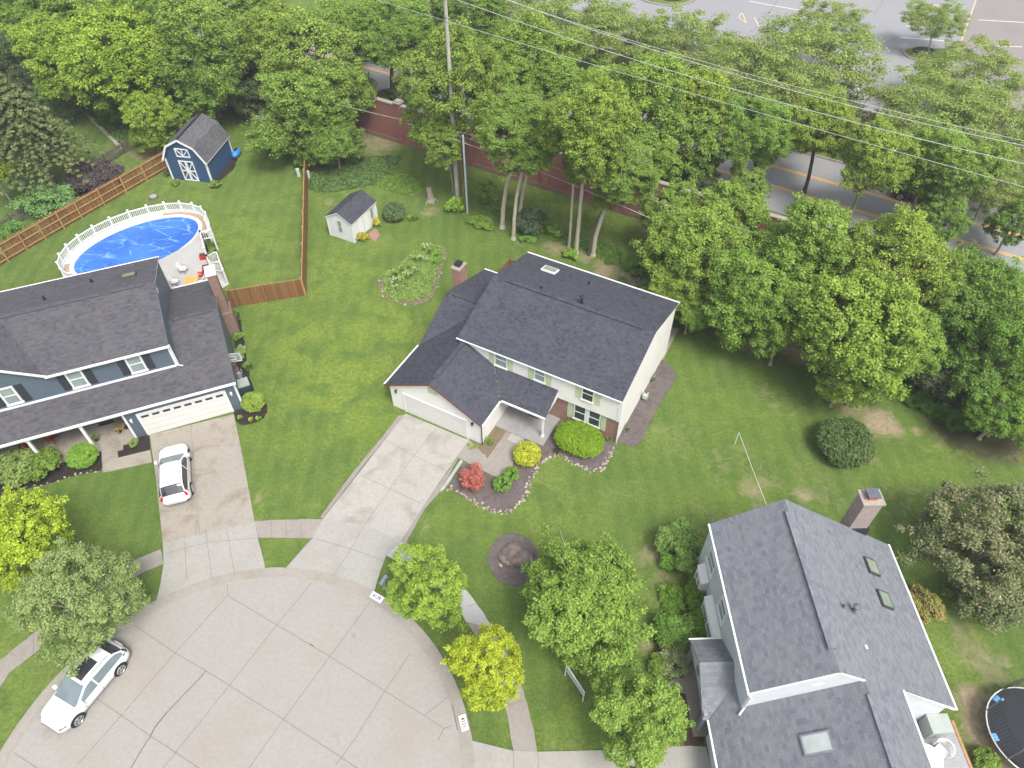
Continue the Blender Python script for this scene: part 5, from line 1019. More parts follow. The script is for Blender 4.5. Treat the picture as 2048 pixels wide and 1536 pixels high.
# fire pit, pot, kayak, ornaments
p = G(308, 396); t = thing('fire_pit', (p.x, p.y, 0), 0, 'small round dark fire pit on the lawn behind the pool', 'fire pit')
mb = MB(); mb.tube([(0, 0, .0), (0, 0, .22)], .42, 'rock_dark', 18, True); mb.build('ring', t); mb = MB(); mb.tube([(0, 0, .221), (0, 0, .23)], .3, 'cover_grey', 16); mb.build('ash', t)
p = G(1114, 905); t = thing('flower_pot', (p.x, p.y, 0), 0, 'dark brown round pot at the left end of the clipped hedge', 'pot', None); mb = MB(); mb.tube([(0, 0, 0), (0, 0, .3)], [.18, .27], 'mat_brown', 14); mb.build('pot', t); mb = MB(); mb.tube([(0, 0, .301), (0, 0, .31)], .23, 'mulch_dark', 14); mb.build('soil', t)
p = G(473, 303, .5); t = thing('kayak', (p.x, p.y, 0), B_.phi, 'blue plastic tub leaning behind the right corner of the barn shed', 'tub'); mb = MB(); mb.tube([(-.0, -.8, .35), (0, -.5, .4), (0, .3, .4), (0, .7, .35)], [.12, .34, .34, .12], 'kayak_blue', 12); mb.build('hull', t, smooth=True); mb = MB(); mb.tube([(0, -.3, .72), (0, .2, .72)], [.12, .12], 'rubber', 8); mb.build('seat', t)
# trampoline
c = Vector((26.2, 11.0, 0)); rr = 2.25; t = thing('trampoline', c, 0, 'round black trampoline with blue padding at the lower right edge', 'trampoline')
mb = MB(); mb.face([(rr*.86*math.cos(k*.1745), rr*.86*math.sin(k*.1745), .9) for k in range(36)], 'net_black'); mb.build('jumping_mat', t)
mb = MB(); K = 36
for k in range(K):
    a0, a1 = k*2*math.pi/K, (k+1)*2*math.pi/K
    mb.face([(rr*.87*math.cos(a0), rr*.87*math.sin(a0), .915), (rr*.98*math.cos(a0), rr*.98*math.sin(a0), .915), (rr*.98*math.cos(a1), rr*.98*math.sin(a1), .915), (rr*.87*math.cos(a1), rr*.87*math.sin(a1), .915)], 'pad_blue' if k % 6 == 0 else 'net_black')
mb.build('padding', t)
mb = MB(); mb.tube([(rr*math.cos(k*.1745), rr*math.sin(k*.1745), .9) for k in range(37)], .035, 'white_trim', 8); mb.build('frame', t)
for k in range(6):
    a = k*math.pi/3+.55; x, y = rr*1.02*math.cos(a), rr*1.02*math.sin(a); mb = MB(); mb.tube([(x, y, 0), (x, y, 2.6)], .028, 'grey_metal', 8); mb.build('net_pole', t); mb = MB(); mb.tube([(x, y, 2.55), (x, y, 2.64), (x, y, 2.72)], [.05, .08, .03], 'pad_blue', 10); mb.build('pole_cap', t)
mb = MB()
for k in range(90): a = k*2*math.pi/90; mb.beam((rr*.98*math.cos(a), rr*.98*math.sin(a), .92), (rr*.98*math.cos(a+.03), rr*.98*math.sin(a+.03), 2.5), .008, .008, 'net_black')
for j in range(12): z = 1.0+j*.135; mb.tube([(rr*.98*math.cos(k*.2618), rr*.98*math.sin(k*.2618), z) for k in range(25)], .005, 'net_black', 4)
mb.build('safety_net', t)
# deck of the right house: storage box, table, chair
w_ = R_.wd(9.42, 10.42, .3); t = thing('storage_box', (w_.x, w_.y, .3), R_.phi, 'pale grey storage box on the grey rear deck', 'box'); mb = MB(); mb.box((-.42, -.5, 0), (.42, .5, .98), 'box_grey'); mb.build('body', t, bevel=.03); mb = MB(); mb.box((-.46, -.54, .98), (.46, .54, 1.1), 'box_grey'); mb.build('lid', t, bevel=.05)
p = G(1856, 1518, 1.05); t = thing('patio_table', (p.x, p.y, .32), 0, 'round white patio table on the grey deck, half under the roof edge', 'table'); mb = MB(); mb.tube([(0, 0, .70), (0, 0, .74)], .72, 'white_plastic', 36); mb.build('tabletop', t); mb = MB(); mb.tube([(0, 0, 0), (0, 0, .70)], .04, 'white_plastic', 8); mb.build('pedestal', t)
for k in range(4): a = k*1.57+.5; mb = MB(); mb.tube([(0, 0, .06), (.4*math.cos(a), .4*math.sin(a), 0.02)], .03, 'white_plastic', 6); mb.build('foot', t)
p = G(1885, 1500, .85); t = thing('wicker_chair', (p.x, p.y, .32), -1.0, 'round backed white wicker chair with cream cushion beside the patio table', 'chair')
mb = MB(); mb.box((-.28, -.3, .36), (.28, .2, .46), 'white_plastic'); mb.build('seat_cushion', t, bevel=.04)
mb = MB()
for j in range(5): mb.tube([(.42*math.cos(a), .05+.42*math.sin(a), .40+.11*j) for a in [ -.35+k*.32 for k in range(13)]], .014 if j < 4 else .035, 'line_white', 6)
for k in range(13): a = -.35+k*.32; mb.tube([(.42*math.cos(a), .05+.42*math.sin(a), .2), (.42*math.cos(a), .05+.42*math.sin(a), .84)], .012, 'line_white', 5)
mb.build('backrest', t)
for x in (-.28, .28):
    for y in (-.26, .28): mb = MB(); mb.tube([(x, y, 0), (x, y, .38)], .022, 'line_white', 6); mb.build('leg', t)

# ------------------------------------------------------------------ cars
def car(name, loc, rz, label, paint='paint_white', roofglass=False, L=4.65, red=True):
    t = thing(name, loc, rz, label, 'car'); k = L/4.6
    xs = np.linspace(-2.3, 2.3, 70)
    I = lambda a, b_: np.interp(xs, a, b_)
    def sm_(a, n=3):
        for _ in range(n): a = np.concatenate([[a[0]], (a[:-2]+2*a[1:-1]+a[2:])/4, [a[-1]]])
        return a
    w = sm_(I([-2.3, -2.22, -1.9, -1, 0, 1, 1.8, 2.1, 2.3], [.66, .82, .91, .925, .93, .92, .90, .80, .60]), 2)
    zt = sm_(I([-2.3, -2.24, -2.12, -1.7, -1.3, -.3, .12, 1.05, 1.25, 1.9, 2.2, 2.3], [.80, 1.02, 1.12, 1.55, 1.66, 1.70, 1.64, 1.08, 1.05, .96, .84, .66]), 1)
    wr = sm_(I([-2.3, -2.1, -1.7, -.5, .25, .9, 1.15, 2.0, 2.3], [.55, .70, .66, .68, .66, .76, .80, .76, .52]), 2)
    zb = np.minimum(I([-2.3, -2.1, -1, 1, 2, 2.3], [.76, 1.04, 1.04, .98, .86, .62]), zt-.04); zlo = I([-2.3, -2.2, -1.9, 1.9, 2.2, 2.3], [.42, .32, .24, .24, .30, .40])
    rings = []
    for i, x in enumerate(xs):
        gh = zt[i]-zb[i] > .12; z5 = zt[i]-(.10 if gh else .02)
        pts = [(0, zlo[i]), (w[i]*.86, zlo[i]), (w[i]*.99, zlo[i]+.14), (w[i], .62 if zb[i] > .66 else zb[i]-.08), (w[i]*.985, zb[i]-.05), (w[i]*.955, zb[i]), (wr[i]+.03 if gh else w[i]*.90, z5-.03 if gh else zb[i]+.015), (wr[i]-.03 if gh else w[i]*.80, z5+.055 if gh else zt[i]-.012), (wr[i]*.55 if gh else w[i]*.45, zt[i]), (0, zt[i]+.012)]
        ring_ = [(x*k, y, z) for y, z in pts]+[(x*k, -y, z) for y, z in pts[-2:0:-1]]; rings.append(ring_)
    n = len(rings[0]); parts = {'body': MB(), 'windscreen': MB(), 'rear_window': MB(), 'sunroof': MB()}
    side = {1: MB(), -1: MB()}; used = set()
    V = [p for rg in rings for p in rg]
    def put(mb, f, mat):
        mb.face([V[j] for j in f], mat)
    body = MB(); body.v = V; mi = body.mi(paint); dk = body.mi('rubber')
    for i in range(len(xs)-1):
        xm = (xs[i]+xs[i+1])/2
        for j in range(n):
            f = (i*n+j, i*n+(j+1) % n, (i+1)*n+(j+1) % n, (i+1)*n+j); f = f[::-1]; jj = j if j < 9 else 17-j
            gh = (zt[i]-zb[i] > .14)
            if jj == 5 and -1.95 < xm < .72 and gh and not (-.32 < xm < -.26):
                put(side[1 if j < 9 else -1], f, 'glass_car' if roofglass else 'glass_dark'); continue
            if jj in (7, 8) and .16 < xm < 1.10: put(parts['windscreen'], f, 'glass_car'); continue
            if jj in (7, 8) and -2.12 < xm < -1.62: put(parts['rear_window'], f, 'glass_dark'); continue
            if roofglass and jj in (8,) and -1.05 < xm < .05: put(parts['sunroof'], f, 'glass_dark'); continue
            if roofglass and jj == 7 and -1.0 < xm < 0: pass
            body.f.append(f); body.m.append(dk if jj <= 1 else mi)
    body.f.append(tuple(range(n))); body.m.append(mi); body.f.append(tuple(reversed(range((len(xs)-1)*n, len(xs)*n)))); body.m.append(mi)
    body.build('body', t, smooth=True)
    for nm, q in list(parts.items())[1:]:
        if q.f: q.build(nm, t)
    for s_, q in side.items():
        if q.f: q.build('side_window', t)
    for x in (-1.38, 1.42):
        for s_ in (-1, 1):
            mb = MB(); mb.tube([(x*k, s_*.60, .38), (x*k, s_*.928, .38)], .42, 'rubber', 24); mb.build('wheel_arch', t)
            mb = MB(); mb.tube([(x*k, s_*.70, .355), (x*k, s_*.955, .355)], .355, 'rubber', 28); wh = mb.build('wheel', t)
            mb = MB(); mb.tube([(x*k, s_*.95, .355), (x*k, s_*.962, .355)], .075, 'alloy', 12)
            for q in range(5):
                a = q*1.2566+.3
                for da in (-.13, .13): mb.beam((x*k, s_*.96, .355), (x*k+.245*math.cos(a+da), s_*.96, .355+.245*math.sin(a+da)), .035, .03, 'alloy', (0, 1, 0))
            mb.tube([(x*k+.25*math.cos(q*.2618), s_*.957, .355+.25*math.sin(q*.2618)) for q in range(25)], .022, 'alloy', 6); mb.build('rim', wh)
    for s_ in (-1, 1):
        mb = MB(); mb.box((.72*k, s_*.92 if s_ > 0 else -1.10, 1.02), (.90*k, 1.10 if s_ > 0 else -.92, 1.17), paint); mb.build('mirror', t, bevel=.04)
        rl_ = 'dark_trim' if roofglass else 'red_lamp'; mb = MB(); mb.beam((-2.19*k, s_*.76, .86), (-2.10*k, s_*.69, 1.14), .13, .08, rl_); mb.beam((-2.14*k, s_*.80, .98), (-1.90*k, s_*.90, 1.0), .04, .06, rl_); mb.build('tail_lamp', t, bevel=.02) if True else None
        mb = MB(); mb.beam((2.20*k, s_*.66, .74), (1.90*k, s_*.86, .82), .10, .07, 'glass_car'); mb.build('headlight', t, bevel=.02)
        mb = MB(); mb.tube([(-1.45*k, s_*.585, 1.69), (-1.3*k, s_*.60, 1.735), (0.1*k, s_*.60, 1.735), (.22*k, s_*.585, 1.68)], .016, 'rubber' if roofglass else 'grey_metal', 6); mb.build('roof_rail', t)
    for s_ in (-1, 1):
        mb = MB(); mb.tube([(-.29*k, s_*.945, .35), (-.29*k, s_*.947, .62), (-.29*k, s_*.93, .93)], .007, 'rubber', 4); mb.tube([(.74*k, s_*.94, .35), (.78*k, s_*.942, .62), (.80*k, s_*.92, .92)], .007, 'rubber', 4); mb.tube([(-1.2*k, s_*.915, .96), (-.29*k, s_*.94, .97), (.9*k, s_*.93, .96)], .006, 'rubber', 4); mb.build('door_seam', t)
    mb = MB(); mb.box((-2.345*k, -.26, .72), (-2.305*k, .26, .84), 'white_plastic'); mb.build('number_plate', t)
    mb = MB(); mb.box((2.26*k, -.5, .42), (2.325*k, .5, .60), 'rubber'); mb.build('grille', t, bevel=.02)
    return t
cx = G(347, 950, .85)
car('parked_car', (-22.05, 27.25, .058), math.radians(108.5), 'white hatchback with red tail lamps parked on the stained driveway of the blue house')
car('parked_car', (-22.72, 13.75, .014), math.radians(-116), 'white crossover with a dark glass sunroof parked on the turning circle under a tree', roofglass=True, L=4.75)
p = G(1838, 385, .8); car('moving_car', (p.x, p.y, .014), RD.phi, 'dark car on the main road, mostly hidden behind the street trees', 'paint_dark')

# ------------------------------------------------------------------ foliage
def leaf_mesh(name, cen, rad, npl, size, seed, mat, up=.5, asp=1.5, shell=.35, flat=1.0, crnd=None, jit=.22, hemi=True):
    """many small kite-shaped leaves round clump centres; returns mesh. cen (n,3), rad (n,)"""
    g = np.random.default_rng(seed); n = len(cen); idx = np.repeat(np.arange(n), npl); m = len(idx)
    d = g.normal(size=(m, 3)); 
    if hemi: d[:, 2] = np.where((d[:, 2] < 0) & (g.random(m) < .65), -d[:, 2], d[:, 2])
    d /= np.linalg.norm(d, axis=1, keepdims=True)
    r = rad[idx]*(shell+(1-shell)*g.random(m)**.6)*g.uniform(.7, 1.35, m); pos = cen[idx]+d*r[:, None]*np.array([1, 1, flat])
    nr = d*.55+np.array([0, 0, up])+g.normal(size=(m, 3))*.42; nr /= np.linalg.norm(nr, axis=1, keepdims=True)
    t = g.normal(size=(m, 3)); t -= nr*(t*nr).sum(1)[:, None]; t /= np.linalg.norm(t, axis=1, keepdims=True); b_ = np.cross(nr, t)
    s = size*(.6+.8*g.random(m))[:, None]
    V = np.stack([pos-t*s*asp*.5, pos+b_*s*.5-t*s*.08, pos+t*s*asp*.5-nr*s*.15, pos-b_*s*.5-t*s*.08], 1).reshape(-1, 3)
    c = (crnd if crnd is not None else g.random(n))[idx]; rv = np.clip(.5*c+.5*g.random(m)+jit*(g.random(m)-.5), 0, 1)
    me = bpy.data.meshes.new(name); me.vertices.add(4*m); me.vertices.foreach_set('co', V.ravel().astype(np.float32))
    me.loops.add(4*m); me.loops.foreach_set('vertex_index', np.arange(4*m, dtype=np.int32)); me.polygons.add(m)
    me.polygons.foreach_set('loop_start', np.arange(0, 4*m, 4, dtype=np.int32)); me.polygons.foreach_set('loop_total', np.full(m, 4, dtype=np.int32))
    me.update(calc_edges=True); at = me.attributes.new('rnd', 'FLOAT', 'POINT'); at.data.foreach_set('value', np.repeat(rv, 4).astype(np.float32))
    me.materials.append(MATS[mat]); return me
def hull(g, n, lob=13, amp=.28, inner=.10, zlo=-.75):
    """clump centres over a crown made of billowing lobes of unequal size"""
    d = g.normal(size=(lob, 3)); d[:, 2] = d[:, 2]*.8+.25; d /= np.linalg.norm(d, axis=1, keepdims=True); rl = g.uniform(.30, .30+amp*.75, lob); C = d*(1-rl*.95)[:, None]*g.uniform(.85, 1.08, lob)[:, None]
    C = np.vstack([C, [[0, 0, 0]]]); rl = np.append(rl, .55); out = []
    while len(out) < n:
        k = g.integers(len(C)); v = g.normal(size=3); v /= np.linalg.norm(v)
        if v[2] < -.35 and g.random() < .7: continue
        p = C[k]+v*rl[k]*g.uniform(.86, 1.04)*np.array([1, 1, .9])
        if g.random() > inner and (np.linalg.norm(p-C, axis=1) < rl*.80).sum() > 0: continue
        if p[2] < zlo: continue
        out.append(p)
    out = np.array(out); m = n//9; k = g.integers(len(out), size=m); s_ = out[k]*g.uniform(1.08, 1.24, m)[:, None]+np.array([0, 0, .02]); return np.vstack([out, s_[np.linalg.norm(out[k], axis=1) > .55]])
PROTO = {}
def proto(kind, var):
    key = (kind, var)
    if key in PROTO: return PROTO[key]
    g = np.random.default_rng(hash(kind) % 1000 if False else sum(map(ord, kind))*7+var*101)
    K = dict(broad=(6.0, 620, 85, .165, .085, 'leaf_green'), maple=(5.2, 560, 85, .165, .085, 'leaf_green'), mid=(4.0, 400, 75, .15, .095, 'leaf_green'), small=(2.7, 300, 60, .115, .10, 'leaf_lime'), greyt=(3.6, 480, 75, .105, .09, 'leaf_grey'),
             locust=(6.0, 170, 150, .15, .15, 'leaf_pale'), brown=(4.2, 560, 85, .115, .09, 'leaf_olive'), dark=(5.0, 460, 75, .165, .095, 'leaf_dark'))[kind]
    R, nc, nl, ls, cr, mat = K
    if kind == 'locust':
        n = nc; d = g.normal(size=(n, 3)); d /= np.linalg.norm(d, axis=1, keepdims=True); cen = d*(.35+.6*g.random(n)[:, None]**.5)*np.array([1.05, 1.05, .62]); cen[:, 2] += .12*np.round(g.normal(size=n)*1.2)
        flat, shell = .38, .1
    else: cen = hull(g, nc, amp=.34 if kind in ('small', 'maple') else .28); flat, shell = .85, .3
    lo_, hi_ = cen.min(0), cen.max(0); cen = (cen-(lo_+hi_)/2); cen /= np.array([*(cen.max(0)[:2]), max(.01, cen.max(0)[2]/(.9 if kind != 'locust' else .6))]); cen *= .95
    rad = cr*g.uniform(.65, 1.35, len(cen))
    # higher clumps get lighter leaves: lit crown tops and darker undersides put into colour
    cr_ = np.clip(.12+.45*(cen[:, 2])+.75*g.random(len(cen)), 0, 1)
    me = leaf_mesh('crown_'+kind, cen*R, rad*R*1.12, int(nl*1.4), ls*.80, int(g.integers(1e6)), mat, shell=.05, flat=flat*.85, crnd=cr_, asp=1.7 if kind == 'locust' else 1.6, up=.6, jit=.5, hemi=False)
    PROTO[key] = (me, R, cen); return PROTO[key]
TN = [0]
def tree(px, py, zc, rpx, kind, label, group=None, asp=.85, base=None, color=(1, 1, 1), bark='bark', tr=None, var=None, mat=None, trunks=1, zb=0.0, name='tree', cat='tree', low=.0):
    TN[0] += 1; seed = TN[0]; r = random.Random(seed*13)
    if base is not None and len(base) == 2:
        b0 = G(*base); d_ = ray(px, py); zc = min(max(CH+d_[2]*(b0.y/d_[1]), zc*.85), zc*1.45)
    c = G(px, py, zc); R = rpx*mpp(c)*1.09; me, R0, cen = proto(kind, (seed % 3) if var is None else var)
    if base is None: bs = Vector((c.x+r.uniform(-.1, .1)*R, c.y+r.uniform(-.1, .1)*R, zb))
    else: bs = G(base[0], base[1], 0) if len(base) == 2 else base
    t = thing(name, (bs.x, bs.y, 0), 0, label, cat, group)
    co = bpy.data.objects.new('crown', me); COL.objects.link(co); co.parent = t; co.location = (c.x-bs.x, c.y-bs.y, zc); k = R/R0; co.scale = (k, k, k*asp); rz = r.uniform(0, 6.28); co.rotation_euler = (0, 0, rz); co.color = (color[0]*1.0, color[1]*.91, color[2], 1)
    if mat:
        co.material_slots[0].link = 'OBJECT'; co.material_slots[0].material = MATS[mat]
    tr = tr or max(.07, R*.045); ct = Vector((c.x-bs.x, c.y-bs.y, zc)); mb = MB()
    H_ = zc-R*asp*(.35+low)
    for q in range(trunks):
        o = Vector((0, 0, 0)) if q == 0 else Vector((r.uniform(-.5, .5), r.uniform(-.5, .5), 0)); top = Vector((ct.x, ct.y, H_))+ (Vector((r.uniform(-1, 1), r.uniform(-1, 1), 0))*R*.25 if q else Vector((0, 0, 0)))
        sp = [o.lerp(top, 0) + Vector(((top.x-o.x)*f*f+r.uniform(-.05, .05), (top.y-o.y)*f*f+r.uniform(-.05, .05), H_*f)) for f in (.25, .5, .7, .86)]; mid = sp[2]
        mb.tube([o-Vector((0, 0, .05)), Vector((o.x, o.y, min(.35, H_*.1)))]+sp+[top], [tr*1.8, tr*1.1, tr, tr*.92, tr*.85, tr*.75, tr*.66], bark, 9)
        nb = 9 if rpx > 60 else 6
        for i in range(nb):
            e_ = Vector(cen[r.randrange(len(cen))]); e_ = Vector((e_.x*math.cos(rz)-e_.y*math.sin(rz), e_.x*math.sin(rz)+e_.y*math.cos(rz), abs(e_.z)*.9))*R*.92; e_.z *= asp; e_ = ct+e_
            s0 = mid.lerp(top, r.uniform(.35, 1)); m1 = s0.lerp(e_, .45)+Vector((0, 0, R*.10)); mb.tube([s0, m1, e_], [tr*.42, tr*.26, tr*.06], bark, 6)
    mb.build('trunk', t); return t
def blob(px, py, h, rpx, mat, label, cat='shrub', name='shrub', group=None, ry=None, rot=0.0, ls=.09, n=60, nl=90, clipped=False, color=(1, 1, 1), seed=None, z=0.0, up=.5, spike=False):
    """shrub whose crown centre shows at (px,py); h height in metres"""
    TN[0] += 1; seed = TN[0] if seed is None else seed; g = np.random.default_rng(seed+500); c = G(px, py, z+h*.5); R = rpx*mpp(c); Ry = (ry*mpp(c) if ry else R)
    t = thing(name, (c.x, c.y, z), rot, label, cat, group)
    if clipped: d = g.normal(size=(n*3, 3)); d /= np.linalg.norm(d, axis=1, keepdims=True); d = np.sign(d)*np.abs(d)**.78; d /= np.linalg.norm(d, axis=1, keepdims=True)**.6; cen = d*.80*g.uniform(.93, 1.03, len(d))[:, None]; rad = np.full(len(cen), .17); nl = nl//2
    else: cen = hull(g, n, amp=.25, zlo=-.9)*.92; rad = .24*g.uniform(.6, 1.3, len(cen))
    sc = np.array([R, Ry, h*.5]); cen = cen*sc; cen[:, 2] += h*.52; rad = rad*(R+Ry+h*.5)/2.6
    me = leaf_mesh('foliage', cen, rad, nl, ls, seed, mat, up=up, shell=.3, flat=.8); o = bpy.data.objects.new('foliage', me); COL.objects.link(o); o.parent = t; o.color = (*color, 1)
    mb = MB()
    for i in range(5): e_ = cen[int(g.integers(len(cen)))]*.8; mb.tube([(0, 0, 0), (e_[0]*.4, e_[1]*.4, e_[2]*.5), tuple(e_)], [.035, .025, .01], 'bark_dark', 5)
    mb.build('stems', t); return t
def tuft(px, py, rm, mat, label, n=160, L=.45, cat='plant', name='plant', group=None, color=(1, 1, 1), flowers=None, w=.02):
    """grassy plant with arching blades"""
    TN[0] += 1; g = np.random.default_rng(TN[0]+900); c = G(px, py); t = thing(name, (c.x, c.y, 0), 0, label, cat, group); V = []; F = []; rv = []
    for i in range(n):
        a = g.uniform(0, 6.283); r0 = rm*.45*math.sqrt(g.random()); dx, dy = math.cos(a), math.sin(a); l = L*g.uniform(.6, 1.1); lean = g.uniform(.25, .95); p = np.array([r0*math.cos(a*1.7), r0*math.sin(a*1.7), 0]); s = np.array([-dy, dx, 0])*w*.5; k = len(V)
        for f, ww in ((0, 1), (.5, 1.1), (1, .15)):
            q = p+np.array([dx*lean*l*f, dy*lean*l*f, l*(1.1*f-.62*lean*f*f)]); V += [q-s*ww*2, q+s*ww*2]
        F += [(k, k+1, k+3, k+2), (k+2, k+3, k+5, k+4)]; rv += [g.random()]*6
    me = bpy.data.meshes.new('leaves'); me.from_pydata([tuple(v) for v in V], [], F); at = me.attributes.new('rnd', 'FLOAT', 'POINT'); at.data.foreach_set('value', np.array(rv, dtype=np.float32)); me.materials.append(MATS[mat])
    o = bpy.data.objects.new('leaves', me); COL.objects.link(o); o.parent = t; o.color = (*color, 1)
    if flowers:
        m = flowers[1]; cen = np.stack([g.normal(size=m)*rm*.6, g.normal(size=m)*rm*.6, L*g.uniform(.8, 1.15, m)], 1); me = leaf_mesh('flowers', cen, np.full(m, .05), 7, .045, TN[0], flowers[0]); o = bpy.data.objects.new('flowers', me); COL.objects.link(o); o.parent = t
    return t

# front garden and street trees
tree(852, 1168, 3.4, 74, 'small', 'lime green young street tree by the new pale sidewalk, next to the mailbox', 'young trees along the curved verge', 1.0, color=(.86, 1.02, .8), base=(868, 1218), tr=.08)
tree(966, 1328, 3.4, 75, 'small', 'bright yellow young street tree on the verge right of the turning circle', 'young trees along the curved verge', .98, color=(1.22, 1.18, .55), base=(955, 1388), tr=.08)
tree(1170, 1190, 4.6, 130, 'maple', 'large round green tree in the front lawn right of the boulder bed', None, .9, color=(1.0, 1.12, 1.0), var=1)
tree(1282, 1446, 3.6, 94, 'mid', 'green tree with reddish tips over the walkway of the grey house', None, .9, color=(1.05, 1.15, 1.1), var=0)
tree(150, 1207, 4.0, 116, 'greyt', 'grey green street tree hanging over the white crossover', None, .9, var=1)
tree(18, 1082, 4.5, 108, 'maple', 'lime yellow tree at the left edge in front of the blue house porch', None, 1.0, color=(1.7, 1.6, .75), var=2)
blob(15, 945, 1.8, 52, 'leaf_pale', 'large pale green shrub at the left edge before the porch', ls=.10, n=90)
blob(82, 932, 1.5, 38, 'leaf_green', 'mid green loose shrub left of the lime ball shrub', ls=.09)
blob(165, 911, 1.15, 31, 'leaf_lime', 'lime green clipped ball shrub in the dark bed by the porch', clipped=True, n=110, nl=140, ls=.07, color=(.75, .95, .8))
blob(506, 804, 1.2, 24, 'leaf_pale', 'pale green clipped ball shrub at the right corner of the blue garage', clipped=True, n=100, nl=140, ls=.06, color=(1.05, 1.1, .7))
blob(266, 886, .45, 11, 'leaf_pale', 'small leafy plant in the square dark bed by the blue garage', cat='plant', name='plant', n=20, nl=50, ls=.07)
for px, py, lab in ((241, 867, 'potted red and green plant by the blue garage corner, the lower left one'), (256, 858, 'potted red and green plant by the blue garage corner, the upper right one'), (196, 883, 'small potted plant at the foot of the second porch post'), (119, 862, 'potted plant behind the red porch chair'), (22, 889, 'potted plant at the far left of the porch')):
    p = G(px, py); t = thing('potted_plant', (p.x, p.y, .14), 0, lab, 'potted plant', 'potted plants on the porch'); mb = MB(); mb.tube([(0, 0, 0), (0, 0, .28)], [.13, .19], 'rubber', 12); mb.build('pot', t)
    g = np.random.default_rng(int(px)); me = leaf_mesh('foliage', g.normal(size=(14, 3))*np.array([.12, .12, .08])+np.array([0, 0, .42]), np.full(14, .09), 22, .06, int(px), 'leaf_orange' if px > 200 else 'leaf_green'); o = bpy.data.objects.new('foliage', me); COL.objects.link(o); o.parent = t
# front bed of the white house
blob(1158, 878, 1.35, 56, 'leaf_hedge', 'large bright green clipped oval hedge in front of the brick window', cat='hedge', name='clipped_hedge', ry=40, rot=M_.phi, clipped=True, n=260, nl=150, ls=.065)
blob(1054, 908, 1.25, 29, 'leaf_yellowedge', 'round yellow and green variegated shrub beside the front walkway', clipped=True, n=120, nl=150, ls=.065, color=(1, 1, 1))
blob(947, 957, 1.35, 27, 'leaf_red', 'red flowering shrub between the driveway and the front walkway', ry=34, n=80, nl=70, ls=.07)
blob(1022, 948, .8, 17, 'leaf_green', 'small green shrub right below the walkway, nearer the yellow shrub', n=40, nl=90, ls=.06, color=(.85, 1.05, .9), clipped=True)
blob(1004, 968, .8, 20, 'leaf_green', 'small green shrub in the front bed, nearer the red shrub', n=40, nl=90, ls=.06, color=(.8, 1.0, .9), clipped=True)
blob(983, 884, .4, 9, 'leaf_green', 'low green perennial in the narrow bed beside the walkway', cat='plant', name='plant', n=16, nl=50, ls=.06); blob(945, 893, .3, 11, 'leaf_lime', 'low lime plant at the garage end of the narrow bed', cat='plant', name='plant', n=16, nl=50, ls=.05, ry=6, rot=-.4)
blob(970, 878, .3, 10, 'leaf_pale', 'low grey green plant at the garage corner', cat='plant', name='plant', n=14, nl=40, ls=.05)
tuft(1218, 880, .35, 'leaf_green', 'grassy clump at the right end of the clipped hedge', 120, .4)
for px, py, n_, lab in ((1303, 762, 60, 'thin bare shrub in the side bed of the white house, middle one'), (1252, 862, 60, 'thin bare shrub in the side bed at the front corner of the white house')):
    tuft(px, py, .35, 'leaf_brownish', lab, n_, .5, group='thin shrubs in the side bed')
# blue house side bed
for i, (px, py, h, r_, mt, lab) in enumerate(((474, 672, .6, 12, 'leaf_green', 'green leafy plant just below the brick chimney of the blue house'), (479, 700, .5, 12, 'leaf_grey', 'blue green hosta below the chimney, upper one'), (478, 716, .45, 9, 'leaf_grey', 'blue green hosta behind the basketball backboard'), (472, 640, .5, 9, 'leaf_dark', 'dark plant in the side bed beside the brick chimney base'), (470, 625, .4, 7, 'leaf_green', 'small plant in the side bed at the fence end'))):
    blob(px, py, h, r_, mt, lab, cat='plant', name='plant', n=26, nl=60, ls=.09, group='plants in the blue house side bed')
tuft(497, 738, .5, 'leaf_green', 'arching green grass clump by the basketball hoop', 200, .6)
for px, py, lab in ((480, 836, 'small pale yellow hosta at the driveway corner bed, left one'), (502, 841, 'small pale yellow hosta at the driveway corner bed, middle one'), (517, 838, 'small pale yellow hosta at the driveway corner bed, right one')):
    tuft(px, py, .25, 'leaf_lime', lab, 40, .22, w=.05, group='hostas in the corner bed')
tuft(430, 492, .4, 'leaf_green', 'grass clump at the foot of the pool deck stairs', 140, .5); tuft(440, 555, .35, 'leaf_green', 'low green plants beside the brick chimney top', 120, .4)
# back garden
tree(903, 150, 9.5, 108, 'broad', 'tall green tree wrapped around the utility pole', 'tall trees along the brick wall', 1.05, base=(930, 374), color=(1.1, 1.1, 1.05), var=0, tr=.16)
tree(885, 268, 6.0, 58, 'mid', 'low leafy branch mass beside the utility pole above the wall', 'tall trees along the brick wall', .8, base=(908, 395), color=(1.05, 1.1, 1), tr=.08)
tree(1045, 258, 8.2, 92, 'broad', 'tree with three slender trunks right of the steel pole', 'tall trees along the brick wall', .75, base=(1005, 455), color=(.95, 1.05, 1), var=1, tr=.19, bark='bark_pale')
for px, py, lab in ((1028, 478, 'slender curved trunk, the middle one of the trio'), (1040, 448, 'slender straight trunk, the right one of the trio')):
    tree(px+28, 292, 8.0, 45, 'mid', 'tall tree with a '+lab, 'tall trees along the brick wall', .7, base=(px-1, py), tr=.16, bark='bark_pale', color=(.95, 1.05, 1))
tree(1180, 245, 9.2, 98, 'broad', 'tallest tree of the multi trunk clump behind the white house', 'multi trunk clump', 1.05, base=(1152, 506), color=(1.15, 1.15, 1.0), var=2, tr=.17, bark='bark_pale')
tree(1245, 330, 7.5, 72, 'broad', 'leaning tree on the right of the multi trunk clump', 'multi trunk clump', .9, base=(1186, 512), color=(1.0, 1.1, 1.05), var=0, tr=.18, bark='bark_pale')
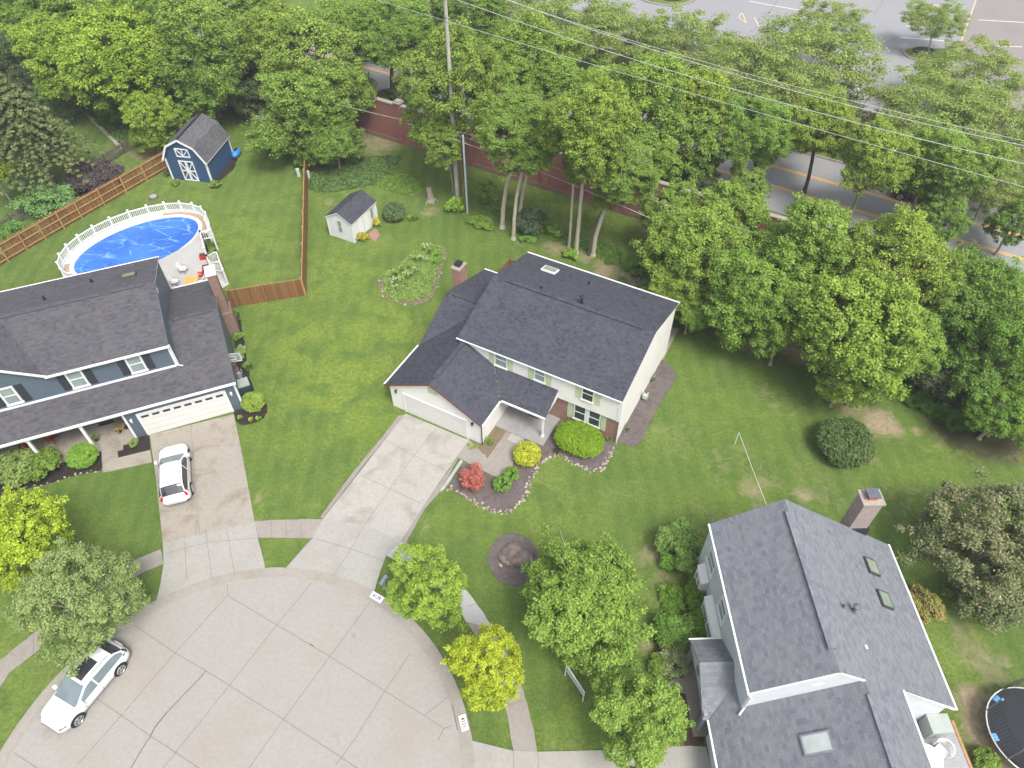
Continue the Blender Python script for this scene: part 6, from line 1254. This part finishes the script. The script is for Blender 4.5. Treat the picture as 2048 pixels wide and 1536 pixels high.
tree(1150, 330, 6.6, 38, 'mid', 'thin tree on the left of the multi trunk clump', 'multi trunk clump', .8, base=(1138, 496), tr=.12, bark='bark_pale'); tree(1215, 395, 5.0, 30, 'mid', 'thin dark stemmed tree inside the multi trunk clump', 'multi trunk clump', .9, base=(1178, 510), tr=.12, bark='bark_dark')
blob(789, 424, 1.4, 25, 'leaf_dark', 'round dark green shrub right of the white garden shed', clipped=True, n=90, nl=130, ls=.08, color=(1.15, 1.3, 1.2))
blob(726, 473, .7, 13, 'leaf_yellowedge', 'yellow flowering mound at the front corner of the garden shed', cat='flowers', name='flower_clump', n=40, nl=60, ls=.06, group='yellow mounds by the shed', color=(1, .85, 1)); blob(753, 445, .7, 10, 'leaf_yellowedge', 'smaller yellow flowering mound beyond the garden shed door', cat='flowers', name='flower_clump', n=34, nl=60, ls=.06, group='yellow mounds by the shed', color=(1, .9, 1))
tuft(826, 441, .7, 'leaf_green', 'spiky green clump right of the round dark shrub', 260, .6); blob(911, 412, 1.3, 21, 'leaf_green', 'bright green bush at the foot of the utility pole', n=50, nl=70, ls=.13, color=(1.25, 1.3, .9))
blob(975, 385, 2.6, 24, 'leaf_green', 'tall airy green bush behind the steel pole', ry=18, n=50, nl=60, ls=.12); blob(966, 445, .6, 32, 'leaf_green', 'low leafy ground plants right of the poles', ry=18, rot=-.4, n=60, nl=70, ls=.09, cat='plant', name='plant', color=(1.15, 1.15, 1.2))
blob(1062, 445, 1.9, 32, 'leaf_dark', 'dark rhododendron beside the three slender trunks', n=80, nl=90, ls=.14, color=(1.0, 1.1, 1.3)); blob(1110, 462, .8, 18, 'leaf_green', 'small bush right of the dark rhododendron', n=34, nl=60, ls=.1)
blob(1055, 478, .5, 20, 'leaf_lime', 'low bright green plants below the rhododendron', cat='plant', name='plant', ry=9, rot=-.3, n=30, nl=50, ls=.08, color=(.7, 1, 1)); blob(1138, 508, .7, 18, 'leaf_green', 'leafy sprouts at the base of the multi trunk clump', n=34, nl=60, ls=.1, color=(1.2, 1.3, .9)); blob(1275, 535, .8, 22, 'leaf_green', 'fern like plant behind the pale stone edging', cat='plant', name='plant', n=40, nl=70, ls=.1, color=(.8, 1, .9))
r = random.Random(9)
for i in range(26):
    u_, v_ = r.uniform(0, 1), r.uniform(-1, 1); px, py = (780+u_*85, 575-u_*70+v_*22*(1-.3*u_)); fl_kind = ('flower_white', 3+int(4*r.random())) if i % 2 else None
    tuft(px, py, .35, 'leaf_grey' if i % 3 else 'leaf_green', 'iris clump in the oval bed on the rear lawn', 90, .6, cat='flowers', name='iris_clump', group='iris clumps in the oval flower bed', flowers=fl_kind, w=.035)
for px, py in ((862, 505), (848, 500), (872, 515), (868, 530)): tuft(px, py, .5, 'leaf_green', 'green daylily clump at the far end of the iris bed', 160, .6, group='daylily clumps in the iris bed', color=(1.1, 1.25, 1))
blob(1690, 885, 1.9, 60, 'leaf_dark', 'big dark green round bush alone on the right lawn', n=150, nl=150, ls=.10, color=(1.05, 1.15, .85), clipped=True)
for i in range(16): px, py = 1800+i*9+r.uniform(-6, 6), 790+i*5+r.uniform(-14, 12); tuft(px, py, .8, 'leaf_green', 'long leaved daylily clump below the dark trees on the right', 190, .85, group='daylily row under the right trees', color=(.8, 1.05, .9))
blob(1968, 860, .7, 14, 'leaf_lime', 'small bright green sapling at the lawn edge on the far right', n=24, nl=50, ls=.12)
# right house surroundings
blob(1357, 1085, 2.4, 40, 'leaf_pale', 'soft pale green bushy shrub behind the left wall of the grey house', n=70, nl=90, ls=.1, color=(.85, 1.0, .9)); blob(1385, 1120, 1.8, 34, 'leaf_pale', 'spreading pale shrub nearest the first bay window', n=60, nl=90, ls=.1, color=(.8, .95, .9)); blob(1338, 1118, 1.0, 22, 'leaf_lime', 'low yellow green bush at the left of the pale shrubs', n=40, nl=80, ls=.08, color=(.6, .85, .9)); blob(1390, 1090, 1.2, 14, 'leaf_lime', 'small lime bush near the top left corner of the grey house', n=30, nl=60, ls=.08, color=(.7, .9, .9))
blob(1402, 1195, 1.6, 34, 'leaf_hedge', 'dark green hedge against the bay windows, upper part', cat='hedge', name='hedge', ry=42, n=140, nl=110, ls=.08, color=(.55, .62, 1), clipped=True); blob(1410, 1250, 1.6, 34, 'leaf_hedge', 'dark green hedge against the bay windows, lower part', cat='hedge', name='hedge', ry=40, n=140, nl=110, ls=.08, color=(.5, .6, 1), clipped=True)
blob(1348, 1195, .5, 38, 'leaf_lime', 'low lime ground cover between the front tree and the hedge', cat='plant', name='plant', ry=38, n=70, nl=60, ls=.07, color=(.62, .8, .7)); blob(1352, 1258, 1.5, 46, 'leaf_green', 'mixed green shrub above the porch roof corner', n=70, nl=90, ls=.08, color=(.85, 1, 1)); blob(1352, 1318, .9, 36, 'leaf_grey', 'silvery grey shrub left of the porch', n=70, nl=90, ls=.06, color=(1.2, 1.0, 1.5)); blob(1318, 1330, .8, 26, 'leaf_green', 'green low shrub left of the silvery shrub', n=50, nl=80, ls=.07)
blob(1845, 1210, 1.5, 33, 'leaf_orange', 'orange and green shrub behind the right gutter of the grey house', ry=40, n=90, nl=110, ls=.08); blob(1975, 1520, .9, 24, 'leaf_green', 'small green bush at the bottom beside the deck', n=40, nl=90, ls=.08)
tree(1985, 1085, 3.1, 138, 'brown', 'wide brown tinged bushy tree at the right edge', None, .85, low=.2, var=0)
# trees right of the white house
rt = 'wooded group right of the white house'
for a in ((1395, 500, 5.6, 112, 'broad', 'bright green tree nearest the rear corner of the white house', .95, (1.1, 1.15, 1), 0), (1348, 570, 3.6, 62, 'broad', 'low bright tree branch mass touching the rear eave of the white house', .8, (1.2, 1.2, 1), 1), (1520, 575, 5.2, 118, 'broad', 'broad green tree overhanging the lawn, second from the white house', .9, (.9, 1.05, .9), 2),
          (1608, 490, 6.6, 108, 'broad', 'tall green tree at the back of the right group beside the road', .95, (1.0, 1.1, 1), 1), (1560, 660, 3.6, 62, 'mid', 'low green tree at the lawn edge between the dry patches', .8, (.9, 1.05, .9), 0), (1790, 520, 7.2, 118, 'broad', 'tall bright tree in the middle of the right group', .95, (1.2, 1.18, .95), 0), (1725, 660, 6.0, 128, 'maple', 'large light green tree leaning over the brown grass', 1.0, (1.15, 1.2, 1), 0),
          (1690, 760, 3.0, 55, 'mid', 'lowest light green crown tip above the big dark bush', .8, (1.25, 1.25, 1), 1), (1820, 680, 4.4, 75, 'mid', 'light green tree crown to the right of the large leaning tree', .9, (1.0, 1.15, 1), 2), (1955, 590, 6.5, 105, 'broad', 'tall dark green tree near the right edge', .95, (.82, .98, .95), 0), (1990, 710, 5.0, 110, 'broad', 'spreading dark green tree at the right edge', .95, (.68, .88, .75), 1), (2010, 815, 3.2, 70, 'mid', 'lower dark green tree at the right edge above the bare soil', .9, (.75, .95, .7), 2), (1880, 735, 3.0, 70, 'dark', 'shaded dark tree behind the daylily row', .8, (.9, 1, 1), 0), (1940, 560, 3.0, 70, 'dark', 'dark understorey tree between the road and the right group', .8, (1.1, 1.15, 1), 1), (1665, 575, 4.0, 80, 'dark', 'dark shaded tree deep inside the right group', .8, (1.3, 1.35, 1.1), 2), (1470, 640, 2.2, 45, 'broad', 'low drooping green crown above the lawn by the dry patch', .8, (.85, 1.05, .9), 2)):
    tree(*a[:6], rt, a[6], color=a[7], var=a[8])
for a in ((1455, 440, 5.5, 78, 'mid', 'green tree filling the gap between the wall end and the road', .95, (1.05, 1.15, 1), 0), (1340, 415, 4.6, 58, 'mid', 'small green tree standing before the brick wall, right of the multi trunk clump', .95, (1.0, 1.1, 1), 1), (1890, 590, 5.5, 88, 'broad', 'mid green tree between the tall bright one and the dark ones', .95, (1.0, 1.1, 1), 1), (1380, 620, 2.6, 50, 'mid', 'lowest green crown edge beside the rear path of the white house', .8, (.9, 1.05, .9), 0), (2035, 610, 5.0, 70, 'mid', 'mid green tree cut by the right edge under the road', .9, (.8, 1, .9), 2)):
    tree(*a[:6], rt, a[6], color=a[7], var=a[8])
# street trees between wall, road and parking lot
st = 'street trees beside the main road'
for a in ((1000, 170, 7.5, 70, 'mid', 'green street tree between the utility pole and the pale forked one', .9, (1, 1.1, 1), 0, 'bark', None), (1120, 165, 7.5, 66, 'mid', 'green street tree behind the three slender trunks', .9, (.95, 1.05, 1), 2, 'bark', None), (1310, 320, 5.5, 50, 'mid', 'green street tree whose crown hangs over the brick wall', .9, (1.0, 1.1, 1), 0, 'bark', None), (1065, 105, 9.0, 100, 'broad', 'big green street tree with pale forked limbs above the wall', .9, (1.1, 1.15, 1), 0, 'bark_pale', (1040, 262)), (1275, 225, 8.5, 118, 'broad', 'broad green street tree centred under the power lines', .95, (1.0, 1.1, 1), 1, 'bark', None), (1180, 190, 6.0, 62, 'mid', 'small dark street tree behind the tall clump', .9, (.9, 1, .9), 0, 'bark', None), (1365, 290, 6.5, 75, 'mid', 'airy street tree with curving pale limbs at the wall', .95, (.95, 1.05, 1), 1, 'bark_pale', (1372, 385)),
          (1398, 195, 8.0, 70, 'mid', 'yellowish street tree crossed by two power lines', 1.0, (1.25, 1.2, .9), 2, 'bark', None), (1500, 260, 7.5, 82, 'broad', 'street tree with dark forked trunk beside the yellow lane lines', .8, (.9, 1.05, .95), 2, 'bark_dark', (1508, 395)), (1490, 368, 3.8, 42, 'mid', 'small pale street tree on the near verge', .9, (1.1, 1.15, 1.2), 0, 'bark_pale', (1512, 428)), (1640, 240, 8.0, 80, 'broad', 'yellow green street tree with dense top at the right of centre', .85, (1.25, 1.2, .9), 0, 'bark_dark', (1608, 385)), (1745, 310, 7.2, 80, 'broad', 'drooping bright green street tree over the road', .9, (1.2, 1.2, 1), 1, 'bark', None),
          (1850, 315, 6.8, 72, 'mid', 'green street tree hiding the dark car', .9, (1.0, 1.1, 1), 1, 'bark', (1815, 440)), (1925, 335, 6.8, 84, 'broad', 'right street tree with pale leaning trunk near the frame edge', .9, (1.0, 1.1, 1), 2, 'bark_pale', (1830, 470)), (1390, 345, 3.0, 55, 'dark', 'dark evergreen shrub mass behind the brick wall', .8, (.9, 1, 1), 0, 'bark', None), (1885, 440, 3.6, 52, 'mid', 'sparse low street tree at the near kerb on the right', .8, (.8, .95, .9), 0, 'bark', None), (2030, 440, 3.6, 50, 'mid', 'low tree cut by the right edge below the road', .9, (.7, .85, .8), 1, 'bark', None), (1640, 225, 3.0, 60, 'dark', 'dark low growth beneath the yellow green street tree', .8, (1.3, 1.3, 1), 1, 'bark', None),
          (785, 65, 8.5, 90, 'broad', 'dark trunked street tree standing at the road left of the utility pole', .7, (.85, 1.0, .9), 2, 'bark_dark', (788, 225)), (788, 195, 1.8, 42, 'dark', 'dark ivy mass on the wall at the foot of the dark trunked tree', .8, (1.1, 1.2, 1.1), 0, 'bark_dark', None), (690, 60, 8.5, 70, 'mid', 'open crowned street tree with pale forked limbs', .8, (1.0, 1.1, 1), 1, 'bark_pale', (640, 120)), (945, 40, 7.0, 75, 'broad', 'green tree right behind the top of the utility pole', .8, (.9, 1.05, .95), 1, 'bark', None), (520, 40, 7.0, 60, 'mid', 'street tree with pale trunk at the top edge left of centre', .8, (.75, .9, .85), 0, 'bark_pale', (514, 95)), (860, -5, 7.0, 70, 'mid', 'street tree cut by the top edge beside the utility pole', .8, (.9, 1, .9), 2, 'bark', None)):
    tree(*a[:6], st, a[6], color=a[7], var=a[8], bark=a[9], base=a[10])
lt = 'pale trees around the parking lot'
for a in ((1140, 60, 5.5, 105, 'feathery pale tree at the top centre, left of the others', 0), (1255, 75, 5.0, 85, 'feathery pale tree between the top centre tree and the lot', 1), (1385, 95, 5.0, 98, 'feathery grey green tree at the edge of the parking lot', 2), (1495, 150, 5.5, 100, 'feathery tree in front of the painted arrow of the lot', 0), (1620, 130, 6.0, 125, 'widest feathery tree beside the parking lot', 1), (1665, 55, 5.5, 72, 'feathery tree reaching highest at the lot edge', 2), (1590, 210, 4.5, 85, 'lower feathery tree behind the yellow green street tree', 0), (1935, 150, 4.5, 95, 'feathery tree right of the traffic island', 2), (1880, 235, 5.0, 115, 'wide feathery tree below the traffic island', 0), (1990, 265, 5.0, 105, 'feathery tree at the right edge below the traffic island', 1), (1985, 360, 4.0, 80, 'feathery tree at the right edge beside the far kerb', 2), (1790, 255, 3.0, 48, 'small feathery tree on the bank left of the wide one', 1), (1030, 20, 6.0, 80, 'feathery tree at the top edge behind the pale forked tree', 0), (1870, 35, 4.2, 56, 'lone small feathery tree growing from the traffic island', 1)):
    tree(a[0], a[1], a[2], a[3], 'locust', a[4], lt, .95, color=(1.0, 1.05, .9), var=a[5], base=(1855, 105) if a[0] == 1870 else None, tr=.12 if a[3] > 60 else .08, bark='bark')
# trees at the upper left
ul_ = 'trees behind the blue house lot'
for a in ((625, 120, 7.5, 118, 'broad', 'big green tree with its crown above the long fence, upper part', .85, (1.1, 1.12, 1.05), 0, (650, 262)), (595, 235, 5.6, 110, 'broad', 'big green tree overhanging the lawn between barn shed and long fence', .85, (.95, 1.05, 1), 1, (618, 300)), (665, 280, 3.2, 50, 'mid', 'low leafy crown over the top end of the long fence', .9, (.85, 1, .95), 2, None), (545, 70, 8.0, 78, 'broad', 'yellowish green tree top between two larger crowns', .9, (1.15, 1.15, 1), 2, None), (390, 95, 8.0, 108, 'broad', 'tall green tree straight above the barn shed', .95, (1.0, 1.08, 1), 1, None), (415, 160, 5.5, 72, 'mid', 'green tree crown just above the barn shed roof', .9, (.85, 1.0, .95), 0, (440, 235)), (230, 120, 7.0, 112, 'maple', 'lime tinted leafy tree at the upper left', .9, (1.25, 1.3, .8), 0, None), (140, 100, 7.0, 90, 'maple', 'lime tinted tree left of the larger lime tinted one', .9, (1.2, 1.25, .8), 1, None), (300, 235, 3.5, 62, 'maple', 'yellow green small tree touching the left side of the barn shed roof', .9, (1.15, 1.2, .8), 2, None),
          (310, 30, 8.0, 90, 'broad', 'green tree at the top edge above the lime tinted trees', .9, (.9, 1.05, .9), 2, None), (480, 20, 7.0, 70, 'mid', 'green tree at the top edge right of the tall one', .9, (1.0, 1.1, 1), 1, None), (170, 10, 8.0, 100, 'broad', 'green tree at the top edge on the left', .9, (.95, 1.1, .9), 0, None), (60, 25, 8.0, 80, 'broad', 'green tree in the top left corner', .9, (.9, 1.05, .9), 1, None), (45, 110, 4.5, 72, 'dark', 'dark shaded tree behind the conifer', .9, (1, 1.1, 1), 0, None), (120, 190, 2.6, 46, 'dark', 'dark green undergrowth tree at the end of the stone edging', .8, (1.5, 1.7, 1.3), 1, None), (240, 190, 2.6, 50, 'maple', 'low leafy tree above the ivy bank', .8, (1.0, 1.1, .8), 1, None), (500, 180, 3.0, 60, 'dark', 'dark shaded tree behind the barn shed', .8, (1.1, 1.2, 1.1), 2, None), (-8, 275, 5.0, 36, 'maple', 'lime green branch tips entering at the left edge, upper', .9, (1.3, 1.3, .8), 2, None), (-14, 340, 4.0, 34, 'maple', 'lime green branch tips entering at the left edge, lower', .9, (1.3, 1.3, .8), 0, None), (760, 20, 6.5, 70, 'broad', 'green tree at the top edge above the road gap', .8, (.95, 1.05, 1), 1, None)):
    tree(*a[:6], ul_, a[6], color=a[7], var=a[8], base=a[9])
def conifer(px, py, H_, rpx, label):
    b_ = G(px, py); c = G(px-30, py-100, H_*.5); R = rpx*mpp(c); t = thing('conifer', (b_.x, b_.y, 0), 0, label, 'conifer'); g = np.random.default_rng(77); mb = MB(); mb.tube([(0, 0, 0), (0, 0, H_*.5), (0, 0, H_)], [.22, .15, .03], 'bark', 8); mb.build('trunk', t)
    cen = []; rad = []; mb = MB()
    for k in range(18):
        z = H_*(.30+.68*k/17); rr_ = R*(1.06-(k/17)**1.15)*1.0; nb = 12
        for j in range(nb):
            a = j*6.283/nb+k*.7+g.uniform(-.2, .2); L = rr_*g.uniform(.75, 1.1); e_ = (L*math.cos(a), L*math.sin(a), z-.22*L)
            if k % 2 == 0: mb.tube([(0, 0, z), e_], [.05, .012], 'bark_dark', 4)
            for f in np.linspace(.25, 1, 7): cen.append((L*f*math.cos(a)+g.normal()*.08, L*f*math.sin(a)+g.normal()*.08, z-.22*L*f*f)); rad.append(.30*(1.15-.4*f))
    mb.build('branches', t); me = leaf_mesh('needles', np.array(cen), np.array(rad), 34, .13, 5, 'leaf_conifer', asp=2.2, shell=.1, flat=.35, up=.7); o = bpy.data.objects.new('needles', me); COL.objects.link(o); o.parent = t
conifer(112, 378, 11.5, 105, 'tall olive green conifer with bare lower trunk at the left')
blob(95, 405, 2.2, 62, 'leaf_grey', 'blue green spreading shrub under the conifer trunk', ry=45, n=90, nl=90, ls=.13, color=(.75, .95, .95)); blob(185, 355, 2.2, 60, 'leaf_purple', 'dark purple leaved shrub behind the brown board fence', ry=48, n=100, nl=110, ls=.11)
blob(30, 462, 1.2, 34, 'leaf_lime', 'yellow green juniper at the left between the two fences', ry=24, n=50, nl=80, ls=.09, color=(.5, .72, .9)); blob(335, 345, .6, 12, 'leaf_dark', 'dark small plant at the left front corner of the barn shed', cat='plant', name='plant', n=20, nl=50, ls=.08)
blob(430, 368, .7, 11, 'leaf_green', 'green plant at the right front corner of the barn shed', cat='plant', name='plant', n=26, nl=60, ls=.09); blob(352, 365, .4, 10, 'leaf_green', 'low green plant below the barn shed door', cat='plant', name='plant', n=20, nl=50, ls=.08)
# ground covers nobody could count
def cover(name, cat, pxs, mat, label, n, ls, h=.18, color=(1, 1, 1), seed=3):
    P = PX(pxs); xs = [p.x for p in P]; ys = [p.y for p in P]; g = np.random.default_rng(seed); pts = []
    while len(pts) < n:
        x, y = g.uniform(min(xs), max(xs)), g.uniform(min(ys), max(ys)); c = False; j = len(P)-1
        for i in range(len(P)):
            if (P[i].y > y) != (P[j].y > y) and x < (P[j].x-P[i].x)*(y-P[i].y)/(P[j].y-P[i].y)+P[i].x: c = not c
            j = i
        if c: pts.append((x, y, h*.5*g.random()))
    me = leaf_mesh(name, np.array(pts), g.uniform(.15, .4, n), 26, ls, seed, mat, flat=.45, up=.8); o = bpy.data.objects.new(name, me); COL.objects.link(o); o.color = (*color, 1); tag(o, label, cat, None, 'stuff')
cover('ivy', 'ivy', [(625, 345), (690, 325), (750, 318), (800, 312), (790, 335), (755, 365), (700, 378), (640, 385), (622, 375)], 'leaf_dark', 'dark green ivy ground cover between the long fence and the stump', 900, .15, .4, color=(1.15, 1.35, .95))
cover('bed_plants', 'ground cover', [(762, 560), (768, 583), (793, 600), (830, 604), (862, 588), (876, 544), (888, 512), (882, 496), (860, 492), (824, 511), (792, 537)], 'leaf_grey', 'low mixed green plants filling the oval iris bed', 620, .08, .35, color=(1.0, 1.05, .8), seed=18)
cover('undergrowth', 'ground cover', [(955, 428), (1010, 436), (1100, 476), (1200, 522), (1290, 556), (1310, 535), (1210, 490), (1090, 448), (1010, 416)], 'leaf_green', 'messy low undergrowth around the slender trunks behind the white house', 330, .10, .22, color=(.62, .75, .7), seed=28)
cover('weeds', 'ground cover', [(760, 345), (830, 350), (850, 375), (830, 395), (780, 385), (750, 370)], 'leaf_green', 'pale green weeds left of the tree stump', 240, .08, .12, color=(.9, 1, 1), seed=8)
cover('ivy', 'ivy', [(112, 165), (150, 150), (260, 170), (330, 240), (320, 280), (250, 296), (190, 243), (150, 203)], 'leaf_dark', 'dark green ivy on the bank above the stone edging', 1200, .15, .4, color=(1.1, 1.3, .95), seed=4)
cover('undergrowth', 'ground cover', [(1800, 770), (1900, 800), (2060, 860), (2060, 700), (1900, 680), (1780, 700)], 'leaf_dark', 'shaded undergrowth below the right group of trees', 1200, .14, .4, color=(1.2, 1.4, 1.1), seed=5)
cover('undergrowth', 'ground cover', [(1700, 215), (1770, 238), (2060, 330), (2060, 380), (1900, 330), (1700, 270), (1560, 215), (1400, 160), (1250, 110), (1200, 80), (1300, 60), (1500, 130)], 'leaf_brownish', 'brownish undergrowth on the bank between road and parking lot', 1600, .16, .5, color=(.8, .8, .8), seed=6)
cover('leaf_litter', 'leaves', [(978, 722), (984, 722), (1000, 760), (1006, 798), (1000, 800), (993, 760)], 'leaf_lime', 'dry yellow leaves lying in the valley of the garage roof', 1, .05) if False else None
g = np.random.default_rng(12); n = 34; ts_ = g.random(n)**1.6; cen = []
for t_ in ts_: p = M_.wd(-9.56+1.62*t_, .33-2.05*t_, 3.34-.88*t_); cen.append((p.x+g.normal()*.03, p.y+g.normal()*.03, p.z))
me = leaf_mesh('leaf_litter', np.array(cen), np.full(n, .06), 4, .035, 3, 'leaf_olive', flat=.1); o = bpy.data.objects.new('leaf_litter', me); COL.objects.link(o); o.color = (1.6, 1.7, 1.2, 1); tag(o, 'dry yellow leaves lying in the valley of the garage roof', 'leaves', None, 'stuff')
# thin summer haze between the camera and the far road
mb = MB(); mb.box((-520, -320, -1.5), (520, 720, 42), 'haze_dummy' if False else 'lawn'); hz = mb.build('haze'); hz['kind'] = 'stuff'; tag(hz, 'thin pale summer haze over the neighbourhood', 'haze')
m = bpy.data.materials.new('haze'); m.use_nodes = True; m.node_tree.nodes.clear(); pv = m.node_tree.nodes.new('ShaderNodeVolumePrincipled'); ou = m.node_tree.nodes.new('ShaderNodeOutputMaterial')
pv.inputs['Color'].default_value = (.92, .95, 1, 1); pv.inputs['Density'].default_value = 0.0006; pv.inputs['Anisotropy'].default_value = 0.2
m.node_tree.links.new(pv.outputs[0], ou.inputs['Volume']); hz.data.materials.clear(); hz.data.materials.append(m)
